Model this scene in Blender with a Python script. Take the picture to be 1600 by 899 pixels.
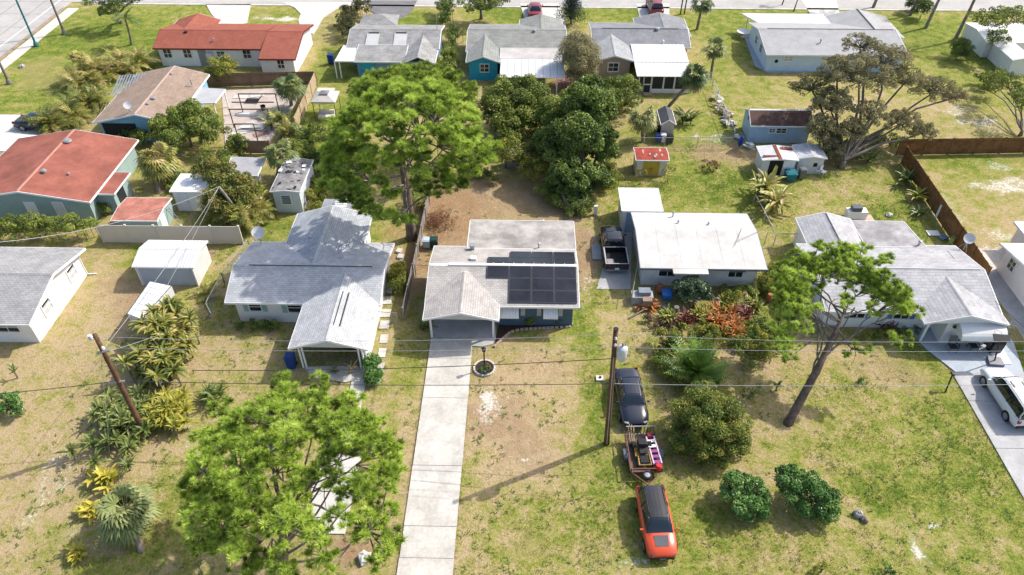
import bpy, math, random
import numpy as np

for o in list(bpy.data.objects): bpy.data.objects.remove(o)
R = math.radians
SC = bpy.context.scene
COL = SC.collection

# ---------------------------------------------------------------- camera, sky, sun, exposure
CAM_H, CAM_PITCH, CAM_YAW, CAM_F = 38.0, R(41.5), R(1.2), 1150.0     # metres, focal length in photo pixels (1600 wide)
cam = bpy.data.cameras.new('camera'); cam_ob = bpy.data.objects.new('camera', cam); COL.objects.link(cam_ob)
cam.sensor_width = 36.0; cam.lens = 36.0 * CAM_F / 1600.0; cam.clip_start = 0.5; cam.clip_end = 3000
cam_ob.location = (0, 0, CAM_H); cam_ob.rotation_euler = (math.pi/2 - CAM_PITCH, 0, CAM_YAW)
SC.camera = cam_ob
SUN_EL, SUN_AZ = R(45.0), R(27.0)          # azimuth measured from +X towards +Y
world = bpy.data.worlds.new('World'); SC.world = world; world.use_nodes = True
wn = world.node_tree; wn.nodes.clear()
sky = wn.nodes.new('ShaderNodeTexSky'); sky.sky_type = 'NISHITA'; sky.sun_disc = False
sky.sun_elevation = SUN_EL; sky.sun_rotation = math.pi/2 - SUN_AZ
sky.air_density = 1.0; sky.dust_density = 3.0; sky.ozone_density = 1.0
bg = wn.nodes.new('ShaderNodeBackground'); bg.inputs['Strength'].default_value = 0.15
wo = wn.nodes.new('ShaderNodeOutputWorld')
wn.links.new(sky.outputs[0], bg.inputs[0]); wn.links.new(bg.outputs[0], wo.inputs[0])
sl = bpy.data.lights.new('sun', 'SUN'); sl.energy = 3.3; sl.angle = R(0.53); sl.color = (1.0, 0.955, 0.88)
so = bpy.data.objects.new('sun', sl); COL.objects.link(so)
so.rotation_euler = (math.pi/2 - SUN_EL, 0, SUN_AZ + math.pi/2); so.location = (40, 60, 60)
SC.view_settings.view_transform = 'Standard'; SC.view_settings.look = 'None'
SC.view_settings.gamma = 1.0; SC.view_settings.use_curve_mapping = False
SC.view_settings.exposure = 0.62
SC.render.engine = 'CYCLES'
SC.cycles.max_bounces = 6; SC.cycles.diffuse_bounces = 3; SC.cycles.glossy_bounces = 2
SC.cycles.transmission_bounces = 2; SC.cycles.transparent_max_bounces = 6

# ---------------------------------------------------------------- survey helpers (ground points read off the photograph)
def ray(px, py):
    u = (px-800)/CAM_F; v = (py-449.5)/CAM_F
    fy = math.cos(CAM_PITCH)-v*math.sin(CAM_PITCH); dz = -math.sin(CAM_PITCH)-v*math.cos(CAM_PITCH)
    c, s = math.cos(CAM_YAW), math.sin(CAM_YAW)
    return (u*c-fy*s, u*s+fy*c, dz)
def G(px, py, z=0.0):
    d = ray(px, py); t = (z-CAM_H)/d[2]; return (d[0]*t, d[1]*t)
def G3(px, py, z=0.0):
    a = G(px, py, z); return (a[0], a[1], z)
def gx(px, py, z=0.0): return G(px, py, z)[0]
def gy(px, py, z=0.0): return G(px, py, z)[1]
def WS(px, py, y):                # point on a wall that faces the street (plane y = const) -> x, z
    d = ray(px, py); t = y/d[1]; return d[0]*t, CAM_H + d[2]*t
def WE(px, py, x):                # point on a side wall (plane x = const) -> y, z
    d = ray(px, py); t = x/d[0]; return d[1]*t, CAM_H + d[2]*t

# ---------------------------------------------------------------- materials
MATS = {}
def nt(name):
    m = bpy.data.materials.new(name); m.use_nodes = True
    t = m.node_tree; t.nodes.clear()
    return m, t, t.nodes, t.links
def M(name, col, rough=0.7, var=0.12, scale=1.2, bump=0.0, bscale=20.0, metal=0.0, col2=None, var2=0.0, scale2=8.0, spec=0.3, coat=0.0):
    """plain surface: base colour broken up by two scales of noise, optional fine bump"""
    if name in MATS: return MATS[name]
    m, t, N, L = nt(name)
    out = N.new('ShaderNodeOutputMaterial'); b = N.new('ShaderNodeBsdfPrincipled'); L.new(b.outputs[0], out.inputs[0])
    b.inputs['Roughness'].default_value = rough; b.inputs['Metallic'].default_value = metal
    b.inputs['Specular IOR Level'].default_value = spec
    if coat: b.inputs['Coat Weight'].default_value = coat; b.inputs['Coat Roughness'].default_value = 0.04
    tc = N.new('ShaderNodeTexCoord'); geo = N.new('ShaderNodeNewGeometry')
    c2 = col2 or tuple(c*(1-2.2*var) for c in col)
    n1 = N.new('ShaderNodeTexNoise'); n1.inputs['Scale'].default_value = scale; n1.inputs['Detail'].default_value = 6; n1.inputs['Roughness'].default_value = 0.65
    L.new(geo.outputs['Position'], n1.inputs['Vector'])
    r = N.new('ShaderNodeValToRGB'); r.color_ramp.elements[0].position = 0.36; r.color_ramp.elements[1].position = 0.66
    r.color_ramp.elements[0].color = (*c2, 1); r.color_ramp.elements[1].color = (*col, 1)
    L.new(n1.outputs['Fac'], r.inputs['Fac'])
    cur = r.outputs[0]
    if var2:
        n2 = N.new('ShaderNodeTexNoise'); n2.inputs['Scale'].default_value = scale2; n2.inputs['Detail'].default_value = 3
        L.new(geo.outputs['Position'], n2.inputs['Vector'])
        mp = N.new('ShaderNodeMapRange'); mp.inputs[1].default_value = 0.3; mp.inputs[2].default_value = 0.7
        mp.inputs[3].default_value = 1-var2; mp.inputs[4].default_value = 1+var2; L.new(n2.outputs['Fac'], mp.inputs[0])
        mx = N.new('ShaderNodeMix'); mx.data_type = 'RGBA'; mx.blend_type = 'MULTIPLY'; mx.inputs[0].default_value = 1
        L.new(cur, mx.inputs[6]); L.new(mp.outputs[0], mx.inputs[7]); cur = mx.outputs[2]
    L.new(cur, b.inputs['Base Color'])
    if bump:
        nb = N.new('ShaderNodeTexNoise'); nb.inputs['Scale'].default_value = bscale; nb.inputs['Detail'].default_value = 4
        L.new(geo.outputs['Position'], nb.inputs['Vector'])
        bp = N.new('ShaderNodeBump'); bp.inputs['Strength'].default_value = bump; bp.inputs['Distance'].default_value = 0.05
        L.new(nb.outputs['Fac'], bp.inputs['Height']); L.new(bp.outputs[0], b.inputs['Normal'])
    MATS[name] = m; return m

def shingle(name, col, axis='x', var=0.16, stain=None, row=0.16, wid=0.32, streak=0.0):
    """asphalt shingles: courses run along the ridge (axis), tabs vary in tone, weathering stains"""
    key = name+'_'+axis
    if key in MATS: return MATS[key]
    m, t, N, L = nt(key)
    out = N.new('ShaderNodeOutputMaterial'); b = N.new('ShaderNodeBsdfPrincipled'); L.new(b.outputs[0], out.inputs[0])
    b.inputs['Roughness'].default_value = 0.85; b.inputs['Specular IOR Level'].default_value = 0.25
    geo = N.new('ShaderNodeNewGeometry'); mp = N.new('ShaderNodeMapping')
    if axis == 'y': mp.inputs['Rotation'].default_value = (0, 0, math.pi/2)
    L.new(geo.outputs['Position'], mp.inputs['Vector'])
    br = N.new('ShaderNodeTexBrick'); br.inputs['Scale'].default_value = 1.0
    br.inputs['Brick Width'].default_value = wid; br.inputs['Row Height'].default_value = row
    br.inputs['Mortar Size'].default_value = 0.014; br.inputs['Mortar Smooth'].default_value = 0.3; br.inputs['Bias'].default_value = 0.0
    br.inputs['Color1'].default_value = (*[c*(1+var*0.5) for c in col], 1); br.inputs['Color2'].default_value = (*[c*(1-var) for c in col], 1)
    br.inputs['Mortar'].default_value = (*[c*0.62 for c in col], 1)
    L.new(mp.outputs[0], br.inputs['Vector'])
    n1 = N.new('ShaderNodeTexNoise'); n1.inputs['Scale'].default_value = 0.8; n1.inputs['Detail'].default_value = 9; n1.inputs['Roughness'].default_value = 0.75
    if streak:
        m2 = N.new('ShaderNodeMapping'); m2.inputs['Scale'].default_value = (2.2, 0.35, 1) if axis == 'x' else (0.35, 2.2, 1)
        L.new(geo.outputs['Position'], m2.inputs['Vector']); L.new(m2.outputs[0], n1.inputs['Vector'])
    else: L.new(geo.outputs['Position'], n1.inputs['Vector'])
    r = N.new('ShaderNodeValToRGB'); r.color_ramp.elements[0].position = 0.38; r.color_ramp.elements[1].position = 0.62
    st = stain or (0.80, 0.80, 0.80)
    r.color_ramp.elements[0].color = (*st, 1); r.color_ramp.elements[1].color = (1.06, 1.06, 1.06, 1)
    L.new(n1.outputs['Fac'], r.inputs['Fac'])
    n2 = N.new('ShaderNodeTexNoise'); n2.inputs['Scale'].default_value = 14; n2.inputs['Detail'].default_value = 3
    L.new(geo.outputs['Position'], n2.inputs['Vector'])
    mr = N.new('ShaderNodeMapRange'); mr.inputs[1].default_value = 0.3; mr.inputs[2].default_value = 0.7; mr.inputs[3].default_value = 0.9; mr.inputs[4].default_value = 1.08
    L.new(n2.outputs['Fac'], mr.inputs[0])
    x1 = N.new('ShaderNodeMix'); x1.data_type = 'RGBA'; x1.blend_type = 'MULTIPLY'; x1.inputs[0].default_value = 1
    L.new(br.outputs['Color'], x1.inputs[6]); L.new(r.outputs[0], x1.inputs[7])
    x2 = N.new('ShaderNodeMix'); x2.data_type = 'RGBA'; x2.blend_type = 'MULTIPLY'; x2.inputs[0].default_value = 1
    L.new(x1.outputs[2], x2.inputs[6]); L.new(mr.outputs[0], x2.inputs[7]); L.new(x2.outputs[2], b.inputs['Base Color'])
    bp = N.new('ShaderNodeBump'); bp.inputs['Strength'].default_value = 0.5; bp.inputs['Distance'].default_value = 0.02; bp.invert = True
    L.new(br.outputs['Fac'], bp.inputs['Height']); L.new(bp.outputs[0], b.inputs['Normal'])
    MATS[key] = m; return m

def leaf(name, cols, rough=0.45, trans=0.28, nscale=0.9):
    """foliage: colour picked per leaf (attribute 'tint') plus slow drift through the crown"""
    if name in MATS: return MATS[name]
    m, t, N, L = nt(name)
    out = N.new('ShaderNodeOutputMaterial'); b = N.new('ShaderNodeBsdfPrincipled')
    b.inputs['Roughness'].default_value = rough; b.inputs['Specular IOR Level'].default_value = 0.35
    at = N.new('ShaderNodeAttribute'); at.attribute_name = 'tint'
    geo = N.new('ShaderNodeNewGeometry'); n1 = N.new('ShaderNodeTexNoise'); n1.inputs['Scale'].default_value = nscale; n1.inputs['Detail'].default_value = 3
    L.new(geo.outputs['Position'], n1.inputs['Vector'])
    ad = N.new('ShaderNodeMath'); ad.operation = 'MULTIPLY_ADD'; ad.inputs[1].default_value = 0.9; ad.inputs[2].default_value = -0.45
    L.new(n1.outputs['Fac'], ad.inputs[0])
    sm = N.new('ShaderNodeMath'); sm.operation = 'ADD'; sm.use_clamp = True
    L.new(ad.outputs[0], sm.inputs[0]); L.new(at.outputs['Fac'], sm.inputs[1])
    r = N.new('ShaderNodeValToRGB'); k = len(cols)
    for i, c in enumerate(cols):
        e = r.color_ramp.elements[i] if i < 2 else r.color_ramp.elements.new(i/(k-1))
        e.position = i/(k-1); e.color = (*c, 1)
    L.new(sm.outputs[0], r.inputs['Fac']); L.new(r.outputs[0], b.inputs['Base Color'])
    tr = N.new('ShaderNodeBsdfTranslucent'); L.new(r.outputs[0], tr.inputs['Color'])
    mx = N.new('ShaderNodeMixShader'); mx.inputs[0].default_value = trans
    L.new(b.outputs[0], mx.inputs[1]); L.new(tr.outputs[0], mx.inputs[2]); L.new(mx.outputs[0], out.inputs[0])
    MATS[name] = m; return m

def glass_mat(name='window_glass', col=(0.02, 0.028, 0.036), rough=0.06):
    if name in MATS: return MATS[name]
    return M(name, col, rough=rough, var=0.1, spec=0.6)

WHITE = M('white_paint', (0.78, 0.78, 0.77), 0.55, 0.04, 0.8, var2=0.03)
TRIM = M('white_trim', (0.80, 0.80, 0.79), 0.5, 0.02)
GLASS = glass_mat(); CARGLASS = M('car_glass', (0.012, 0.02, 0.028), 0.03, 0.05, spec=0.8)
DARK = M('dark_void', (0.018, 0.018, 0.02), 0.8, 0.1)
BLACK = M('black_plastic', (0.02, 0.02, 0.022), 0.45, 0.1)
RUBBER = M('tyre_rubber', (0.022, 0.022, 0.023), 0.8, 0.1)
CHROME = M('bright_metal', (0.55, 0.56, 0.58), 0.25, 0.04, metal=1.0)
GALV = M('galvanised_metal', (0.42, 0.43, 0.44), 0.45, 0.08, 3.0, metal=0.5)
CONC = M('concrete', (0.58, 0.55, 0.495), 0.85, 0.13, 0.7, bump=0.15, bscale=30, var2=0.09, scale2=6)
CONC_W = M('pale_concrete', (0.58, 0.555, 0.51), 0.85, 0.07, 0.4, bump=0.1, bscale=30, var2=0.05, scale2=3)
CONC_G = M('grey_concrete', (0.46, 0.455, 0.45), 0.85, 0.12, 0.7, bump=0.15, bscale=30, var2=0.05, scale2=5)
PATIO_B = M('bluegrey_painted_concrete', (0.40, 0.45, 0.50), 0.7, 0.07, 0.8, var2=0.03)
WOODP = M('pole_wood', (0.16, 0.085, 0.05), 0.85, 0.2, 2.0, bump=0.3, bscale=12, var2=0.15, scale2=6)
BARK = M('pine_bark', (0.20, 0.145, 0.115), 0.9, 0.22, 2.5, bump=0.7, bscale=9, var2=0.2, scale2=8)
BARK_G = M('grey_bark', (0.25, 0.215, 0.18), 0.9, 0.2, 2.5, bump=0.5, bscale=10, var2=0.18, scale2=8)
PALMBARK = M('palm_trunk', (0.30, 0.25, 0.20), 0.9, 0.2, 3.0, bump=0.5, bscale=14, var2=0.2, scale2=9)
PVC = M('cream_vinyl', (0.60, 0.545, 0.47), 0.5, 0.04, 0.5)
CEDAR = M('brown_fence_wood', (0.23, 0.115, 0.045), 0.8, 0.2, 1.5, bump=0.2, bscale=15, var2=0.18, scale2=4)
PALEWOOD = M('pale_fence_wood', (0.50, 0.38, 0.25), 0.8, 0.14, 1.5, bump=0.2, bscale=15, var2=0.1, scale2=4)
GREYWOOD = M('weathered_grey_wood', (0.30, 0.27, 0.245), 0.85, 0.2, 1.5, bump=0.3, bscale=12, var2=0.15, scale2=5)
RED = M('red_paint', (0.42, 0.03, 0.03), 0.4, 0.1)
BLUEBIN = M('blue_bin_plastic', (0.015, 0.055, 0.24), 0.4, 0.1)
SAND = M('pale_sand', (0.62, 0.57, 0.50), 0.9, 0.1, 2.0, bump=0.3, bscale=15, var2=0.1)

# ---------------------------------------------------------------- object helpers
def link(o): COL.objects.link(o); return o
def thing(name, label, cat, loc=(0, 0, 0), group=None, rz=0.0):
    o = bpy.data.objects.new(name, None); o.empty_display_size = 0.3
    o.location = loc; o.rotation_euler = (0, 0, rz); o['label'] = label; o['category'] = cat
    if group: o['group'] = group
    return link(o)
def tag(o, label, cat, group=None):
    o['label'] = label; o['category'] = cat
    if group: o['group'] = group
    return o
def structure(o): o['kind'] = 'structure'; return o
def root_loc(p):
    while p is not None and p.parent is not None: p = p.parent
    return np.array(p.location) if p is not None else np.zeros(3)

def mesh_np(name, V, loops, totals, mat, parent=None, smooth=False, tint=None, local=False):
    V = np.asarray(V, dtype=np.float32).reshape(-1, 3)
    if parent is not None and not local: V = V - root_loc(parent).astype(np.float32)
    me = bpy.data.meshes.new(name)
    loops = np.asarray(loops, dtype=np.int32).ravel(); totals = np.asarray(totals, dtype=np.int32).ravel()
    me.vertices.add(len(V)); me.vertices.foreach_set('co', V.ravel())
    me.loops.add(len(loops)); me.loops.foreach_set('vertex_index', loops)
    me.polygons.add(len(totals)); st = np.zeros(len(totals), dtype=np.int32); st[1:] = np.cumsum(totals)[:-1]
    me.polygons.foreach_set('loop_start', st)
    try: me.polygons.foreach_set('loop_total', totals)
    except Exception: pass
    me.polygons.foreach_set('use_smooth', np.full(len(totals), bool(smooth)))
    if tint is not None:
        a = me.attributes.new('tint', 'FLOAT', 'POINT'); a.data.foreach_set('value', np.asarray(tint, dtype=np.float32))
    me.update(calc_edges=True); me.validate()
    if mat: me.materials.append(mat)
    o = bpy.data.objects.new(name, me); link(o)
    if parent is not None: o.parent = parent
    return o

class MB:
    """collects polygons for ONE mesh object"""
    def __init__(s): s.v = []; s.f = []
    def add(s, vs, fs):
        b = len(s.v); s.v += [tuple(map(float, v)) for v in vs]; s.f += [tuple(b+i for i in f) for f in fs]; return s
    def box(s, x0, x1, y0, y1, z0, z1):
        return s.add([(x0,y0,z0),(x1,y0,z0),(x1,y1,z0),(x0,y1,z0),(x0,y0,z1),(x1,y0,z1),(x1,y1,z1),(x0,y1,z1)],
                     [(0,3,2,1),(4,5,6,7),(0,1,5,4),(1,2,6,5),(2,3,7,6),(3,0,4,7)])
    def cbox(s, c, size, rz=0.0, rx=0.0, ry=0.0):
        hx, hy, hz = size[0]/2, size[1]/2, size[2]/2
        P = np.array([(x,y,z) for z in (-hz,hz) for x,y in ((-hx,-hy),(hx,-hy),(hx,hy),(-hx,hy))])
        for a, ax in ((rx,0),(ry,1),(rz,2)):
            if a:
                ca, sa = math.cos(a), math.sin(a); i, j = [(1,2),(2,0),(0,1)][ax]
                p = P.copy(); P[:,i] = ca*p[:,i]-sa*p[:,j]; P[:,j] = sa*p[:,i]+ca*p[:,j]
        return s.add(P+np.array(c), [(0,3,2,1),(4,5,6,7),(0,1,5,4),(1,2,6,5),(2,3,7,6),(3,0,4,7)])
    def prism(s, poly, z0, z1):
        n = len(poly); v = [(p[0],p[1],z0) for p in poly]+[(p[0],p[1],z1) for p in poly]
        return s.add(v, [tuple(range(n-1,-1,-1)), tuple(range(n,2*n))]+[(i,(i+1)%n,n+(i+1)%n,n+i) for i in range(n)])
    def extr(s, sec, a0, a1, axis):
        """cross-section of (across, z) pairs extruded along axis 'x' or 'y'"""
        n = len(sec)
        v = ([(a0,p[0],p[1]) for p in sec]+[(a1,p[0],p[1]) for p in sec]) if axis == 'x' else ([(p[0],a0,p[1]) for p in sec]+[(p[0],a1,p[1]) for p in sec])
        fs = [(i,(i+1)%n,n+(i+1)%n,n+i) for i in range(n)]
        return s.add(v, fs+[tuple(range(n)), tuple(range(2*n-1,n-1,-1))])
    def tube(s, pts, rad, n=6, cap=True):
        pts = [np.array(p, float) for p in pts]; m = len(pts)
        if not hasattr(rad, '__len__'): rad = [rad]*m
        b = len(s.v)
        for i, p in enumerate(pts):
            d = pts[min(i+1,m-1)]-pts[max(i-1,0)]; d = d/(np.linalg.norm(d)+1e-9)
            a = np.cross(d, (0,0,1.0) if abs(d[2]) < 0.9 else (1.0,0,0)); a /= np.linalg.norm(a)+1e-9; c = np.cross(d, a)
            for k in range(n):
                t = 2*math.pi*k/n; s.v.append(tuple(p+rad[i]*(math.cos(t)*a+math.sin(t)*c)))
        for i in range(m-1):
            for k in range(n):
                k2 = (k+1)%n; s.f.append((b+i*n+k, b+i*n+k2, b+(i+1)*n+k2, b+(i+1)*n+k))
        if cap: s.f.append(tuple(b+k for k in range(n-1,-1,-1))); s.f.append(tuple(b+(m-1)*n+k for k in range(n)))
        return s
    def lathe(s, prof, c, n=12, axis='z'):
        b = len(s.v); m = len(prof)
        for r, h in prof:
            for k in range(n):
                t = 2*math.pi*k/n; p = (r*math.cos(t), r*math.sin(t), h)
                if axis == 'x': p = (h, p[0], p[1])
                if axis == 'y': p = (p[0], h, p[1])
                s.v.append((c[0]+p[0], c[1]+p[1], c[2]+p[2]))
        for i in range(m-1):
            for k in range(n):
                k2 = (k+1)%n; s.f.append((b+i*n+k, b+i*n+k2, b+(i+1)*n+k2, b+(i+1)*n+k))
        s.f.append(tuple(b+k for k in range(n-1,-1,-1))); s.f.append(tuple(b+(m-1)*n+k for k in range(n)))
        return s
    def poly(s, pts): return s.add(pts, [tuple(range(len(pts)))])
    def build(s, name, mat, parent=None, smooth=False, local=False, sharp=None):
        o = mesh_np(name, s.v, [i for f in s.f for i in f], [len(f) for f in s.f], mat, parent, smooth or sharp is not None, None, local)
        if sharp is not None: o.data.set_sharp_from_angle(angle=R(sharp))
        return o
def sheet(poly, z0, z1): return MB().prism([p[:2] for p in poly], z0, z1)
def copy_tree(o, parent=None):
    c = o.copy(); link(c); c.parent = parent
    for ch in [x for x in bpy.data.objects if x.parent == o]: copy_tree(ch, c)
    return c

# ---------------------------------------------------------------- ground: one sheet with real patches of turf, bare soil, sand and pine litter
rng = np.random.default_rng(7)
def vnoise(x, y, sc, seed):
    """cheap value noise"""
    r = np.random.default_rng(seed); T = r.random((256, 256))
    xs, ys = x/sc+1000, y/sc+1000; xi, yi = np.floor(xs).astype(int), np.floor(ys).astype(int); fx, fy = xs-xi, ys-yi
    fx = fx*fx*(3-2*fx); fy = fy*fy*(3-2*fy)
    g = lambda a, b: T[a % 256, b % 256]
    return (g(xi,yi)*(1-fx)+g(xi+1,yi)*fx)*(1-fy)+(g(xi,yi+1)*(1-fx)+g(xi+1,yi+1)*fx)*fy
# (photo px, py, radius across, radius deep [m], strength)
LUSH = [(150,60,11,10,.9),(110,110,9,6,.9),(60,160,8,5,.7),(215,90,6,6,.8),(300,20,10,3,.6),(430,25,5,3,.5),(520,120,3,10,.6),(520,200,3,8,.8),
        (790,18,5,4,.9),(640,28,4,3,.8),(960,22,7,4,.8),(1130,40,8,6,.7),(1200,10,12,3,.7),(1150,100,4,8,.5),(1160,150,6,5,.55),(1230,145,6,3,.5),
        (1480,60,8,9,.8),(1540,140,9,6,.45),(1480,120,8,5,.5),(1000,330,2.5,5,.5),(1140,300,7,4,.75),(1100,280,5,4,.7),(1200,330,3,3,.4),(1330,300,7,5,.3),
        (1400,350,4,5,.7),(1430,300,3,5,.5),(1500,250,5,2.5,.7),(1510,300,5,3,.4),(1500,330,4,2,.4),(910,505,1.2,2.5,.9),(935,470,.9,3,.5),(935,560,1.2,3,.5),
        (820,512,3,.5,.9),(945,640,1.4,3,.75),(930,750,3,3,.55),(900,850,5,3,.5),(1100,850,5,3,.55),(980,800,3,4,.5),(1300,600,3,2.5,.55),(1340,660,3,2,.45),
        (1430,560,3,2.5,.5),(1470,640,3,4,.7),(1500,720,3,4,.75),(1430,760,4,3,.7),(1560,800,3,3,.7),(1300,870,7,2,.45),(1540,870,3,2,.5),(1250,700,3,1,.4),
        (620,560,1.2,3,.35),(640,560,.7,2,.4),(720,700,.5,4,.4),(250,830,2,3,.5),(140,860,3,2,.4),(260,760,2,2,.4),(60,610,4,1.5,.15),(230,400,2,3,.6),(340,370,2,3,.7),
        (440,360,3,3,.6),(400,400,2,1,.4),(560,380,3,4,.5),(620,430,1,3,.5),(1060,215,6,3,.6),(1100,200,5,3,.6),(1075,245,4,2,.4),(1570,560,2,2,.5),(985,300,2,3,.5),(1190,480,2,2,.5)]
DIRT = [(710,310,4,5,1.0),(700,380,2,3,1.1),(790,310,5,4,.6),(860,310,4,4,.8),(905,395,1.6,4,.9),(890,350,2,2,.8),(650,420,1.2,4,.9),(600,420,1,4,.8),(205,465,1.6,2.6,.8),
        (180,440,1.4,2,.5),(780,660,2.8,2.4,.75),(820,710,2,1.5,.55),(860,570,3,1.6,.45),(780,600,2,1,.5),(750,540,1,1,.3),(780,535,3,.7,.35),(1160,580,2,2,.25),(1250,560,2,1.5,.3),
        (1390,580,2.5,2,.5),(1340,580,1.5,1,.4),(320,400,1,1.5,.9),(360,100,3,4,.2),(880,140,1,6,.9),(1130,240,4,2,.7),(1040,235,5,1,.5),(550,470,1,4,.3),(600,540,.8,2,.5),
        (690,840,1,1,.2),(830,840,2,2,.25),(260,130,1,2,.4),(480,90,1,3,.3),(1300,250,3,2,.5),(1330,330,2,1,.3),(545,860,1.3,1.4,.9),(690,640,.3,5,.6),(650,760,.5,4,.5),
        (960,540,.7,2,.3),(870,640,.3,4,.3),(905,640,.3,4,.35),(1240,470,1,3,.4),(1170,560,3,1,.2),(60,105,3,3,.35),(70,120,3,4,.3),(100,200,2,2,.2),(1590,760,2,1,.1)]
SANDP = [(765,632,.75,1.1,1.0),(790,620,.9,.6,.35),(95,720,.9,.8,.5),(75,755,1.0,.9,.55),(110,760,.7,.5,.45),(60,790,.6,.9,.5),(105,835,.5,.6,.5),(1440,870,.45,.75,.9),(1452,812,.5,.4,.7),(1405,810,.3,.4,.5),
        (1425,835,.3,.5,.4),(1395,855,.4,.3,.5),(1570,290,3.2,1.2,.85),(1560,260,2.5,1,.6),(1500,345,1,1.2,.6),(1470,315,1,1.5,.5),(1480,335,.9,1.2,.6),(1560,365,2.5,.7,.55),(1330,165,2,.8,.5),(1490,172,2.5,1,.6),(1525,190,2.5,1,.7),
        (1550,200,2,.8,.5),(1480,145,2,1,.3),(1375,590,.9,.5,.45),(1390,600,.7,.7,.5),(1420,620,.5,.4,.4),(1360,572,.8,.4,.4),(1575,430,1.5,4.2,1.2),(1545,395,2.2,1.6,1.0),(1590,505,1.2,1.6,.8),(30,580,2,.5,.25),(120,560,1.2,.6,.35),(100,530,1,.5,.3),
        (750,670,1.2,.5,.3),(820,720,.7,.6,.45),(770,700,.8,.4,.4),(1140,215,4,1,.6),(915,450,.5,2.5,.5),(925,370,.5,2,.5),(150,450,1.5,.4,.3),(160,430,1.2,.4,.3),(290,690,.5,1,.5),(295,660,.4,.8,.6),(1075,690,1,.8,.2),(600,440,.6,1.2,.5),
        (1000,880,3,.4,.4),(900,885,2,.4,.35),(1345,805,.8,.5,.3),(445,30,3,.8,.9),(415,28,2.5,.7,.7),(420,60,1.3,2.5,.5),(10,700,1,1,.2),(130,640,.5,.3,.3),(990,895,1,.3,.4)]
LITTER = [(700,330,4,5,.9),(640,400,1.6,3,.9),(690,400,1.5,2,1.0),(600,450,.8,3,.7),(760,290,5,4,.3),(640,360,3,2,.8),(900,400,1.2,4,.4),(890,520,3,.7,.25),(845,560,2,1,.25),(530,860,1.4,1.2,.8),(1080,700,3,1.5,.4)]
DRY = [(60,500,9,6,.9),(100,600,8,4,.8),(90,720,6,4,.9),(60,830,6,3,.8),(170,450,5,4,.7),(360,560,4,1.6,.7),(250,560,3,2,.5),(790,690,3.5,5,.95),(850,580,4,2,.8),(770,840,3,2,.5),(830,620,4,3,.8),(1290,560,5,2.5,.7),(1240,640,4,2.5,.6),(1330,620,4,2,.5),(1180,690,3,1.5,.6),(1240,150,8,4,.6),(1190,120,5,5,.4),(1540,330,7,4,.7),(1450,270,3,5,.6),(640,700,1,6,.6),(610,560,1,2,.4),(230,420,3,3,.5),(950,520,1,3,.6),(1180,560,4,2,.5),(70,110,4,4,.5),(1440,150,7,5,.5),(1290,300,6,2,.5),(1250,330,3,3,.4),(920,880,6,1.5,.5),(1420,600,4,2,.5),(540,880,3,2,.4),(960,640,.4,5,.4),(1360,710,5,2,.4),(1500,850,5,2,.3),(880,720,.5,5,.7),(905,720,.5,5,.6),(1200,860,5,1.5,.4)]
def field(px_list, X, Y):
    out = np.zeros_like(X)
    wx = (vnoise(X, Y, 1.1, 3)-.5)*1.6+(vnoise(X, Y, .5, 5)-.5)*.9; wy = (vnoise(X, Y, 1.1, 4)-.5)*1.6+(vnoise(X, Y, .5, 6)-.5)*.9
    for px, py, rx, ry, s in px_list:
        cx, cy = G(px, py); k = min(1.0, .35+min(rx, ry)*.4)
        d = ((X+wx*k-cx)/rx)**2+((Y+wy*k-cy)/ry)**2
        out = np.maximum(out, s*np.clip(1.25-d*.75, 0, 1))
    return np.clip(out, 0, 1)
xs = np.concatenate([[-900,-500,-250,-140], np.arange(-90, 80.01, .5), [110,150,260,500,900]])
ys = np.concatenate([[-300,-60,0,8], np.arange(14, 108.01, .5), [112,120,140,190,300,600,1200]])
X, Y = np.meshgrid(xs, ys); nx, ny = len(xs), len(ys)
Z = (vnoise(X, Y, 3.0, 11)-.5)*.05
Z = np.where((X > -88) & (X < 78) & (Y > 15) & (Y < 107), Z, 0)-.03
idx = np.arange(nx*ny).reshape(ny, nx)
quads = np.stack([idx[:-1,:-1], idx[:-1,1:], idx[1:,1:], idx[1:,:-1]], -1).reshape(-1, 4)
ground = mesh_np('ground', np.stack([X, Y, Z], -1).reshape(-1, 3), quads, np.full(len(quads), 4), None, None, True)
structure(ground)
fl, fd, fs, fp = field(LUSH, X, Y), field(DIRT, X, Y), field(SANDP, X, Y), field(LITTER, X, Y)
for nm, a in (('lush', fl), ('dirt', fd), ('sand', fs), ('litter', fp), ('dry', field(DRY, X, Y))):
    at = ground.data.attributes.new(nm, 'FLOAT', 'POINT'); at.data.foreach_set('value', a.astype(np.float32).ravel())

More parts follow.
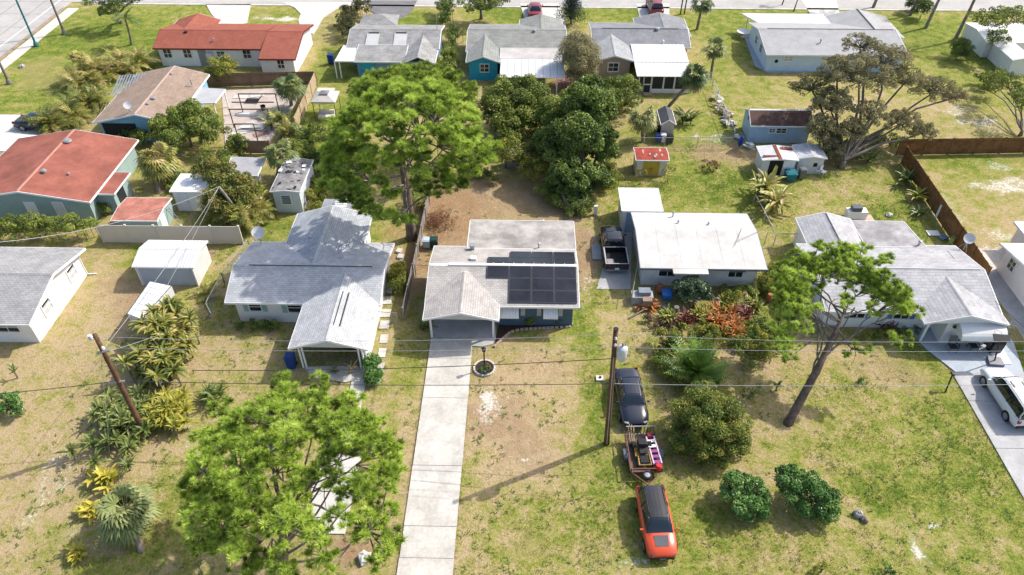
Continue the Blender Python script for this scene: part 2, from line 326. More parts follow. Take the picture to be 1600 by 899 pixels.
def ground_material():
    m, t, N, L = nt('yard_ground')
    out = N.new('ShaderNodeOutputMaterial'); b = N.new('ShaderNodeBsdfPrincipled'); L.new(b.outputs[0], out.inputs[0])
    b.inputs['Roughness'].default_value = 0.95; b.inputs['Specular IOR Level'].default_value = 0.1
    geo = N.new('ShaderNodeNewGeometry')
    def noise(sc, det=5, rough=.6, dist=0.0, vec=None):
        n = N.new('ShaderNodeTexNoise'); n.inputs['Scale'].default_value = sc; n.inputs['Detail'].default_value = det
        n.inputs['Roughness'].default_value = rough; n.inputs['Distortion'].default_value = dist
        L.new(vec or geo.outputs['Position'], n.inputs['Vector']); return n.outputs['Fac']
    def attr(nm):
        a = N.new('ShaderNodeAttribute'); a.attribute_name = nm; return a.outputs['Fac']
    def math_(op, a, b_, clamp=False):
        k = N.new('ShaderNodeMath'); k.operation = op; k.use_clamp = clamp
        for i, q in enumerate((a, b_)):
            if isinstance(q, (int, float)): k.inputs[i].default_value = q
            else: L.new(q, k.inputs[i])
        return k.outputs[0]
    def remap(v, a, b_, c, d):
        k = N.new('ShaderNodeMapRange'); k.inputs[1].default_value = a; k.inputs[2].default_value = b_; k.inputs[3].default_value = c; k.inputs[4].default_value = d
        L.new(v, k.inputs[0]); return k.outputs[0]
    def mix(f, c1, c2, mode='MIX'):
        k = N.new('ShaderNodeMix'); k.data_type = 'RGBA'; k.blend_type = mode
        if isinstance(f, (int, float)): k.inputs[0].default_value = f
        else: L.new(f, k.inputs[0])
        for i, c in ((6, c1), (7, c2)):
            if isinstance(c, tuple): k.inputs[i].default_value = (*c, 1)
            else: L.new(c, k.inputs[i])
        return k.outputs[2]
    big, mid, fine, vfine = noise(.16, 4), noise(.9, 6, .65, .4), noise(5.0, 5, .7), noise(22, 3, .7)
    # turf: straw to green
    g = math_('ADD', math_('MULTIPLY', attr('lush'), .8), remap(big, .3, .7, -.02, .40)); g = math_('SUBTRACT', g, math_('MULTIPLY', attr('dry'), .42))
    g = math_('ADD', g, remap(mid, .28, .72, -.68, .64)); g = math_('ADD', g, remap(fine, .28, .72, -.6, .58))
    turf = N.new('ShaderNodeValToRGB'); cr = turf.color_ramp
    cr.elements[0].position = 0.0; cr.elements[0].color = (0.46, 0.345, 0.205, 1)
    cr.elements[1].position = 1.0; cr.elements[1].color = (0.115, 0.175, 0.024, 1)
    e = cr.elements.new(.3); e.color = (0.37, 0.31, 0.125, 1); e = cr.elements.new(.62); e.color = (0.245, 0.265, 0.05, 1)
    L.new(remap(g, -.35, 1.15, 0, 1), turf.inputs['Fac'])
    def cover(nm, lo, hi):
        v = math_('ADD', attr(nm), remap(mid, .28, .72, -.4, .35)); v = math_('ADD', v, remap(fine, .28, .72, -.5, .45))
        v = math_('MULTIPLY', v, remap(attr(nm), .02, .25, 0, 1)); return remap(v, lo, hi, 0, 1)
    soil = mix(remap(fine, .3, .7, 0, 1), (0.30, 0.195, 0.115), (0.43, 0.31, 0.20))
    c = mix(math_('MULTIPLY', cover('dirt', .18, .75), .95), turf.outputs[0], soil)
    lit = mix(remap(vfine, .3, .7, 0, 1), (0.24, 0.135, 0.07), (0.40, 0.245, 0.13))
    c = mix(math_('MULTIPLY', cover('litter', .4, 1.0), .75), c, lit)
    sandc = mix(remap(fine, .3, .7, 0, 1), (0.62, 0.56, 0.48), (0.74, 0.70, 0.63))
    c = mix(cover('sand', .42, .95), c, sandc)
    # scattered small bare specks and dark weeds, soil-level wear everywhere
    sp = noise(1.7, 6, .75, .8); c = mix(math_('MULTIPLY', remap(sp, .60, .70, 0, 1), .65), c, (0.50, 0.42, 0.31))
    wd = noise(2.6, 5, .7, .5); c = mix(math_('MULTIPLY', remap(wd, .57, .68, 0, 1), .6), c, (0.10, 0.13, 0.03))
    c = mix(1.0, c, mix(remap(vfine, .25, .75, 0, 1), (0.62, 0.62, 0.60), (1.28, 1.28, 1.26)), 'MULTIPLY')
    L.new(c, b.inputs['Base Color'])
    bp = N.new('ShaderNodeBump'); bp.inputs['Strength'].default_value = .8; bp.inputs['Distance'].default_value = .12
    L.new(math_('ADD', fine, math_('MULTIPLY', vfine, .6)), bp.inputs['Height']); L.new(bp.outputs[0], b.inputs['Normal'])
    return m
ground.data.materials.append(ground_material())
# ---------------------------------------------------------------- roads and paving
def paved(name, mat, pixel_poly=None, poly=None, z=0.03, th=0.25):
    p = poly or [G(a, b) for a, b in pixel_poly]
    a = sum(p[i][0]*p[(i+1)%len(p)][1]-p[(i+1)%len(p)][0]*p[i][1] for i in range(len(p)))
    if a < 0: p = p[::-1]
    return structure(MB().prism(p, z-th, z).build(name, mat))
ROADC = M('road_concrete', (0.44, 0.42, 0.395), 0.85, 0.09, 0.25, bump=0.1, bscale=12, var2=0.04, scale2=2)
ASPH = M('worn_asphalt', (0.20, 0.195, 0.20), 0.9, 0.15, 0.6, bump=0.2, bscale=25, var2=0.08, scale2=5)
road = structure(MB().box(-92, -63.3, -20, 160, -.3, .015).build('road', ROADC))
JOINT = M('joint_dark', (0.22, 0.205, 0.185), 0.9, 0.1)
mbj = MB()
for yy in np.arange(70, 104, 4.5): mbj.box(-91, -63.4, yy, yy+.07, .015, .02)
for xx in (-67, -70.6, -74.2, -77.8): mbj.box(xx-.04, xx+.04, 60, 104, .016, .021)
mbj.build('expansion_joint', JOINT, road, local=True)
mbm = MB(); mbm.box(-65.2, -65.05, 60, 104, .02, .026); mbm.build('edge_line', WHITE, road, local=True)
kerb = structure(MB().box(-63.3, -63.0, -20, 99, -.2, .14).build('kerb', M('kerb_brown', (0.36, 0.27, 0.22), .9, .12, 1.0)))
walk = structure(MB().box(-62.7, -61.2, -20, 99.2, -.2, .04).build('sidewalk', CONC_W))
street = structure(MB().box(-63.2, 140, 101.4, 110, -.3, .012).build('street', ROADC))
walk2 = structure(MB().box(-61.0, 140, 100.75, 101.3, -.3, .03).build('gutter_strip', CONC))
paved('driveway', CONC_W, [(322,7),(392,7),(386,36),(372,40),(345,38),(330,22)])
paved('driveway', CONC_W, [(440,4),(566,4),(530,12),(505,28),(490,54),(470,44),(466,32),(470,22),(460,12)], z=.034)
paved('driveway', ASPH, [(572,1),(652,1),(642,20),(625,30),(596,28),(580,18)], z=.03)
paved('driveway', CONC_W, [(812,6),(872,6),(884,26),(880,44),(820,30)])
paved('driveway', CONC_W, [(994,6),(1046,6),(1046,40),(1003,40)])
paved('driveway', CONC_W, [(1250,-2),(1306,-2),(1314,30),(1274,34)])
paved('driveway', CONC_W, [(-150,178),(40,180),(110,174),(95,208),(0,222),(-150,222)])
def slabs(name, mat, x0, x1, cuts, z=.045, gap=.03):
    """a drive cast in separate slabs with open joints"""
    d = structure(MB().box(x0+.05, x1-.05, cuts[0], cuts[-1], -.3, z-.03).build(name, JOINT))
    for a, b in zip(cuts[:-1], cuts[1:]):
        o = MB().box(x0+rng.uniform(-.02,.02), x1+rng.uniform(-.02,.02), a+gap/2, b-gap/2, -.25, z+rng.uniform(-.006,.006)).build('slab', mat, d, local=True)
    return d
cy = [gy(680, q) for q in (873, 823, 728, 622, 560)]
slabs('driveway', CONC, -6.62, -3.62, [9, 14.5, 17.6]+cy+[37.3])
slabs('driveway', CONC_W, -12.45, -9.9, [21.7, 24.4, 27.1, 28.6])
slabs('porch_walk', CONC_W, -11.6, -10.6, [28.65, 31.0, 33.3])
paved('carport_floor', CONC_G, poly=[(-6.62,37.33),(-3.6,37.33),(-3.6,36.55),(-2.9,36.5),(-2.2,36.75),(-1.95,37.3),(-1.95,41.2),(-6.62,41.2)], z=.05)
# painted patio and wide drive at the house on the right
paved('patio', PATIO_B, poly=[G(1408,503), G(1446,545), G(1493,582), G(1600,586), (35.2,37.6), (35.2,40.2), G(1420,492)], z=.045)
slabs('driveway', CONC_G, 29.6, 34.6, [10, 17, 21, 24.6, 28.4, 32.2, 34.75], z=.04)
paved('sand_apron', SAND, [(1534,394),(1640,380),(1760,560),(1640,600),(1556,452)], z=.0)
paved('driveway', CONC_G, poly=[(36.2,29.5),(41,29.5),(41,45.6),(36.4,45.6)], z=.02)
paved('porch_step', CONC, [(476,574),(572,572),(566,592),(540,598),(486,590)], z=.05)
# broken walk beside the left house
pw = thing('paver_walk', 'broken pale stone paving strip between left house and grey fence', 'path', (*G(604,500), 0))
for k, (a, b, w) in enumerate([(606,452,17),(604,470,17),(602,490,17),(601,508,15),(600,530,12),(597,552,11),(594,575,10),(590,594,9)]):
    c = G(a, b); MB().cbox((c[0], c[1], .01), (w*.047, .85, .09), rz=rng.uniform(-.06,.06)).build('paver', CONC_W if k % 2 else CONC, pw)
pw2 = thing('stone_edging', 'curved line of pale stones beside brown litter behind left house', 'edging', (*G(625,415), 0))
for k, (a, b) in enumerate([(624,393),(626,402),(627,412),(626,422),(625,432)]):
    c = G(a, b); MB().cbox((c[0], c[1], .05), (.45,.5,.2), rz=rng.uniform(-.6,.6)).build('stone', CONC_W, pw2)

# ---------------------------------------------------------------- building helpers
def gable_roof(T, x0, x1, y0, y1, ze, zr, axis, mat, th=.13, ridge=None, cap=None, fascia=TRIM, zb=None, name='roof'):
    """gabled slab; returns the roof part (> ridge_cap, fascia)"""
    mb = MB(); a0, a1 = (y0, y1) if axis == 'x' else (x0, x1); mid = ridge if ridge is not None else (a0+a1)/2
    zb = ze if zb is None else zb
    sec = [(a0,ze),(mid,zr),(a1,zb),(a1,zb-th),(mid,zr-th),(a0,ze-th)]
    l0, l1 = (x0, x1) if axis == 'x' else (y0, y1)
    n = 6; P = (lambda l, p: (l, p[0], p[1])) if axis == 'x' else (lambda l, p: (p[0], l, p[1]))
    v = [P(l0, p) for p in sec]+[P(l1, p) for p in sec]
    fs = [(i,(i+1)%n,n+(i+1)%n,n+i) for i in range(n)]+[(0,5,4,1),(1,4,3,2),(6,7,10,11),(7,8,9,10)]
    mb.add(v, fs); r = mb.build(name, mat, T)
    if cap:
        c = MB(); w = .14
        s2 = [(mid-w, zr-(zr-ze)*w/(mid-a0)+.015),(mid,zr+.03),(mid+w, zr-(zr-zb)*w/(a1-mid)+.015)]
        for i in range(2):
            q = [P(l0+.03, s2[i]),P(l0+.03, s2[i+1]),P(l1-.03, s2[i+1]),P(l1-.03, s2[i])]; c.poly(q)
        c.build('ridge_cap', cap, r)
    if fascia:
        f = MB(); t = .05; h = th+.05
        if axis == 'x':
            for yy, zz in ((y0-t, ze), (y1, zb)): f.box(x0-t, x1+t, yy, yy+t, zz-h, zz-.012)
            for xx in (x0-t, x1): f.extr([(y0,ze-.012),(mid,zr-.012),(y1,zb-.012),(y1,zb-h),(mid,zr-h),(y0,ze-h)], xx, xx+t, 'x')
        else:
            for xx, zz in ((x0-t, ze), (x1, zb)): f.box(xx, xx+t, y0-t, y1+t, zz-h, zz-.012)
            for yy in (y0-t, y1): f.extr([(x0,ze-.012),(mid,zr-.012),(x1,zb-.012),(x1,zb-h),(mid,zr-h),(x0,ze-h)], yy, yy+t, 'y')
        f.build('fascia', fascia, r)
    return r
def gable_wall(T, x0, x1, y0, y1, ze, zr, axis, mat, ov=.45, ridge=None, th=.13, ends=None):
    """wall shell under a gable roof given by the roof outline; ov = eave overhang"""
    a0, a1 = (y0, y1) if axis == 'x' else (x0, x1); mid = ridge if ridge is not None else (a0+a1)/2
    e0, e1 = ends if ends else (ov, ov)
    zl = ze-th+(zr-ze)*ov/(mid-a0)-.01; zh = ze-th+(zr-ze)*ov/(a1-mid)-.01
    sec = [(a0+ov,-.1),(a1-ov,-.1),(a1-ov,zh),(mid,zr-th-.01),(a0+ov,zl)]
    l0, l1 = (x0+e0, x1-e1) if axis == 'x' else (y0+e0, y1-e1)
    return MB().extr(sec, l0, l1, axis).build('wall', mat, T)
def flat_roof(T, poly, z, mat, th=.15, z1=None, fascia=TRIM, name='roof'):
    """flat or single-pitch slab: poly = front-left, front-right, back-right, back-left"""
    zz = [z, z, z1 if z1 is not None else z, z1 if z1 is not None else z]
    v = [(p[0],p[1],zz[i]) for i, p in enumerate(poly)]+[(p[0],p[1],zz[i]-th) for i, p in enumerate(poly)]
    r = MB().add(v, [(0,1,2,3),(7,6,5,4),(0,4,5,1),(1,5,6,2),(2,6,7,3),(3,7,4,0)]).build(name, mat, T)
    if fascia:
        f = MB()
        for i in range(4):
            j = (i+1) % 4; a, b = np.array(v[i]), np.array(v[j]); d = (b-a)[:2]; d /= np.linalg.norm(d); nrm = np.array((d[1], -d[0]))*.04
            o = np.array((nrm[0], nrm[1], 0))
            f.add([a+o+(0,0,.02), b+o+(0,0,.02), b+o-(0,0,th+.03), a+o-(0,0,th+.03), a+(0,0,.02), b+(0,0,.02), b-(0,0,th+.03), a-(0,0,th+.03)], [(0,3,2,1),(4,5,6,7),(0,1,5,4),(3,7,6,2)])
        f.build('fascia', fascia, r)
    return r
def window(T, face, plane, u, z, w, h, frame=TRIM, mun=1, mull=1, pane=GLASS, shutter=None, sw=.35, name='window', fw=.06):
    """framed window on a wall face: 'S' (towards the street, -y), 'E' (+x), 'W' (-x), 'N'"""
    f = MB(); d = .07
    def bx(mb, u0, u1, z0, z1, p0, p1):
        if face == 'S': mb.box(u0, u1, plane-p1, plane-p0, z0, z1)
        elif face == 'N': mb.box(u0, u1, plane+p0, plane+p1, z0, z1)
        elif face == 'E': mb.box(plane+p0, plane+p1, u0, u1, z0, z1)
        else: mb.box(plane-p1, plane-p0, u0, u1, z0, z1)
    bx(f, u-w/2-fw, u+w/2+fw, z+h/2, z+h/2+fw, -.02, d); bx(f, u-w/2-fw, u+w/2+fw, z-h/2-fw, z-h/2, -.02, d+.03)
    bx(f, u-w/2-fw, u-w/2, z-h/2, z+h/2, -.02, d); bx(f, u+w/2, u+w/2+fw, z-h/2, z+h/2, -.02, d)
    for k in range(1, mun+1):
        zz = z-h/2+h*k/(mun+1); bx(f, u-w/2, u+w/2, zz-.02, zz+.02, 0, d-.015)
    for k in range(1, mull+1):
        uu = u-w/2+w*k/(mull+1); bx(f, uu-.02, uu+.02, z-h/2, z+h/2, 0, d-.02)
    o = f.build(name, frame, T)
    for k in range(mull+1):
        for q in range(mun+1):
            g = MB(); ua, za = u-w/2+w*k/(mull+1)+.02, z-h/2+h*q/(mun+1)+.02
            bx(g, ua, ua+w/(mull+1)-.04, za, za+h/(mun+1)-.04, -.01, .02); g.build('pane', pane, o)
    if shutter:
        for s in (-1, 1):
            b = MB(); c = u+s*(w/2+fw+.03+sw/2); bx(b, c-sw/2, c+sw/2, z-h/2-.05, z+h/2+.05, -.01, .045)
            for q in range(7): bx(b, c-sw/2+.04, c+sw/2-.04, z-h/2+.02+q*h/7, z-h/2+.02+q*h/7+h/12, .04, .06)
            b.build('shutter', shutter, T)
    return o
def door(T, face, plane, u, w=.9, h=2.0, mat=WHITE, knob=CHROME):
    b = MB(); k = MB()
    def bx(mb, u0, u1, z0, z1, p0, p1):
        if face == 'S': mb.box(u0, u1, plane-p1, plane-p0, z0, z1)
        elif face == 'E': mb.box(plane+p0, plane+p1, u0, u1, z0, z1)
        else: mb.box(plane-p1, plane-p0, u0, u1, z0, z1)
    bx(b, u-w/2, u+w/2, .03, h, -.02, .05)
    for z0 in (.25, 1.1): bx(b, u-w*.32, u+w*.32, z0, z0+.65, .05, .065)
    o = b.build('door', mat, T); bx(k, u+w*.36, u+w*.36+.06, .98, 1.05, .05, .1); k.build('handle', knob, o); return o
def vent(T, x, y, z, r=.12, h=.35, mat=GALV):
    return MB().lathe([(r,-.3),(r,h*.7),(r*1.7,h*.72),(r*1.5,h),(.02,h*1.15)], (x,y,z), 10).build('roof_vent', mat, T, sharp=40)
def dish(T, x, y, z, r=.45, az=0.0, part='satellite_dish'):
    m = MB(); n = 14; rings = [(0,0),(r*.5,r*.06),(r,r*.24)]
    base = len(m.v); a = R(48)
    for rr, hh in rings:
        for k in range(n):
            t = 2*math.pi*k/n; p = np.array((rr*math.cos(t), rr*math.sin(t), hh))
            p = np.array((p[0], p[1]*math.cos(a)-p[2]*math.sin(a), p[1]*math.sin(a)+p[2]*math.cos(a)))
            p = np.array((p[0]*math.cos(az)-p[1]*math.sin(az), p[0]*math.sin(az)+p[1]*math.cos(az), p[2]+r+.55)); m.v.append(tuple(p+np.array((x,y,z))))
    for i in range(2):
        for k in range(n): m.f.append((base+i*n+k, base+i*n+(k+1)%n, base+(i+1)*n+(k+1)%n, base+(i+1)*n+k))
    o = m.build(part, M('dish_grey', (.62,.62,.62), .45, .05), T, smooth=True)
    s = MB(); s.tube([(x,y,z-.1),(x,y,z+r+.5)], .03)
    for k in range(3): s.tube([(x+.45*math.cos(k*2.1+.5), y+.45*math.sin(k*2.1+.5), z-.1),(x,y,z+.6)], .018, 4)
    e = np.array((math.sin(az)*-1, -math.cos(az), .55)); s.tube([(x,y,z+r+.3), tuple(np.array((x,y,z+r+.5))+e*r*.9)], .015, 4)
    s.build('mast', GALV, o); return o

def bin_(label, cat, px, py, mat, h=1.05, w=.6, z=0.0, name='wheelie_bin', rz=0.0, group=None):
    c = G(px, py, z); T = thing(name, label, cat, (c[0], c[1], z), group, rz)
    b = MB(); q = [(-w*.42,-w*.42),(w*.42,-w*.42),(w*.42,w*.42),(-w*.42,w*.42)]; q2 = [(a*1.2, d*1.2) for a, d in q]
    b.add([(*p, .06) for p in q]+[(*p, h) for p in q2], [(3,2,1,0),(4,5,6,7),(0,1,5,4),(1,2,6,5),(2,3,7,6),(3,0,4,7)]); b.build('body', mat, T, local=True)
    l = MB(); l.box(-w*.54, w*.54, -w*.56, w*.56, h+.004, h+.06); l.box(-w*.4, w*.4, -w*.4, w*.4, h+.06, h+.1); l.build('lid', mat, T, local=True)
    for s in (-1, 1): MB().lathe([(.12,-.03),(.12,.03)], (s*w*.4, w*.46, .12), 10, 'x').build('wheel', RUBBER, T, local=True)
    return T

# ---------------------------------------------------------------- houses
GREY_R = (0.40, 0.395, 0.39); PALE_R = (0.47, 0.475, 0.49); RED_R = (0.34, 0.115, 0.08)
ZE = 2.3

# 1. slate-blue house with solar panels
E1 = 2.45; y0 = gy(780, 478, E1); x1 = gx(905, 477, E1); x0 = gx(668, 440, 2.9); yb = gy(800, 386, E1); rid = gy(820, 415, 3.22)
S1 = shingle('greige_shingle', (0.455, 0.425, 0.40), 'x', .12); S1y = shingle('greige_shingle', (0.455, 0.425, 0.40), 'y', .12)
BLUEWALL = M('slate_blue_siding', (0.075, 0.125, 0.18), .6, .06, 1.0, var2=.03)
H = thing('house', 'slate blue single-storey house with black solar panels on its grey roof', 'house', ((x0+x1)/2, (y0+yb)/2, 0))
main = gable_roof(H, x0, x1, y0, yb, E1, 3.22, 'x', S1, ridge=rid, cap=TRIM)
cx0, cx1, cyf = gx(661,499,E1), gx(779,499,E1), gy(661,499,E1)
gable_roof(H, cx0, cx1, cyf, gy(727,433,3.15)+.6, E1+.03, 3.17, 'y', S1y, cap=S1y)
wf = gy(893, 510); wx0, wx1 = cx1-.25, x1-.38
MB().box(wx0, wx1, wf, yb-.4, -.1, 2.28).box(x0+.6, wx0, 41.0, yb-.4, -.1, 2.28).build('wall', BLUEWALL, H)
MB().extr([(y0+.5,2.28),(yb-.4,2.28),(rid,3.05)], wx1-.12, wx1, 'x').build('gable_end', BLUEWALL, H)
MB().extr([(cx0+.15,2.35),(cx1-.15,2.35),((cx0+cx1)/2,3.0)], cyf+.12, cyf+.2, 'y').build('gable_end', M('pale_grey_siding',(.50,.51,.52),.6,.05), H)
for px in (675, 771): 
    p = G(px, 527); MB().box(p[0]-.07, p[0]+.07, p[1]-.07, p[1]+.07, 0, 2.5).build('post', TRIM, H)
window(H, 'S', 41.0, -4.9, 1.3, 1.2, 1.0); door(H, 'S', 41.0, -3.0, mat=M('grey_door',(.35,.36,.37),.5,.05))
for (pa, pb, name) in ((781, 811, 'a'), (849, 872, 'b')):
    xa, za = WS(pa, 478, wf); xb, _ = WS(pb, 478, wf); zt = 2.22; yo = .75
    aw = MB(); n = 6
    for i in range(n):
        u0, u1 = xa+(xb-xa)*i/n, xa+(xb-xa)*(i+1)/n-.012
        aw.add([(u0,wf-.02,zt),(u1,wf-.02,zt),(u1,wf-yo,zt-.62),(u0,wf-yo,zt-.62),(u0,wf-.02,zt-.03),(u1,wf-.02,zt-.03),(u1,wf-yo,zt-.65),(u0,wf-yo,zt-.65)],[(0,3,2,1),(4,5,6,7),(0,1,5,4),(3,7,6,2),(0,4,7,3),(1,2,6,5)])
    aw.box(xa, xb, wf-yo-.02, wf-yo, zt-.8, zt-.62)
    a_ = aw.build('awning', WHITE, H)
    MB().tube([(xa+.05,wf-yo,zt-.68),(xa+.05,wf,zt-.95)],.012,4).tube([(xb-.05,wf-yo,zt-.68),(xb-.05,wf,zt-.95)],.012,4).build('brace', GALV, a_)
    window(H, 'S', wf, (xa+xb)/2, 1.55, (xb-xa)*.85, .95)
SHUT = M('pale_shutter', (.42,.44,.46), .6, .05)
for px in (817, 842.5, 876):
    xx, zz = WS(px, 486, wf); b = MB().box(xx-.16, xx+.16, wf-.05, wf+.01, 1.05, 2.12)
    for q in range(8): b.box(xx-.12, xx+.12, wf-.065, wf-.045, 1.1+q*.12, 1.19+q*.12)
    b.build('shutter', SHUT, H)
# solar panels, each its own part
def slope_pt(y): return 3.22-(3.22-E1)*abs(y-rid)/((rid-y0) if y < rid else (yb-rid))
PANEL = M('solar_cell', (0.022, 0.024, 0.034), 0.25, .25, .7, spec=.5); PFRAME = M('panel_frame', (0.03,0.03,0.034), .4, .1)
SEAM = M('panel_seam', (.075,.075,.085), .4, .05)
def panel(xa, xb, ya, yb_):
    za, zb_ = slope_pt(ya)+.10, slope_pt(yb_)+.10; g = .018
    v = [(xa+g,ya+g,za),(xb-g,ya+g,za),(xb-g,yb_-g,zb_),(xa+g,yb_-g,zb_)]
    o = MB().add([*v, *[(p[0],p[1],p[2]-.04) for p in v]], [(0,1,2,3),(7,6,5,4),(0,4,5,1),(1,5,6,2),(2,6,7,3),(3,7,4,0)]).build('solar_panel', PANEL, H)
    f = MB(); w = .035; up = .006
    def lerp(u, t): return (xa+g+(xb-xa-2*g)*u, ya+g+(yb_-ya-2*g)*t, za+(zb_-za)*t+up)
    L_, D_ = (xb-xa), (yb_-ya)
    for (u0,u1,t0,t1) in ((0,1,0,w/D_),(0,1,1-w/D_,1),(0,w/L_,w/D_,1-w/D_),(1-w/L_,1,w/D_,1-w/D_)):
        f.poly([lerp(u0,t0),lerp(u1,t0),lerp(u1,t1),lerp(u0,t1)])
    f.build('frame', SEAM, o)
xr = x1-.12; pw_ = 1.64; rw = (rid-.16-(y0+.2))/3
for r_ in range(3):
    for c_ in range(4 if r_ == 2 else 3):
        panel(xr-(c_+1)*pw_, xr-c_*pw_, y0+.2+r_*rw, y0+.2+(r_+1)*rw)
for r_ in range(2):
    for c_ in range(4 if r_ == 0 else 3): panel(xr-(c_+1)*pw_, xr-c_*pw_, rid+.2+r_*1.0, rid+.2+(r_+1)*1.0)
rk = MB()
for k in range(9): rk.box(xr-3*pw_-1.2+k*.75, xr-3*pw_-1.16+k*.75, rid+.1, rid+.2, slope_pt(rid+.15)+.02, slope_pt(rid+.15)+.13)
rk.build('panel_clamp', TRIM, H)
MB().box(gx(701,415,3.225), xr+.05, rid-.12, rid+.12, 3.22, 3.29).build('ridge_vent', WHITE, H)
fx0, fx1, fyb = gx(735,345,2.4), gx(896,345,2.4), gy(800,345,2.4)
STAIN = M('stained_flat_roof', (0.45, 0.42, 0.395), .85, .22, .55, bump=.1, bscale=20, var2=.1, scale2=3)
flat_roof(H, [(fx0,yb-.3),(fx1,yb-.3),(fx1,fyb),(fx0,fyb)], 2.52, STAIN, z1=2.4)
MB().box(fx0+.15, fx1-.2, yb-.5, fyb-.15, -.1, 2.24).build('wall', BLUEWALL, H)
p = G(738,386,2.8); MB().box(p[0]-.16,p[0]+.16,p[1]-.16,p[1]+.16,2.3,2.95).box(p[0]-.22,p[0]+.22,p[1]-.22,p[1]+.22,2.95,3.02).build('roof_vent', GALV, H)
p = G(740,406,3.0); MB().box(p[0]-.22,p[0]+.22,p[1]-.18,p[1]+.18,2.9,3.25).build('roof_vent', WHITE, H)
p = G(842,386,2.6); vent(H, p[0], p[1], 2.6, .06, .35)
MB().lathe([(.02,0),(.28,.02),(.28,.06)], (-2.75, 40.2, 1.35), 12, 'y').build('wall_fan', WHITE, H)
MB().box(-3.3,-2.1,39.2,40.0,.05,.38).build('bench', M('brown_bench',(.16,.07,.05),.7,.1), H)

# 2. pale-grey house at left with porch wing
S2 = shingle('pale_grey_shingle', (0.52, 0.525, 0.535), 'x', .13); S2y = shingle('pale_grey_shingle', (0.52, 0.525, 0.535), 'y', .13)
x0, x1 = gx(351,473,ZE), gx(611,400,ZE); y0, yb = gy(400,473,ZE), gy(500,379,ZE); rid = gy(480,416,3.35)
px0, px1, pyf = gx(451,544,ZE), gx(574,545,ZE), gy(510,545,ZE)
H = thing('house', 'white house with pale grey cross-gable roof dappled by tree shade', 'house', ((x0+x1)/2, (y0+yb)/2, 0))
gable_roof(H, x0, x1, y0, yb, ZE, 3.35, 'x', S2, ridge=rid, cap=S2)
wy = gy(400, 502)
gable_wall(H, x0, x1, wy-.45, yb, ZE-.02, 3.3, 'x', WHITE, .45, ridge=rid)
gable_roof(H, px0, px1, pyf, rid+.3, ZE+.03, 3.17, 'y', S2y, cap=S2y)
MB().box(px0+.45, px1-.3, pyf+3.2, wy, -.1, 2.25).box(px1-.45, px1-.3, pyf+.5, pyf+3.2, -.1, 2.25).build('wall', WHITE, H)
DUSK = M('shadow_brown_wall', (.10,.085,.075), .8, .15)  # porch back walls: shade under the roof is put into this brown
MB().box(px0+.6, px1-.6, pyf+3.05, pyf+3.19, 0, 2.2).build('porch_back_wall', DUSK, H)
MB().extr([(px0+.3,2.1),(px1-.3,2.1),(px1-.3,2.25),((px0+px1)/2,2.98),(px0+.3,2.25)], pyf+.3, pyf+.38, 'y').build('gable_end', M('pale_blue_siding',(.55,.60,.66),.6,.04), H)
for xx in (px0+.5, px0+.72, px1-.75, px1-.5): MB().box(xx-.05, xx+.05, pyf+.3, pyf+.42, 0, 2.15).build('post', TRIM, H)
scr = MB()
for k in range(5): scr.tube([(px0+.9+k*.85, pyf+.5, .05),(px0+.9+k*.85, pyf+.5, 2.1)], .025, 4)
scr.tube([(px0+.7,pyf+.5,.8),(px1-.7,pyf+.5,.8)], .025, 4); scr.build('screen_frame', M('bronze_frame',(.10,.09,.085),.5,.05), H)
bx0, bx1, byb = gx(463,341,ZE), gx(580,342,ZE), gy(520,331,ZE+.3)
gable_roof(H, bx0, bx1, rid-.2, byb, ZE+.05, 3.25, 'y', shingle('blue_grey_shingle',(0.42,0.44,0.465),'y',.13), cap=S2y)
MB().box(bx0+.35, bx1-.35, yb-.5, byb-.3, -.1, 2.2).build('wall', WHITE, H)
COR = M('corrugated_grey', (.42,.44,.47), .5, .12, 1.0, metal=.3)
cr = MB()
for k in range(16):
    a = gx(500,330,2.2)+k*.16; cr.box(a, a+.09, byb+.02, byb+2.4, 2.16, 2.2)
cr.box(gx(500,330,2.2), gx(500,330,2.2)+2.6, byb+.02, byb+2.4, 2.1, 2.16); cr.build('porch_roof', COR, H)
for k in range(6): MB().box(gx(524,322,2.3), gx(543,322,2.3), byb+.1+k*.33, byb+.3+k*.33, 2.5, 2.56).build('roof_slat', WHITE, H)
MINT = M('mint_shutter', (.33,.47,.43), .6, .05)
xw, zw = WS(399, 481, wy); window(H, 'S', wy, xw, 1.5, .85, .85, shutter=MINT, mull=0)
xw, zw = WS(461, 483, wy); window(H, 'S', wy, xw, 1.45, 1.0, .9, shutter=MINT, mull=0)
st = MB()
for (a, b, c, d, z) in ((511,507,539,453,3.2),): 
    p, q = G(522,507,3.2), G(536,453,3.2)
DARKLINE = M('dark_flashing', (.06,.06,.065), .6, .05)
mx = (px0+px1)/2; st.box(mx+.2,mx+.24,gy(525,507,3.15),gy(525,455,3.15),3.0,3.16).box(mx+.62,mx+.66,gy(525,507,3.15),gy(525,455,3.15),2.95,3.08); st.build('ridge_flashing', DARKLINE, H)
MB().box(gx(388,416,3.4), gx(582,416,3.4), rid-.04, rid+.04, 3.33, 3.4).build('ridge_vent', DARKLINE, H)
p = G(408,380,2.5); dish(H, p[0], p[1], 2.45, .5, .3)
for q in ((485,372),(532,405)): p = G(*q, 2.9); vent(H, p[0], p[1], 2.75, .1, .3)

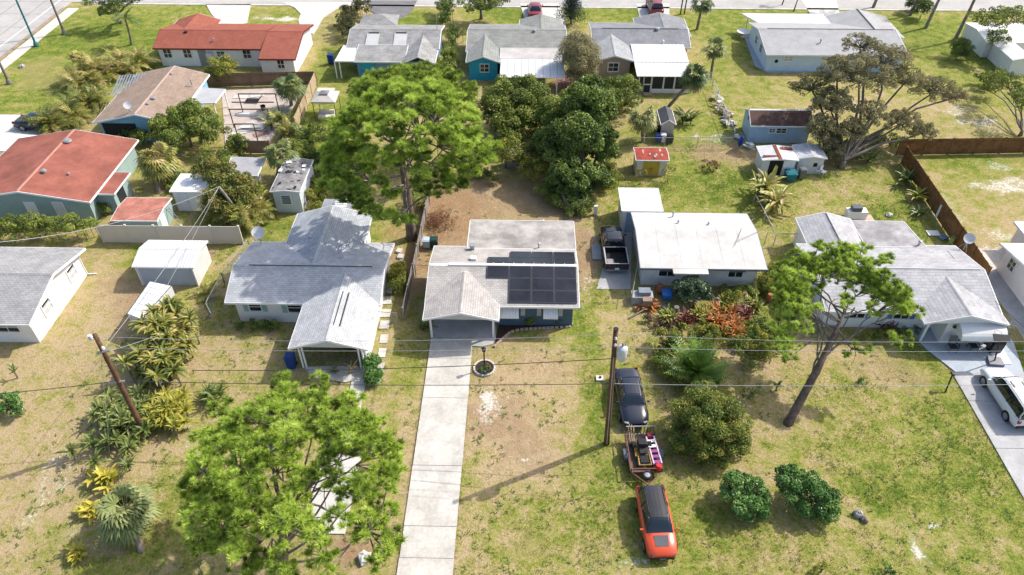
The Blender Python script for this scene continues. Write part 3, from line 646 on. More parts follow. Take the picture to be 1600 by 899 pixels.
# 3. white flat-topped house right of the solar house
E3 = 2.25; x0, x1, y0, yb = gx(1001,420,E3), gx(1199,421,E3), gy(1100,420,E3), gy(1080,333,E3)
MEMB = M('white_roof_coating', (0.58,0.57,0.55), .8, .05, .7, bump=.05, bscale=15, col2=(.47,.455,.425), var2=.04, scale2=2.5)
WSTUC = M('white_stucco', (0.70,0.71,0.73), .85, .07, 1.2, bump=.2, bscale=40, var2=.04)
H = thing('house', 'white stucco house with wide white coated low-pitch roof', 'house', ((x0+x1)/2, (y0+yb)/2, 0))
gable_roof(H, x0, x1, y0, yb, E3, 2.8, 'x', MEMB, ridge=gy(1185,361,2.8), fascia=M('grey_drip_edge',(.16,.17,.19),.5,.05))
wf = gy(1090,446); MB().box(x0+.35, x1-.4, wf, yb-.4, -.1, 2.16).build('wall', WSTUC, H)
bx0, bx1 = gx(1053,428,E3), gx(1108,428,E3)
flat_roof(H, [(bx0,gy(1080,428,2.2)),(bx1,gy(1080,428,2.2)),(bx1,y0+.4),(bx0,y0+.4)], 2.2, MEMB, .12, 2.27, fascia=None)
door(H, 'S', wf, gx(1078,440), mat=M('grey_green_door',(.24,.27,.26),.5,.05))
for a, b in ((1028,1054),(1136,1158)):
    xa, z = WS(a, 436, wf); xb, z2 = WS(b, 436, wf)
    window(H, 'S', wf, (xa+xb)/2, 1.25, xb-xa, .65, mull=1, mun=0)
    MB().box(xa-.06, xb+.06, wf-.35, wf, 1.66, 1.72).build('window_hood', M('blue_grey_metal',(.14,.17,.24),.5,.05), H)
for q in ((1060,347),(1052,334),(1107,350)): p = G(*q, 2.7); vent(H, p[0], p[1], 2.45, .06, .4)
br = MB(); a, b, c = G3(1148,385,2.66), G3(1159,357,2.82), G3(1186,362,2.84); br.tube([a,b],.02,4).tube([G3(1152,377,2.72),c],.018,4)
t_ = br.build('fallen_branch', GREYWOOD); t_.location = (0,0,.05); tag(t_, 'thin forked dead branch lying on the white roof', 'branch')
for k in range(1, 6):
    xx = x0+(x1-x0)*k/6; MB().extr([(y0+.05,E3+.004),(gy(1185,361,2.8),2.804),(yb-.05,E3+.004),(yb-.05,E3+.014),(gy(1185,361,2.8),2.814),(y0+.05,E3+.014)], xx, xx+.05, 'x').build('roof_seam', MEMB, H)
# white annex behind it
ax0, ax1, ay0, ay1 = gx(972,331,2.2), gx(1036,331,2.2), gy(1000,331,2.2), gy(1000,295,2.2)
H = thing('annex_shed', 'white flat-roofed annex with pale blue door behind the white house', 'shed', ((ax0+ax1)/2, (ay0+ay1)/2, 0))
flat_roof(H, [(ax0,ay0),(ax1,ay0),(ax1,ay1),(ax0,ay1)], 2.25, MEMB, .1)
MB().box(ax0+.15, ax1-.15, ay0+.15, ay1-.15, -.1, 2.14).build('wall', M('cream_panel',(.62,.58,.45),.7,.06), H)
door(H, 'S', ay0+.15, ax0+.95, 1.0, 2.0, mat=M('pale_blue_door',(.34,.44,.58),.5,.05))
# pergola-thin posts on drive side
MB().box(ax0+.16, ax0+.4, ay0+.02, ay0+.149, -.1, 2.1).build('corner_board', WHITE, H)

# 4. house on the right with cross gables and painted patio
S4 = shingle('lavender_grey_shingle', (0.43, 0.425, 0.435), 'x', .12, row=.26, wid=.6); S4y = shingle('lavender_grey_shingle', (0.43, 0.425, 0.435), 'y', .12, row=.26, wid=.6)
x0, x1, y0, yb = gx(1290,487,ZE), gx(1545,460,ZE), gy(1380,487,ZE), gy(1480,384,ZE); rid = gy(1450,420,3.3)
x0 = gx(1250,392,ZE)
H = thing('house', 'white house with rippled grey roof, blue shutters and painted patio', 'house', ((x0+x1)/2, (y0+yb)/2, 0))
gable_roof(H, x0, x1, y0, yb, ZE, 3.3, 'x', S4, ridge=rid, cap=S4)
wf = gy(1340,511); gable_wall(H, x0, x1, wf-.45, yb, ZE-.02, 3.25, 'x', WHITE, .45, ridge=rid)
cx0, cx1, cyf = gx(1447,508,ZE), gx(1575,505,ZE), gy(1510,506,ZE)
gable_roof(H, cx0, cx1, cyf, rid-.2, ZE+.02, 3.12, 'y', S4y, cap=S4y)
ewf = gy(1500,536)
MB().extr([(cx0+.3,2.05),(cx1-.3,2.05),(cx1-.3,2.2),((cx0+cx1)/2,2.92),(cx0+.3,2.2)], cyf+.25, cyf+.33, 'y').build('gable_end', WHITE, H)
exa, exb = gx(1466,536), gx(1560,536)
MB().box(exa, cx1-.4, ewf, wf+.3, -.1, 2.25).build('wall', WHITE, H)
window(H, 'S', ewf, (exa+exb)/2+.3, 1.35, 2.4, .9, mull=2)
aw = MB(); n = 7; xa, xb = exa+.6, cx1-.1; pr = []
for i in range(n+1):
    t = i/n*math.pi/2; pr.append((ewf-1.15*math.sin(t), 1.35+.8*math.cos(t)))
for i in range(n): aw.poly([(xa,*pr[i]),(xb,*pr[i]),(xb,*pr[i+1]),(xa,*pr[i+1])])
aw.poly([(xa,*q) for q in pr]+[(xa,ewf,1.35)]); aw.poly([(xb,*q) for q in pr]+[(xb,ewf,1.35)]); aw.build('curved_awning', WHITE, H)
p = G(1437,533); MB().box(p[0]-.07,p[0]+.07,p[1]-.07,p[1]+.07,0,2.35).build('post', TRIM, H)
BSH = M('bright_blue_shutter', (.07,.22,.48), .5, .05)
for a, b in ((1340,490),(1408,494)):
    xx, zz = WS(a, b, wf); window(H, 'S', wf, xx, 1.4, 1.1, .9, shutter=BSH, mull=1)
MB().lathe([(.02,0),(.14,.03),(.02,.3)], (exa+.4, ewf-.2, 1.7), 8).build('wall_lamp', BLACK, H)
bx0, bx1, byb = gx(1244,342,ZE), gx(1330,346,ZE), gy(1285,337,ZE+.3)
gable_roof(H, bx0, bx1, rid-.3, byb, ZE+.02, 2.95, 'y', S4y, cap=S4y, fascia=TRIM)
MB().box(bx0+.25, bx1-.25, yb-.5, byb-.2, -.1, 2.15).build('wall', WHITE, H)
MB().box((bx0+bx1)/2-.04, (bx0+bx1)/2+.04, rid+1.2, byb-.2, 2.96, 3.0).build('ridge_vent', DARKLINE, H)
sx1 = gx(1412,346,ZE)
flat_roof(H, [(bx1+.02,yb-.4),(sx1+.4,yb-.4),(sx1,gy(1380,346,2.25)),(bx1+.02,gy(1380,346,2.25))], 2.42, M('streaked_grey_roof',(.40,.38,.385),.8,.2,.5,var2=.1,scale2=2), z1=2.25)
MB().box(bx1+.1, sx1-.2, yb-.6, gy(1380,346,2.25)-.2, -.1, 2.07).build('wall', WHITE, H)
MB().box(gx(1365,420,3.35), x1-.3, rid-.04, rid+.04, 3.29, 3.35).build('ridge_vent', M('pale_flashing',(.5,.5,.52),.5,.05), H)
p = G(1508,384,2.4); dish(H, p[0]-.2, p[1]-.3, 2.35, .42, -.3)
p = G(1436,382,2.5); vent(H, p[0], p[1], 2.5, .08, .35)

# 5. house at the far left edge
x1, y0, yb = gx(45,507,ZE), gy(40,507,ZE), gy(132,388,ZE); rid = gy(75,428,3.3)
S5 = shingle('mid_grey_shingle', (0.36, 0.355, 0.35), 'x', .14); 
H = thing('house', 'white gabled house with grey roof cut by the left picture edge', 'house', (x1-9, (y0+yb)/2, 0))
gable_roof(H, x1-18, x1, y0, yb, ZE, 3.3, 'x', S5, ridge=rid, cap=S5)
gable_wall(H, x1-18, x1, y0, yb, ZE, 3.3, 'x', WHITE, .5, ridge=rid, ends=(.4,.45))
for a, b in ((110,423),(72,478)):
    yy, zz = WE(a, b, x1-.45); window(H, 'E', x1-.45, yy, 1.45, 1.0, 1.0, mull=1, mun=1, pane=M('pale_blind',(.5,.5,.52),.4,.05), fw=.08)
    MB().box(x1-.45, x1-.40, yy-.42, yy+.42, 1.75, 1.93).build('dark_top_pane', GLASS, H)
xx, zz = WS(12, 513, y0+.5); window(H, 'S', y0+.5, xx, 1.5, 1.6, .8, mull=1)
MB().tube([(x1-.42,yb-.5,2.3),(x1-.42,yb-.5,.1),(x1+.3,yb-.4,.05)], .05, 6).build('downpipe', TRIM, H)

# 6. white metal shed beside it
E6 = 1.95; x0, x1, y0, yb = gx(206,417,E6), gx(302,417,E6), gy(250,417,E6), gy(280,376,E6)
RIBW = M('white_ribbed_metal', (.64,.64,.635), .45, .04, .8)
H = thing('metal_shed', 'white ribbed metal shed in the grass beside a parked trailer', 'shed', ((x0+x1)/2, (y0+yb)/2, 0))
r6 = gable_roof(H, x0, x1, y0, yb, E6, 2.35, 'x', RIBW, ridge=gy(260,388,2.35), th=.08, cap=RIBW)
rb = MB(); rd = gy(260,388,2.35)
for k in range(int((x1-x0)/.24)):
    xx = x0+.1+k*.24
    rb.extr([(y0,E6+.002),(rd,2.352),(yb,E6+.002),(yb,E6+.028),(rd,2.378),(y0,E6+.028)], xx, xx+.05, 'x')
rb.build('rib', RIBW, r6)
MB().extr([(y0+.12,-.05),(yb-.12,-.05),(yb-.12,E6-.07),(rd,2.26),(y0+.12,E6-.07)], x0+.12, x1-.12, 'x').build('wall', RIBW, H)
MB().box(x0+.35, x1-.35, y0+.08, y0+.118, 0, 1.75).build('shaded_front_panel', M('blue_grey_shade',(.36,.42,.50),.5,.04), H)  # wide front panel, the wall's blue-grey shade put into its colour
for q in (x0+.12, x1-.2): MB().box(q, q+.08, y0+.04, y0+.118, 0, 1.85).build('corner_trim', TRIM, H)

# 7. red-roofed mint house at left
S7 = M('red_roof_coating', RED_R, .8, .17, .5, bump=.1, bscale=10, var2=.08, scale2=2.5)
xr7 = gx(25,300,3.3); x0, x1 = 2*xr7-gx(208,228,ZE), gx(208,228,ZE); y0, yb = gy(100,315,ZE), gy(160,212,ZE+.4)
MINTW = M('mint_wall', (.32,.43,.41), .75, .06, 1.0, var2=.03)
H = thing('house', 'mint green house with broad faded red roof near left edge', 'house', (xr7, (y0+yb)/2, 0))
r7 = gable_roof(H, x0, x1, y0, yb, ZE, 3.3, 'y', S7, ridge=xr7, cap=M('faded_red_cap',(.5,.24,.18),.8,.1))
gable_wall(H, x0, x1, y0, yb, ZE, 3.3, 'y', MINTW, .4, ridge=xr7)
nx1, ny0, ny1 = gx(179,303,2.1), gy(165,304,2.1), gy(178,270,2.1)
flat_roof(H, [(x1-.4,ny0),(nx1,ny0),(nx1,ny1),(x1-.4,ny1)], 2.14, S7, .1)
MB().box(x1-.5, nx1-.3, ny0+.25, ny1-.2, -.1, 2.02).build('wall', MINTW, H)
door(H, 'E', nx1-.3, (ny0+ny1)/2-.3, 1.2, 1.95, mat=M('glass_slider',(.03,.035,.04),.1,.05,spec=.6))
for a, b in ((53,332),(95,328)):
    xx, zz = WS(a, b, y0+.4)
    if a < 60: door(H, 'S', y0+.4, xx, .95, 1.95, mat=WHITE)
    else: window(H, 'S', y0+.4, xx, 1.3, .8, 1.3, pane=M('white_blind',(.62,.63,.65),.5,.03), mun=0, mull=0)
yy, zz = WE(198, 251, x1-.4); MB().lathe([(.14,0),(.14,.04)], (x1-.39, yy, 1.9), 10, 'x').build('gable_vent', DARK, H)
for q, w in (((107,224),.22),((70,271),.14)):
    p = G(*q, 3.1); MB().box(p[0]-.5,p[0]+.5,p[1]-1.0,p[1]+.9,2.9,3.02).build('roof_patch', M('pale_patch',(.5,.46,.42),.8,.1), H); vent(H, p[0], p[1], 3.0, w, .45)
p = G(108,274,2.8); vent(H, p[0], p[1], 2.75, .07, .3)
# its white carport roof beyond
H = thing('carport', 'flat white carport roof at the left edge behind the red roof', 'carport', (*G(15,225), 0))
a = [G(-90,236,2.3), G(18,236,2.3), G(58,212,2.3), G(-40,206,2.3)]
flat_roof(H, a, 2.3, WHITE, .12)
for q in a: MB().box(q[0]-.05+(.3 if q[0] < -50 else -.3), q[0]+.05+(.3 if q[0] < -50 else -.3), q[1]-.05, q[1]+.05, 0, 2.2).build('post', TRIM, H)

# 8. brown-roofed blue house
S8 = shingle('brown_shingle', (0.33, 0.245, 0.19), 'y', .12, stain=(.82,.8,.78)); xr8 = gx(240,142,3.25)
x0, x1, y0, yb = gx(146,190,ZE), gx(254,188,ZE), gy(207,186,ZE+.4), gy(290,112,ZE+.3)
PB = M('sky_blue_wall', (.22,.42,.56), .7, .06, 1.0, var2=.03)
x1 = gx(327,116,ZE)
H = thing('house', 'pale blue house with brown shingle roof beside the paved yard', 'house', (xr8, (y0+yb)/2, 0))
gable_roof(H, x0, x1, y0, yb, ZE, 3.25, 'y', S8, ridge=xr8, cap=M('pink_cap',(.45,.33,.28),.8,.1))
gable_wall(H, x0, x1, y0, yb, ZE, 3.25, 'y', PB, .35, ridge=xr8)
flat_roof(H, [G(290,163,2.1), G(336,161,2.1), G(352,140,2.1), G(310,138,2.1)], 2.12, M('grey_patio_roof',(.42,.42,.43),.7,.06), .1)
for q in ((333,160),(350,141)): p = G(*q, 2.0); MB().box(p[0]-.07,p[0]+.03,p[1]-.05,p[1]+.05,0,2.0).build('post', TRIM, H)
f8 = MB()
for k in range(10):
    a = G(172+k*4.5, 149-k*.3, 2.35); b = G(188+k*4.2, 121-k*.3, 2.35)
    f8.add([(a[0],a[1],2.3),(a[0]+.2,a[1],2.34),(b[0]+.2,b[1],2.62),(b[0],b[1],2.58)], [(0,1,2,3)])
f8.build('metal_patch', M('zinc_sheet',(.42,.44,.45),.4,.08,metal=.4), H)
for q, r_ in (((268,117),.1),((240,155),.16),((231,164),.1),((298,127),.06)): p = G(*q, 3.1); vent(H, p[0], p[1], 2.95, r_, .35)
p = G(204,177,3.0); dish(H, p[0], p[1], 2.9, .38, .3)
window(H, 'S', y0+.35, xr8+1.3, 1.4, 1.1, .9)
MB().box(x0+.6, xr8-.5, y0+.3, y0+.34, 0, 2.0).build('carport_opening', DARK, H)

# 9. long white house with red roof
S9 = shingle('terracotta_shingle', (0.33, 0.105, 0.07), 'x', .1, stain=(.86,.84,.82)); S9y = shingle('terracotta_shingle', (0.33, 0.105, 0.07), 'y', .1, stain=(.86,.84,.82))
x0, x1, xm = gx(239,75,ZE), gx(488,40,ZE), gx(410,77,ZE); y0, y0r, yb = gy(320,76,ZE), gy(436,89,ZE), gy(440,38,ZE); rid = gy(330,47,3.3)
H = thing('house', 'long white house with bright terracotta red gable roof', 'house', ((x0+x1)/2, (y0+yb)/2, 0))
DRED = M('dark_red_fascia', (.16,.03,.025), .6, .05)
gable_roof(H, x0, xm, y0, yb, ZE, 3.3, 'x', S9, ridge=rid, cap=S9, fascia=DRED)
gable_roof(H, xm+.02, x1, y0r, yb+.02, ZE-.25, 3.22, 'x', S9, ridge=rid, cap=S9, fascia=DRED, zb=ZE)
MB().box(xm-.09, xm+.09, y0, rid, 2.2, 2.3).build('valley_strip', M('pink_strip',(.55,.33,.25),.7,.05), H)
gable_wall(H, x0, xm, y0, yb, ZE, 3.3, 'x', WHITE, .35, ridge=rid)
gable_wall(H, xm-.3, x1, y0r, yb, ZE-.3, 3.15, 'x', WHITE, .35, ridge=rid)
gable_roof(H, gx(268,42,ZE), gx(342,36,ZE), rid, gy(310,22,3.0), ZE, 3.1, 'y', S9y, cap=S9y)
MB().box(gx(272,42,2), gx(338,36,2), yb-.5, gy(310,22,3.0)-.3, -.1, 2.1).build('wall', WHITE, H)
for a in (261, 292, 344, 385): 
    xx, zz = WS(a, 81, y0+.35); window(H, 'S', y0+.35, xx, 1.5, .9, .95 if a != 344 else .6)
xx, zz = WS(316, 84, y0+.35); door(H, 'S', y0+.35, xx, .95, 1.95, mat=M('grey_screen_door',(.25,.27,.27),.5,.05))
xx, zz = WS(327, 82, y0+.35); MB().box(xx-.35,xx+.35,y0-.05,y0+.36,1.25,1.7).build('window_air_conditioner', M('ac_white',(.6,.6,.58),.5,.05), H)
xx, zz = WS(438, 96, y0r+.35); window(H, 'S', y0r+.35, xx, 1.25, .75, .95)
p = G(290,50,3.2); MB().box(p[0]-.2,p[0]+.2,p[1]-.2,p[1]+.2,2.9,3.25).build('roof_vent', DARK, H)
p = G(333,62,2.9); vent(H, p[0], p[1], 2.75, .07, .3)

# 10. grey-roofed house with pale porch
S10 = shingle('old_grey_shingle', (0.34, 0.335, 0.325), 'x', .14, stain=(.7,.7,.7)); S10y = shingle('old_grey_shingle', (0.34, 0.335, 0.325), 'y', .14, stain=(.7,.7,.7))
x0, x1, y0, yb = gx(541,75,ZE), gx(685,80,ZE), gy(620,74,ZE+.1), gy(620,39,ZE); rid = gy(620,46,3.2)
DENIM = M('denim_blue_wall', (.15,.27,.38), .7, .06, 1.0)
H = thing('house', 'grey-roofed blue house with two skylights behind the big pine', 'house', ((x0+x1)/2, (y0+yb)/2, 0))
gable_roof(H, x0, x1, y0, yb, ZE, 3.2, 'x', S10, ridge=rid, cap=S10)
gable_wall(H, x0, x1, y0, yb, ZE, 3.2, 'x', DENIM, .35, ridge=rid)
fy = gy(620,97,2.1); xg = gx(628,95,2.1)
flat_roof(H, [(gx(552,97,2.1),fy),(xg+.3,fy),(xg+.3,y0+.5),(gx(552,97,2.1),y0+.5)], 2.1, S10, .1, ZE+.18)
gable_roof(H, xg, gx(680,97,2.1), fy-.3, rid-.3, 2.12, 2.95, 'y', S10y, cap=S10y)
MB().box(gx(556,97,2.1), gx(678,97,2.1)-.3, fy+.3, y0+.6, -.1, 2.0).build('wall', DENIM, H)
flat_roof(H, [(gx(526,97,2.1)-.2,fy),(gx(552,97,2.1)-.03,fy),(gx(552,97,2.1)-.03,y0+.6),(gx(535,78,2.2),y0+.6)], 2.14, RIBW, .08, 2.3)
for a in (529, 536): 
    p = gx(a,118); MB().box(p-.06, p+.06, fy+.1, fy+.2, 0, 2.05).build('post', TRIM, H)
for a in (584, 627):
    p = G(a, 53, 3.0); MB().box(p[0]-.6,p[0]+.6,p[1]-.05,p[1]+.3,2.8,3.08).build('roof_vent', BLACK, H)
    q = G(a-3, 65, 2.7); MB().add([(p[0]-.75,q[1]-.6,2.42),(p[0]+.75,q[1]-.6,2.42),(p[0]+.75,p[1]-.1,3.0),(p[0]-.75,p[1]-.1,3.0)],[(0,1,2,3)]).build('pale_roof_patch', M('pale_grey_patch',(.5,.5,.49),.8,.06), H).location = (0,0,.06)
hip = MB(); a, b = G(560,45,2.3), G(622,36,2.3); ap = G(590,24,3.0)
hip.add([(gx(560,40,2.4),yb-.5,2.4),(gx(622,36,2.4),yb-.5,2.4),(gx(622,30,2.3),yb+3.2,2.3),(gx(565,30,2.3),yb+3.2,2.3),(gx(592,28,3),yb+1.6,3.05)],[(0,1,4),(1,2,4),(2,3,4),(3,0,4),(3,2,1,0)]); hip.build('roof', S10, H)
window(H, 'S', fy+.3, gx(570,104,1.4), 1.35, .8, .85); window(H, 'S', fy+.3, gx(650,104,1.4), 1.4, .8, .8)
MB().tube([(gx(683,50,3),rid,3.0),(gx(683,50,3),rid,5.0)], .03, 5).build('mast', GALV, H)
TEALW = M('bright_teal_wall', (.02,.30,.42), .6, .05, 1.0, var2=.03)
MB().box(gx(563,108,1.2), gx(585,108,1.2), fy+.2, fy+.29, .2, 1.95).build('door_surround', TEALW, H)

# 11. teal house
S11 = shingle('green_grey_shingle', (0.27, 0.275, 0.255), 'x', .1, row=.3, wid=.7); S11y = shingle('green_grey_shingle', (0.27, 0.275, 0.255), 'y', .1, row=.3, wid=.7)
x0, x1, yb = gx(734,46,3.2)-.2, 4.6, gy(760,38,ZE); rid = gy(760,46,3.2); y0 = 2*rid-yb-.4
H = thing('house', 'bright teal house with grey-green roof and white patio cover', 'house', ((x0+x1)/2, rid, 0))
gable_roof(H, x0, x1, y0, yb, ZE, 3.2, 'x', S11, ridge=rid, cap=S11)
gable_wall(H, x0, x1, y0, yb, ZE, 3.2, 'x', TEALW, .35, ridge=rid)
wx0, wx1, wyf = gx(728,97,ZE), gx(781,97,ZE), gy(755,97,ZE)
gable_roof(H, wx0, wx1, wyf, rid, ZE+.02, 3.0, 'y', S11y, cap=S11y)
gable_wall(H, wx0, wx1, wyf, rid, ZE+.02, 3.0, 'y', TEALW, .3)
window(H, 'S', wyf+.3, gx(757,106,1.5), 1.45, .95, .9)
py = gy(830,121,2.15)
STP = M('stained_patio_panel', (.52,.49,.46), .7, .12, .7)
flat_roof(H, [(wx1+.02,y0-1.9),(4.2,y0-1.9),(4.2,y0+.5),(wx1+.02,y0+.5)], 2.36, STP, .08, 2.52)
n = 9
for k in range(n):
    xa = wx1+.1+k*(4.1-wx1)/n; flat_roof(H, [(xa,py),(xa+(4.1-wx1)/n-.03,py),(xa+(4.1-wx1)/n-.03,y0-1.92),(xa,y0-1.92)], 2.12, RIBW, .06, 2.34, fascia=None, name='roof_panel')
for k in range(6): MB().box(wx1+.3+k*1.2, wx1+.4+k*1.2, py+.25, py+.35, 0, 2.08).build('post', TRIM, H)
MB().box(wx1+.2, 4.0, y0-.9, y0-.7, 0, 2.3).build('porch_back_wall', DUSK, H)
p = G(835,50,3.1); vent(H, p[0], p[1], 2.95, .12, .4)
gable_roof(H, gx(812,34,ZE), gx(878,32,ZE), rid, gy(840,22,3.0), ZE, 3.0, 'y', S11y, cap=S11y)
MB().box(gx(815,34,2), gx(874,32,2), yb-.5, gy(840,22,3.0)-.3, -.1, 2.1).build('wall', TEALW, H)

# 12. tan house with screened porch
S12 = shingle('slate_grey_shingle', (0.26, 0.265, 0.28), 'x', .12); S12y = shingle('slate_grey_shingle', (0.26, 0.265, 0.28), 'y', .12)
x0, x1, yb = gx(924,46,3.2), gx(1074,44,3.2), gy(1000,36,ZE); rid = gy(1000,45,3.2); y0 = gy(1020,73,ZE+.1)
TANW = M('tan_wall', (.43,.34,.27), .75, .06, 1.0, var2=.03)
H = thing('house', 'tan house with slate grey roof and white screened porch', 'house', ((x0+x1)/2, rid, 0))
gable_roof(H, x0, x1, y0, yb, ZE, 3.2, 'x', S12, ridge=rid, cap=S12)
gable_wall(H, x0, x1, y0, yb, ZE, 3.2, 'x', TANW, .35, ridge=rid)
wx0, wx1, wyf = gx(931,95,ZE), gx(990,96,ZE), gy(960,95,ZE)
S12p = shingle('mid_slate_shingle', (0.36, 0.37, 0.375), 'y', .1)
gable_roof(H, wx0, wx1, wyf, rid, ZE+.02, 2.95, 'y', S12p, cap=S12p)
gable_wall(H, wx0, wx1, wyf, rid, ZE+.02, 2.95, 'y', TANW, .3)
window(H, 'S', wyf+.3, gx(958,102,1.5), 1.4, 1.1, .95, fw=.1)
pxa, pxb, pyf = wx1+.05, gx(1084,120,2.1), gy(1040,120,2.1); ymid = gy(1040,98,2.25)
n = 14
for k in range(n):
    a, b = pxa+(pxb-pxa)*k/n, pxa+(pxb-pxa)*(k+1)/n-.025
    flat_roof(H, [(a,pyf),(b,pyf),(b,ymid),(a,ymid)], 2.12, RIBW, .06, 2.26, fascia=None, name='roof_panel')
    flat_roof(H, [(a,ymid+.01),(b,ymid+.01),(b,y0+.4),(a,y0+.4)], 2.31, RIBW, .06, 2.52, fascia=None, name='roof_panel')
fp = pyf+.35; SCR = M('dark_insect_screen', (.03,.032,.033), .6, .1)
for k, (a, b) in enumerate(((999,1006),(1006.5,1018),(1019,1037),(1038,1054),(1055,1080))):
    xa, xb = WS(a,125,fp)[0], WS(b,125,fp)[0]; 
    s = MB().box(xa-.05, xa+.05, fp-.05, fp+.05, 0, 2.05).box(xa+.05, xb-.05, fp-.05, fp+.05, 1.98, 2.05).box(xb-.05, xb+.05, fp-.05, fp+.05, 0, 2.05).build('porch_frame', TRIM, H)
    MB().box(xa+.05, xb-.05, fp-.01, fp+.01, .05 if k == 1 else .5, 2.03).build('screen', SCR, s)
    if k == 1: MB().box(xa+.05, xb-.05, fp-.04, fp+.03, .95, 1.07).build('rail', TRIM, s)
MB().box(WS(1019,125,fp)[0], WS(1080,125,fp)[0], fp-.04, fp+.04, .0, .5).build('kick_panel', TRIM, H)
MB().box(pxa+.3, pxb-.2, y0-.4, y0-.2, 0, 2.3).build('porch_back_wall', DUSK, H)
MB().box(WS(1005,140,fp)[0], WS(1018,140,fp)[0], fp-.8, fp-.1, 0, .15).build('step', M('tan_step',(.42,.32,.2),.8,.1), H)
gable_roof(H, gx(992,38,ZE), gx(1072,38,ZE), rid, gy(1025,20,3.0), ZE, 3.05, 'y', S12y, cap=S12y)
MB().box(gx(997,38,2), gx(1066,38,2), yb-.5, gy(1025,20,3.0)-.3, -.1, 2.1).build('wall', TANW, H)
p = G(1027,47,3.15); vent(H, p[0], p[1], 3.0, .16, .4); p = G(1036,67,2.6); vent(H, p[0], p[1], 2.5, .07, .4, WHITE)
MB().box(x0+1.3, x1-1.1, rid-.06, rid+.06, 3.19, 3.25).build('ridge_vent', DARKLINE, H)

# 13. long pale-blue house upper right
S13 = shingle('light_grey_shingle', (0.40, 0.395, 0.395), 'x', .06, stain=(.88,.88,.88)); S13y = shingle('light_grey_shingle', (0.40, 0.395, 0.395), 'y', .06, stain=(.88,.88,.88))
E13 = 2.15; x0, x1, y0 = gx(1199,86,E13), gx(1420,86,E13), gy(1300,86,E13); rid = gy(1300,46,3.1); yb = gy(1300,36,2.2)
ICE = M('ice_blue_wall', (.56,.69,.80), .7, .05, 1.0, var2=.03)
H = thing('house', 'long ice blue house with light grey roof and white rear canopy', 'house', ((x0+x1)/2, (y0+yb)/2, 0))
gable_roof(H, x0, x1, y0, yb, E13, 3.1, 'x', S13, ridge=rid, cap=S13)
gable_wall(H, x0, x1, y0, yb, E13, 3.1, 'x', ICE, .3, ridge=rid)
flat_roof(H, [(gx(1190,40,2.3),yb+.02),(gx(1300,38,2.3),yb+.02),(gx(1292,28,2.3),yb+3.0),(gx(1166,30,2.3),yb+3.0)], 2.12, WHITE, .1)
for a in (1170, 1230, 1285): p = gx(a,33,1.5); MB().box(p-.05,p+.05,yb+2.7,yb+2.8,0,2.0).build('post', TRIM, H)
gable_roof(H, gx(1296,32,2.2), gx(1392,36,2.2), rid, gy(1340,16,2.9), E13, 3.05, 'y', S13y, cap=DARKLINE)
MB().box(gx(1300,32,2), gx(1388,36,2), yb-.4, gy(1340,16,2.9)-.3, -.1, 2.0).build('wall', ICE, H)
MB().box(gx(1200,46,3.15), gx(1395,46,3.15), rid-.05, rid+.05, 3.08, 3.15).build('ridge_vent', DARKLINE, H)
xx, _ = WS(1232, 91, y0+.3); window(H, 'S', y0+.3, xx, 1.55, .95, .55, pane=M('pale_blind2',(.5,.5,.48),.4,.05))
xx, _ = WS(1302, 90, y0+.3); window(H, 'S', y0+.3, xx, 1.45, .6, .8)
xx, _ = WS(1213, 96, y0+.3); MB().lathe([(.2,0),(.2,.05)], (xx,y0+.25,1.2), 10,'y').build('wall_ornament', DARK, H)
for a, b in ((1184,55),(1190,73)): yy, zz = WE(a, b, x0+.3); window(H, 'W', x0+.3, min(max(yy,y0+1),yb-1), 1.4, .9, .9)
p = G(1282,66,2.7); vent(H, p[0], p[1], 2.55, .07, .5)
paved('house_path', PATIO_B, [(1162,55),(1176,55),(1190,92),(1205,104),(1260,102),(1330,104),(1330,112),(1200,114),(1180,104)], z=.05)
ut = thing('round_table', 'round white garden table beside ice blue house', 'table', (*G(1161,58), 0))
MB().lathe([(.9,0),(.9,.06)], (0,0,.7), 16).build('tabletop', WHITE, ut, local=True); MB().lathe([(.3,0),(.06,.06),(.06,.7)], (0,0,0), 8).build('pedestal', WHITE, ut, local=True)

# 14. small blue garage with brown roof
E14 = 1.95; x0, x1, y0 = gx(1174,197,E14), gx(1271,197,E14), gy(1220,197,E14); rid = gy(1220,171,2.85); yb = 2*rid-y0
S14 = shingle('maroon_brown_shingle', (0.13, 0.075, 0.06), 'x', .15)
SKYB = M('light_blue_siding', (.40,.55,.68), .65, .05, 1.0, var2=.03)
H = thing('garage', 'small light blue outbuilding with dark brown roof', 'garage', ((x0+x1)/2, rid, 0))
gable_roof(H, x0, x1, y0, yb, E14, 2.85, 'x', S14, cap=WHITE, th=.1)
gable_wall(H, x0, x1, y0, yb, E14, 2.85, 'x', SKYB, .15, th=.1)
for a, w, h in ((1207,.55,.4),(1221.5,.95,.5)):
    xx, zz = WS(a, 202, y0+.15); window(H, 'S', y0+.15, xx, 1.35, w, h, mull=1)
yy = rid; d = MB(); d.add([(x0+.13,yy-.2,1.9),(x0+.13,yy,2.2),(x0+.13,yy+.2,1.9),(x0+.13,yy,1.6)],[(0,1,2,3)]); d.build('gable_vent', DARK, H)
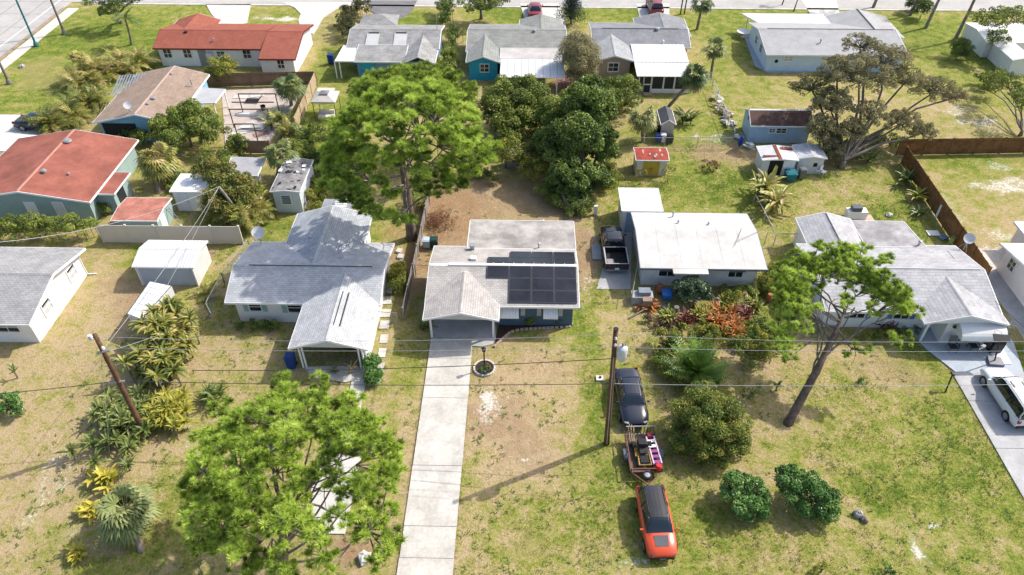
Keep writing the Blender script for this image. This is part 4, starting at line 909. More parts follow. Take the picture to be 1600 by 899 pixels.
# ---------------------------------------------------------------- outbuildings
def shed(label, px_fl, px_fr, px_bk, ze, zr, axis, roofmat, wallmat, name='garden_shed', ov=.12, ribs=False, fascia=TRIM):
    """shed from the photo points of its front eave corners and one back eave point"""
    x0, y0 = G(*px_fl, ze); x1 = gx(*px_fr, ze); yb = gy(*px_bk, ze)
    T = thing(name, label, 'shed', ((x0+x1)/2, (y0+yb)/2, 0))
    gable_roof(T, x0, x1, y0, yb, ze, zr, axis, roofmat, th=.07, fascia=fascia)
    gable_wall(T, x0, x1, y0, yb, ze, zr, axis, wallmat, ov, th=.07)
    return T, x0, x1, y0+ov, yb
OLDROOF = M('weathered_shed_roof', (.30,.285,.28), .85, .22, 1.2, bump=.3, bscale=8, var2=.18, scale2=4)
T, x0, x1, yf, yb = shed('white shed with torn weathered roof behind left house', (422,299), (468,300), (478,250), 2.3, 2.45, 'y', OLDROOF, M('blue_white_panel',(.60,.65,.70),.6,.05))
xx, zz = WS(448, 315, yf); window(T, 'S', yf, xx, 1.35, .8, .85, mull=0, mun=3)
for k in range(26):
    a = rng.uniform(x0+.1, x1-.3); b = rng.uniform(yf, yb-.3); s = rng.uniform(.15,.5)
    MB().cbox((a, b, 2.47), (s, s*.7, .03), rz=rng.uniform(0,3), rx=rng.uniform(-.12,.12)).build('torn_roof_piece', [OLDROOF, GREYWOOD, WHITE, DARK][k % 4], T)
T, x0, x1, yf, yb = shed('small white shed with flat bright roof left of the red-leaved bush', (265,299), (321,298), (305,272), 2.15, 2.2, 'x', WHITE, WHITE)
door(T, 'S', yf, x0+.9, .9, 1.9, mat=M('shed_white_door',(.66,.68,.72),.5,.04))
a = [G(348,292,2.1), G(402,275,2.1), G(414,248,2.1), G(348,246,2.1)]
T = thing('carport', 'grey flat-roofed carport with white fascia behind the shrubs', 'carport', (*G(380,275), 0))
flat_roof(T, [G(350,274,2.1), G(402,275,2.1), G(414,248,2.1), G(362,246,2.1)], 2.12, M('carport_grey',(.36,.36,.37),.75,.1), .1)
MB().box(gx(358,278,1), gx(400,278,1), gy(380,274,2.1)+.15, gy(380,248,2.1)-.3, -.05, 2.0).build('wall', WHITE, T)
SALM = M('salmon_roof', (.50,.20,.145), .8, .2, 1.0, var2=.12, scale2=3)
T, x0, x1, yf, yb = shed('low mint shed with faded salmon roof behind the cream fence', (173,344), (245,345), (225,309), 1.75, 1.95, 'x', SALM, MINTW)
MB().box(x1-.2, x1-.08, yf+.5, yf+1.4, .0, 1.5).build('door', WHITE, T)
lad = thing('ladder', 'aluminium ladder leaning by the salmon-roofed shed', 'ladder', (*G(268,345), 0))
a, b = np.array(G3(281,350,.1)), np.array(G3(255,322,1.7)); s_ = MB(); side = np.array((.32,.0,0))
s_.tube([a,b],.03,4).tube([a+side,b+side],.03,4); s_.build('rail', GALV, lad)
for k in range(8):
    q = a+(b-a)*(k+.5)/8; MB().tube([q,q+side],.018,4).build('rung', GALV, lad)
# small tan shed with grey gable roof
T, x0, x1, yf, yb = shed('small beige shed with dark grey gable roof near leaning palm', (1033,194), (1056,193), (1048,172), 1.75, 2.25, 'y', shingle('charcoal_shingle',(.10,.105,.115),'y',.12), M('beige_panel',(.52,.45,.40),.7,.05))
MB().box((x0+x1)/2-.35,(x0+x1)/2+.35,yf-.03,yf+.0,0,1.5).build('door', M('beige_door',(.46,.40,.36),.7,.05), T)
# red-roofed shed with yellow doors
T, x0, x1, yf, yb = shed('white shed with rusty red roof and yellow double doors', (994,250), (1045,249), (1020,231), 1.75, 1.95, 'x', M('rusty_red_roof',(.36,.06,.035),.75,.2,1.5,var2=.15,scale2=4), M('offwhite_panel',(.62,.62,.58),.7,.08))
xm = (x0+x1)/2
for s in (-1, 1):
    d_ = MB().box(xm+min(0,s)*.75+.01, xm+max(0,s)*.75-.01, yf-.05, yf-.005, .05, 1.5).build('door', M('mustard_door',(.48,.34,.045),.6,.08), T)
    MB().box(xm+s*.08-.02, xm+s*.08+.02, yf-.09, yf-.05, .7, .85).build('handle', DARK, d_)
for k in range(12):
    a = rng.uniform(x0+.5,x1-.3); b = rng.uniform(yf+.4,yb-.4); zz = 1.95-.2*abs(b-(yf+yb)/2)/((yb-yf)/2+.1)
    MB().cbox((a,b,zz+.02),(rng.uniform(.08,.2),rng.uniform(.2,.6),.015)).build('peeled_patch', M('peeled_paint',(.50,.36,.32),.8,.1), T)
# two sheet-metal sheds right of centre
RUST = M('rust', (.28,.075,.03), .85, .25, 2.0, var2=.2, scale2=6)
T, x0, x1, yf, yb = shed('white metal shed with rust-striped roof and open doorway', (1192,250), (1247,249), (1225,229), 1.75, 1.9, 'y', M('dull_white_metal',(.58,.58,.585),.5,.1,1.5), M('shed_white',(.64,.65,.66),.6,.06), 'metal_shed')
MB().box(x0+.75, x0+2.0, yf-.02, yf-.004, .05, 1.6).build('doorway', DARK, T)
MB().box(x0+2.05, x1-.25, yf-.06, yf-.01, .05, 1.62).build('sliding_door', WHITE, T)
for q in ((x0+1.45,x0+1.75,yf-.2,yb-.05,1.91,1.93),(x0+1.7,x1-.1,yb-.8,yb-.35,1.84,1.87),(x0+.1,x0+1.6,yf+.25,yf+.5,1.86,1.89)): MB().box(*q).build('rust_stripe', RUST, T)
T, x0, x1, yf, yb = shed('white metal shed with dented grey gable roof beside bins', (1249,247), (1292,247), (1270,227), 1.75, 1.95, 'y', M('dented_roof',(.50,.50,.52),.55,.16,1.5), M('shed_white',(.64,.65,.66),.6,.06), 'metal_shed')
MB().box(x1-1.0, x1-.65, yf-.03, yf-.004, .75, 1.15).build('window', DARK, T)
bin_('blue-green bin in front of rust-striped shed', 'bin', 1233, 281, M('teal_tub',(.02,.16,.20),.4,.1), .8, .95, name='storage_bin')
bin_('grey wheelie bin between the two metal sheds', 'bin', 1251, 279, M('grey_bin',(.16,.17,.18),.5,.1), 1.0, .55)
for i, (a, b, lab) in enumerate(((1277,272,'white plastic chair leaning by grey-roofed metal shed'),(1284,274,'tilted white garden chair at corner of metal shed'))):
    T = thing('garden_chair', lab, 'chair', (*G(a,b), 0), rz=i*.7)
    MB().box(-.25,.25,-.25,.25,.4,.44).build('seat', WHITE, T, local=True); MB().box(-.25,.25,.22,.27,.44,.95).build('backrest', WHITE, T, local=True)
    for u in (-.22,.2):
        for v in (-.22,.2): MB().box(u,u+.03,v,v+.03,0,.4).build('leg', WHITE, T, local=True)
# upper-right white sheds
T, x0, x1, yf, yb = shed('white shed with hipped roof behind upper right tree', (1542,66), (1640,62), (1552,36), 1.9, 2.3, 'x', WHITE, WHITE)
T, x0, x1, yf, yb = shed('white shed with panelled roof at upper right edge', (1583,94), (1616,93), (1572,66), 1.9, 2.15, 'y', M('panel_roof',(.62,.62,.62),.6,.06), WHITE)
# far right house
x0, y0, yb = 37.45, 33.0, 46.4
T = thing('house', 'bright white house cut off by right picture edge', 'house', (x0+5, (y0+yb)/2, 0))
RW = M('white_roof_tile', (.64,.64,.64), .7, .05, .6)
gable_roof(T, x0, x0+11, y0, yb, 2.3, 3.4, 'x', RW, cap=RW); gable_wall(T, x0, x0+11, y0, yb, 2.3, 3.4, 'x', WHITE, .4)
window(T, 'W', x0+.4, 44.7, 1.5, .8, .85)
flat_roof(T, [(40.0,yb-.3),(50,yb-.3),(50,49.4),(40.0,49.4)], 2.2, RW, .15)
MB().box(40.3, 50, yb-.35, 49.1, -.1, 2.04).build('wall', WHITE, T)
# gazebo
T = thing('gazebo', 'small beige canopy gazebo on the lawn beside pale wooden fence', 'gazebo', (*G(513,178), 0))
c = G(513,178); cv = MB(); w = 1.25
cv.add([(-w,-w,2.0),(w,-w,2.0),(w,w,2.0),(-w,w,2.0),(-.35,-.35,2.4),(.35,-.35,2.4),(.35,.35,2.4),(-.35,.35,2.4)],[(0,1,5,4),(1,2,6,5),(2,3,7,6),(3,0,4,7),(4,5,6,7)])
for i in range(4): 
    a = [(-w,-w),(w,-w),(w,w),(-w,w)]; p, q = a[i], a[(i+1)%4]; cv.poly([(*p,2.0),(*q,2.0),(*q,1.82),(*p,1.82)])
cv.build('canopy', M('beige_canvas',(.50,.46,.42),.8,.06), T, local=True)
MB().add([(-.45,-.45,2.47),(.45,-.45,2.47),(.45,.45,2.47),(-.45,.45,2.47),(0,0,2.62)],[(0,1,4),(1,2,4),(2,3,4),(3,0,4)]).build('vent_cap', M('grey_canvas',(.2,.19,.19),.8,.06), T, local=True)
for u in (-1,1):
    for v in (-1,1): MB().tube([(u*1.12,v*1.12,0),(u*1.12,v*1.12,2.0)], .04, 5).build('post', M('bronze_post',(.12,.1,.09),.5,.05), T, local=True)
T = thing('garden_sofa', 'pale cushioned seat under the beige gazebo', 'seat', (*G(511,186), 0))
MB().box(-.8,.8,-.4,.4,.15,.45).build('seat', M('pale_cushion',(.62,.58,.54),.8,.05), T, local=True); MB().box(-.8,.8,.3,.5,.45,.85).build('backrest', M('pale_cushion',(.62,.58,.54),.8,.05), T, local=True)
T = MB().cbox((*G(509,142),.06),(1.9,1.0,.1)).build('concrete_pad', CONC_W); tag(T, 'pale rectangular concrete pad beside wooden fence corner', 'slab')
# hidden yard: junk by the mango trees, white van roof, small table roof
T = thing('small_hutch', 'rusty white flat-topped hutch between pine and leafy tree', 'hutch', (*G(805,240), 0))
c = G(805,237,1.5); MB().box(c[0]-1.0,c[0]+1.0,c[1]-.6,c[1]+.6,1.42,1.5).build('roof', M('rust_white_sheet',(.58,.5,.46),.7,.15,1.2), T); MB().box(c[0]-.85,c[0]+.85,c[1]-.5,c[1]+.5,0,1.41).build('body', GREYWOOD, T)
T = MB().cbox((*G(806,190),.7),(1.6,2.6,1.2),rz=.15).build('covered_load', M('white_tarp',(.60,.60,.60),.7,.08)); tag(T, 'white tarp covered heap half hidden under leafy trees', 'tarp')
# patch of red brick path behind teal house
T = thing('brick_path', 'narrow red brick path between teal and tan houses', 'path', (*G(884,140), 0))
BRK = M('faded_brick', (.36,.21,.17), .85, .15, 2.0)
m_ = MB()
for k in range(22):
    for q in range(4):
        c = G(884,166-k*2.2); MB
        m_.cbox((c[0]-.75+q*.5, c[1], .02), (.42,.30,.08), rz=rng.uniform(-.1,.1))
m_.build('brick', BRK, T)['kind'] = 'stuff'

# ---------------------------------------------------------------- fences
def fence_run(label, a, b, h, mat, panel_w=2.4, board=.14, posts=True, name='wooden_fence', gap=.012, cap=False, post_mat=None, group=None, rails=True):
    """board fence: one part for each bay of boards, one for each post"""
    a, b = np.array(a, float), np.array(b, float); L_ = np.linalg.norm(b-a); d = (b-a)/L_; nrm = np.array((-d[1], d[0]))
    T = thing(name, label, 'fence', (a[0], a[1], 0), group); n = max(1, round(L_/panel_w)); ang = math.atan2(d[1], d[0])
    for k in range(n):
        s0, s1 = L_*k/n, L_*(k+1)/n; mb = MB(); nb = max(1, int((s1-s0)/board)) if board else 1; w = (s1-s0)/nb; off = rng.uniform(-.02,.02)
        for q in range(nb):
            c = a+d*(s0+(q+.5)*w)+nrm*off; hh = h+rng.uniform(-.02,.02) if board else h
            mb.cbox((c[0], c[1], hh/2+.03), (w-(gap if board else .02), .03 if board else .045, hh), rz=ang)
        if rails:
            for zz in (.35, h-.35):
                c = a+d*((s0+s1)/2)+nrm*(off-.05); mb.cbox((c[0], c[1], zz), (s1-s0, .05, .09), rz=ang)
        mb.build('fence_panel', mat, T)
    if posts:
        for k in range(n+1):
            c = a+d*(L_*k/n); pm = MB().cbox((c[0], c[1], (h+.08)/2), (.13,.13,h+.08), rz=ang)
            if cap: pm.cbox((c[0], c[1], h+.1), (.16,.16,.05), rz=ang)
            pm.build('post', post_mat or mat, T)
    return T
fence_run('cream vinyl panel fence behind the white ribbed shed', G(163,379), G(380,381), 1.75, PVC, 2.25, board=0, cap=True, name='vinyl_fence', rails=False)
fence_run('brown stockade fence running back beside the right house', G(1533,446), G(1408,256), 1.8, CEDAR, 2.4)
fence_run('brown stockade fence across the lot at upper right', G(1400,243), G(1680,238), 1.75, CEDAR, 2.4)
fence_run('tan wooden fence along the rear of the paved yard', G(326,136), G(496,133), 1.6, M('tan_fence',(.22,.14,.09),.8,.15,1.2), 2.4)
fence_run('pale wooden fence on the right of the paved yard', G(495,134), G(464,206), 1.6, PALEWOOD, 2.4)
fence_run('low brown wooden fence at the front of the paved yard', G(360,240), G(424,240), 1.4, M('dun_fence',(.24,.165,.125),.8,.12,1.2), 2.4)
fence_run('weathered grey wooden fence left of the solar house', G(671,318), G(631,500), 1.2, GREYWOOD, 2.4)
def chain_fence(label, pts, h=1.2, mat=GALV, mesh=True):
    T = thing('chain_link_fence', label, 'fence', (pts[0][0], pts[0][1], 0)); mb = MB(); top = MB(); w = MB()
    for i in range(len(pts)-1):
        a, b = np.array(pts[i], float), np.array(pts[i+1], float); L_ = np.linalg.norm(b-a); n = max(1, int(L_/2.6))
        for k in range(n+1):
            c = a+(b-a)*k/n; MB().tube([(c[0],c[1],0),(c[0],c[1],h+.06)], .035, 6).build('post', mat, T)
        top.tube([(a[0],a[1],h),(b[0],b[1],h)], .028, 5)
        if mesh:
            m_ = int(L_/.22)
            for k in range(m_):
                p, q = a+(b-a)*k/m_, a+(b-a)*min(1,(k+h/.22*.22)/m_*1.0)
                q = a+(b-a)*min(1.0, k/m_+h/L_)
                w.tube([(p[0],p[1],.02),(q[0],q[1],h)], .006, 3, False); w.tube([(q[0],q[1],.02),(p[0],p[1],h)], .006, 3, False)
    top.build('top_rail', mat, T)
    if mesh: w.build('wire_mesh', mat, T)['kind'] = 'stuff'
    return T
chain_fence('chain-link fence down the left side of left house', [G(392,392), G(352,446), G(328,492), G(336,508)])
chain_fence('chain-link fence across the gap beside the right house', [G(1194,382), G(1244,384)])
chain_fence('chain-link fence along the rear yard of the shed with yellow doors', [G(985,232), G(1140,232)])
chain_fence('chain-link fence climbing past the leaning palm', [G(1112,140), G(1145,222)])
chain_fence('chain-link fence behind white house garden side', [G(1176,322), G(1208,384)], mesh=False)
chain_fence('low wire fence between left house and grey fence', [G(585,505), G(622,508)])
chain_fence('low wire gate beside the solar house', [G(650,432), G(672,434)], mesh=False)
chain_fence('leaning pipe rail beside the parked pickup', [G(986,474), G(1000,396)], h=1.3, mesh=False)

# ---------------------------------------------------------------- poles, lamps, wires
def pole(label, base, top, r0, r1, mat, name='utility_pole', cat='pole'):
    T = thing(name, label, cat, (base[0], base[1], 0)); b, t = np.array((*base, -.3)), np.array(top)
    MB().tube([b+(t-b)*k/6 for k in range(7)], [r0+(r1-r0)*k/6 for k in range(7)], 10).build('pole', mat, T, smooth=True)
    return T
PC_b = G(948,693); PC_t = (PC_b[0]-.35, PC_b[1]+.1, 10.0)
T = pole('brown wooden utility pole with transformer beside the black sedan', PC_b, PC_t, .19, .13, WOODP)
def on(b, t, z): k = z/t[2]; return np.array((b[0]+(t[0]-b[0])*k, b[1]+(t[1]-b[1])*k, z))
q = on(PC_b, PC_t, 8.35); tc_ = q+np.array((.42,-.15,0))
MB().lathe([(.26,-.5),(.29,-.45),(.29,.35),(.24,.42),(.05,.5)], tc_, 14).build('transformer', M('transformer_grey',(.55,.57,.6),.4,.05), T, sharp=40)
MB().lathe([(.04,0),(.07,.05),(.07,.2),(.03,.26)], tc_+np.array((0,0,.48)), 8).lathe([(.03,0),(.05,.05),(.02,.2)], tc_+np.array((.15,.1,.42)), 8).build('bushing', M('porcelain',(.35,.33,.32),.3,.05), T)
MB().cbox(q+np.array((.16,-.06,.1)),(.3,.08,.08)).cbox(q+np.array((.16,-.06,-.25)),(.3,.08,.08)).build('bracket', GALV, T)
for z in (9.4, 8.9): 
    w = on(PC_b, PC_t, z); MB().lathe([(.05,0),(.08,.04),(.05,.1),(.08,.14),(.03,.2)], w+np.array((.0,-.22,0)), 8).build('insulator', M('porcelain_white',(.62,.62,.63),.3,.05), T)
MB().tube([on(PC_b,PC_t,z)+np.array((-.02,-.19,0)) for z in (.2,3,6,8)], .03, 5).build('conduit', GALV, T)
MB().lathe([(.15,0),(.15,.05)], on(PC_b,PC_t,9.97), 10).build('cap', BLACK, T)
PL_b = G(228,680); PL_t = G3(148,523,8.6)
T = pole('leaning brown utility pole rising from the green fan plants', PL_b, PL_t, .19, .13, WOODP)
for z in (8.4, 7.6):
    w = on(PL_b, PL_t, z); MB().lathe([(.05,0),(.1,.06),(.06,.12),(.1,.18),(.03,.26)], w+np.array((-.15 if z > 8 else .2,-.15,0)), 8).build('insulator', MATS['porcelain_white'], T)
MB().cbox(on(PL_b,PL_t,7.4)+np.array((.1,-.12,0)),(.7,.1,.1),rz=.3).cbox(on(PL_b,PL_t,4.9)+np.array((-.05,-.1,0)),(.9,.09,.09),rz=.2).build('bracket', GALV, T)
MB().lathe([(.12,0),(.12,.3)], on(PL_b,PL_t,8.35)+np.array((-.25,-.1,0)), 10).build('cutout_box', M('transformer_grey',(.55,.57,.6),.4,.05), T)
PB_b = G(385,345); PB_t = G3(342,292,4.0)
pole('leaning grey wooden pole among the yellow-green shrubs', PB_b, PB_t, .15, .1, GREYWOOD)
for (b, t, lab, mat, r) in (((57,72),(12,-20),'teal painted steel street light pole on the verge', M('teal_paint',(.02,.16,.18),.4,.05), .13),
                      ((101,53),(70,-25),'grey street pole on the grass near the road corner', M('pole_grey',(.20,.185,.17),.7,.1), .15),
                      ((15,131),(-12,75),'grey street pole at the left edge of the lawn', M('pole_grey',(.20,.185,.17),.7,.1), .15)):
    B = G(*b); T = pole(lab, B, (B[0], B[1], 9.5), r, r*.7, mat, 'street_light_pole', 'pole')
    MB().lathe([(.3,0),(.3,.12),(.2,.5),(r,.6)], (B[0],B[1],0), 10).build('base', mat, T)
    MB().tube([(B[0],B[1],9.4),(B[0]-1.5,B[1],9.7)], .05, 6).cbox((B[0]-1.8,B[1],9.68),(.7,.25,.12)).build('lamp_arm', mat, T)
for (b, lab) in (((1063,22),'thin dark utility post near the red car'),((1069,22),'second thin dark post behind tan house')):
    B = G(*b); pole(lab, B, (B[0]+.1, B[1], 5), .09, .07, M('dark_post',(.07,.055,.045),.8,.1), 'post')
WIRE_L = M('aluminium_wire', (.36,.36,.36), .5, .05); WIRE_D = M('black_cable', (.05,.05,.05), .6, .05)
def wire(label, a, b, sag, r, mat, n=14, group=None):
    a, b = np.array(a, float), np.array(b, float); mid = (a+b)/2
    pts = [a+(b-a)*t-np.array((0,0,sag*4*t*(1-t)))-mid for t in np.linspace(0,1,n)]
    o = MB().tube(pts, r, 5, False).build('overhead_wire', mat); o.location = mid; tag(o, label, 'wire', group); return o
pt, lt = on(PC_b,PC_t,9.6), on(PL_b,PL_t,8.45)
wire('uppermost pale power line between the two utility poles', lt, pt, .45, .012, WIRE_L)
wire('uppermost pale power line running right from transformer pole', pt, G3(1600,532,9.2)+np.zeros(3) if False else np.array((*G(1640,533,9.4),9.4)), .3, .012, WIRE_L)
wire('second pale power line between the two utility poles', on(PL_b,PL_t,7.6), on(PC_b,PC_t,8.6), .3, .012, WIRE_L)
wire('second pale power line leaving the transformer to the right', on(PC_b,PC_t,8.6), (*G(1640,548,8.6),8.6), .2, .012, WIRE_L)
wire('thick black telephone cable between the two utility poles', on(PL_b,PL_t,4.9), on(PC_b,PC_t,5.6), .25, .022, WIRE_D)
wire('grey telephone cable running right past the leaning pine', on(PC_b,PC_t,5.6), (*G(1640,600,5.5),5.5), .2, .016, WIRE_L)
wire('black telephone cable leaving the left pole to the left', on(PL_b,PL_t,4.9), (*G(-60,620,4.6),4.6), .1, .022, WIRE_D)
wire('twisted service cable drooping from transformer pole across the driveway', on(PC_b,PC_t,7.7), (*G(300,579,5.6),5.6), .3, .024, WIRE_D)
wire('twisted service cable from left pole up to the shrub pole', on(PL_b,PL_t,7.4), PB_t, .3, .016, WIRE_L)
wire('white service wire from shrub pole down to left edge house', PB_t, (*G(-5,379,2.8),2.8), .9, .02, M('white_wire',(.65,.65,.65),.5,.03))
wire('guy wire from shrub pole to the camper trailer', PB_t, (*G(262,445,2.2),2.2), .1, .014, WIRE_L)
wire('service wire from left pole toward the traveller palms', on(PL_b,PL_t,7.2), (*G(255,521,5.0),5.0), .05, .014, WIRE_L)
wire('steel guy wire anchoring the left utility pole', on(PL_b,PL_t,7.8), (*G(172,712),0), 0, .012, WIRE_L)
wire('thin wire beside the right boundary fence', (*G(1480,392,3.0),3.0), (*G(1610,520,2.6),2.6), .2, .015, WIRE_D)

# ---------------------------------------------------------------- pergola yard
paved('paved_yard', M('dusty_paving',(.52,.44,.39),.85,.1,1.0,bump=.2,bscale=14,var2=.1,scale2=5), [(346,142),(432,138),(470,150),(420,224),(352,226)], z=.03)
T = thing('pergola_frame', 'dark open pergola frame standing over junk in paved yard', 'pergola', (*G(395,190), 0))
PG = M('dark_timber', (.09,.07,.055), .8, .1)
for (a, b, c, d) in ((372,147,430,147),(362,160,428,160),(356,171,418,171),(366,194,396,194)):
    p, q = G(a,b,2.1), G(c,d,2.1); MB().tube([(*p,2.1),(*q,2.1)], .07, 4).build('beam', PG, T)
for (a, b) in ((372,147),(430,147),(358,171),(418,171),(366,194),(396,194)):
    p = G(a,b,2.1); MB().tube([(*p,0),(*p,2.1)], .06, 4).build('post', PG, T)
for (a, b, sx, sy, sz, lab, mat, nm) in ((397,160,1.6,.5,.6,'dark lounge chair under the pergola frame',BLACK,'lounge_chair'),(385,181,2.4,.6,.35,'upturned white kayak in the paved yard',WHITE,'kayak'),(410,185,.7,1.4,.4,'white plank pile right of the pergola',CONC_W,'plank_pile'),(412,172,.6,.5,.6,'grey bucket near pergola post',BLACK,'bucket'),(393,203,2.2,.5,.25,'stack of white boards at front of paved yard',WHITE,'board_stack'),(417,196,.35,1.6,.3,'pale green canoe leaning in the paved yard',M('pale_green',(.5,.55,.32),.6,.05),'canoe')):
    c = G(a, b); mb = MB()
    if nm in ('kayak','canoe'):
        n_ = 9; ln = max(sx, sy)
        secs = []
        for i in range(n_):
            t = -1+2*i/(n_-1); ww = min(sx,sy)*.5*max(.06, 1-t*t)**.6
            for k in range(5):
                an = math.pi*k/4; p = (t*ln/2, ww*math.cos(an), sz*math.sin(an)*max(.15,1-t*t)**.5)
                mb.v.append((c[0]+(p[0] if sx > sy else p[1]), c[1]+(p[1] if sx > sy else p[0]), p[2]+.05))
        for i in range(n_-1):
            for k in range(4): mb.f.append((i*5+k,i*5+k+1,(i+1)*5+k+1,(i+1)*5+k))
    elif nm == 'bucket': mb.lathe([(.2,0),(.28,.5),(.24,.5),(.18,.1)], (c[0],c[1],.02), 12)
    elif nm == 'lounge_chair': mb.box(c[0]-.8,c[0]+.5,c[1]-.3,c[1]+.3,.25,.33).cbox((c[0]+.75,c[1],.5),(.7,.6,.07),ry=-.8).box(c[0]-.75,c[0]-.7,c[1]-.3,c[1]+.3,0,.25).box(c[0]+.4,c[0]+.45,c[1]-.3,c[1]+.3,0,.25)
    else:
        for i in range(5): mb.cbox((c[0]+rng.uniform(-.1,.1), c[1]+rng.uniform(-.1,.1), .05+i*.06),(sx,sy/2,.05),rz=rng.uniform(-.3,.3))
    o = mb.build(nm, mat, None); o.data.transform(__import__('mathutils').Matrix.Translation((-c[0],-c[1],0))); o.location = (c[0],c[1],0); tag(o, lab, 'junk' if 'pile' in nm or 'stack' in nm else nm.replace('_',' '))
for k, (a, b, m_) in enumerate(((376,152,'w'),(402,150,'w'),(374,208,'w'),(408,210,'r'),(388,196,'w'))):
    c = G(a,b); o = MB().cbox((0,0,.06),(1.5,.8,.05),rz=.2*k).build('paving_slab', CONC_W if m_ == 'w' else BRK); o.location = (c[0],c[1],.0); tag(o, ['pale slab by rear fence of the yard','pale slab beneath first pergola beam','white slab near front left of paved yard','reddish slab near front of paved yard','pale slab below front pergola beam'][k], 'slab')

# ---------------------------------------------------------------- yard things
# ring flower bed with lamp post
c = G(757,576); T = thing('flower_bed', 'round stone-edged flower bed beside the long driveway', 'flower bed', (*c, 0))
MB().lathe([(.66,-.1),(.66,.06)], (*c,0), 20).build('mulch', M('dark_mulch',(.07,.04,.03),.95,.2,4.0,bump=.5), T)
for k in range(22):
    a = 2*math.pi*k/22; MB().cbox((c[0]+.71*math.cos(a), c[1]+.71*math.sin(a), .05), (.18,.12,.15), rz=a+math.pi/2).build('edging_stone', CONC, T)
T = thing('lamp_post', 'short black lamp post standing in the round flower bed', 'lamp post', (*c, 0))
MB().tube([(*c,0),(c[0],c[1],1.7)], .05, 8).build('post', BLACK, T); MB().lathe([(.05,0),(.13,.05),(.13,.25),(.17,.28),(.02,.42)], (c[0],c[1],1.7), 8).build('lantern', BLACK, T)
# curved edging in front of the solar house
T = thing('garden_edging', 'curved brick edging around mulch bed of the solar house', 'edging', (*G(830,510), 0))
ep = [(772,543),(784,532),(797,520),(812,516),(840,514),(866,513),(889,512),(894,506)]
for i in range(len(ep)-1):
    a, b = np.array(G(*ep[i])), np.array(G(*ep[i+1])); n = max(2, int(np.linalg.norm(b-a)/.28))
    for k in range(n):
        q = a+(b-a)*(k+.5)/n; MB().cbox((q[0],q[1],.06),(.25,.13,.16),rz=math.atan2(*(b-a)[::-1])).build('edging_brick', M('pinkish_edging',(.50,.37,.31),.85,.1), T)
mb = [G(*q) for q in ep]; wl = gy(893,509)
paved('mulch_bed', M('dark_mulch',(.07,.04,.03),.95,.2,4.0,bump=.5), poly=mb+[(mb[-1][0],wl),(mb[0][0]+.3,wl),], z=.03)
T = thing('utility_cover', 'square white utility cover set in the grass', 'utility box', (*G(937,592), 0))
c = G(937,592); MB().cbox((c[0],c[1],.04),(.5,.45,.12)).build('lid', CONC_W, T); MB().lathe([(.09,0),(.09,.06)], (c[0]+.03,c[1]+.03,.1), 10).build('cap', DARK, T)
T = thing('rock_pile', 'grey rock on bare soil right of the round shrubs', 'rock', (*G(1341,807), 0))
c = G(1341,807)
def rock(c, s, seed):
    r = np.random.default_rng(seed); m = MB(); n, k = 7, 5
    for i in range(k):
        ph = math.pi*(i+.5)/k
        for j in range(n):
            a = 2*math.pi*j/n; q = s*(.7+.5*r.random()); m.v.append((c[0]+q*math.sin(ph)*math.cos(a), c[1]+q*math.sin(ph)*math.sin(a), max(-.02, s*.35+q*.75*math.cos(ph))))
    for i in range(k-1):
        for j in range(n): m.f.append((i*n+j, i*n+(j+1)%n, (i+1)*n+(j+1)%n, (i+1)*n+j))
    m.f.append(tuple(range(n))); m.f.append(tuple(range(k*n-1,(k-1)*n-1,-1))); return m
ROCK = M('grey_rock', (.42,.40,.39), .9, .2, 3.0, bump=.4, bscale=12)
rock((c[0],c[1]+.1,0),.32,1).build('rock', ROCK, T); rock((c[0]+.25,c[1]-.28,0),.24,2).build('rock', M('dark_rock',(.20,.16,.15),.9,.2,3.0), T)
for k, (a, b, s, lab) in enumerate(((570,874,.42,'flat white stone beside pine shade near driveway'),(1345,340,.2,'small white stone behind right house'),(847,348,.3,'pale rubble stone at base of leafy tree'),(150,103,.3,'small grey boulder on the left lawn'),(1389,337,.3,'white pail-sized stone on right back lawn'),(35,105,.35,'grey boulder at edge of left lawn'))):
    c = G(a,b); o = rock((0,0,0), s, 10+k).build('stone', CONC_W if k < 5 else ROCK); o.location = (*c, -.05); tag(o, lab, 'stone')
p = G(1477,613); q = G3(1489,584,1.3); T = thing('mailbox_post', 'thin leaning black post on the weedy verge', 'post', (*p, 0)); MB().tube([(*p,0),q],.05,6).build('post', BLACK, T); MB().cbox(q,(.16,.3,.14)).build('head', BLACK, T)
# bins, brush pile and odds behind the solar house
bin_('open pale blue recycling bin behind solar house', 'bin', 667, 386, M('pale_blue_bin',(.42,.52,.60),.5,.05), .75, .6, name='recycling_bin')
bin_('dark green bin behind the solar house roof corner', 'bin', 679, 386, M('dark_green_bin',(.012,.05,.04),.5,.05), .8, .6)
bin_('blue recycling wheelie bin at left house porch', 'bin', 457, 574, BLUEBIN, 1.1, .6)
bin_('blue tub in front garden of white house', 'bin', 1041, 466, M('bright_blue_tub',(.05,.19,.50),.45,.05), .6, .75, name='storage_tub')
bin_('dark blue wheelie bin beside the grey-roofed house', 'bin', 518, 100, BLUEBIN, 1.1, .65)
bin_('blue barrel bin beside small beige shed', 'bin', 1028, 222, BLUEBIN, .8, .6); bin_('white bin beside small beige shed', 'bin', 1035, 222, WHITE, .85, .5); bin_('black bin right of small beige shed', 'bin', 1046, 223, BLACK, .7, .6)
bin_('dark bin behind blue barrel by small shed', 'bin', 1029, 213, BLACK, 1.0, .6)
T = thing('kayak_stand', 'upright blue kayak leaning at corner of blue outbuilding', 'kayak', (*G(1156,228), 0))
a, b = np.array(G3(1155,229,.1)), np.array(G3(1160,213,1.6)); MB().tube([a+(b-a)*k/6 for k in range(7)], [.04,.18,.24,.26,.24,.18,.04], 10).build('hull', M('royal_blue',(.01,.05,.42),.4,.05), T, smooth=True)
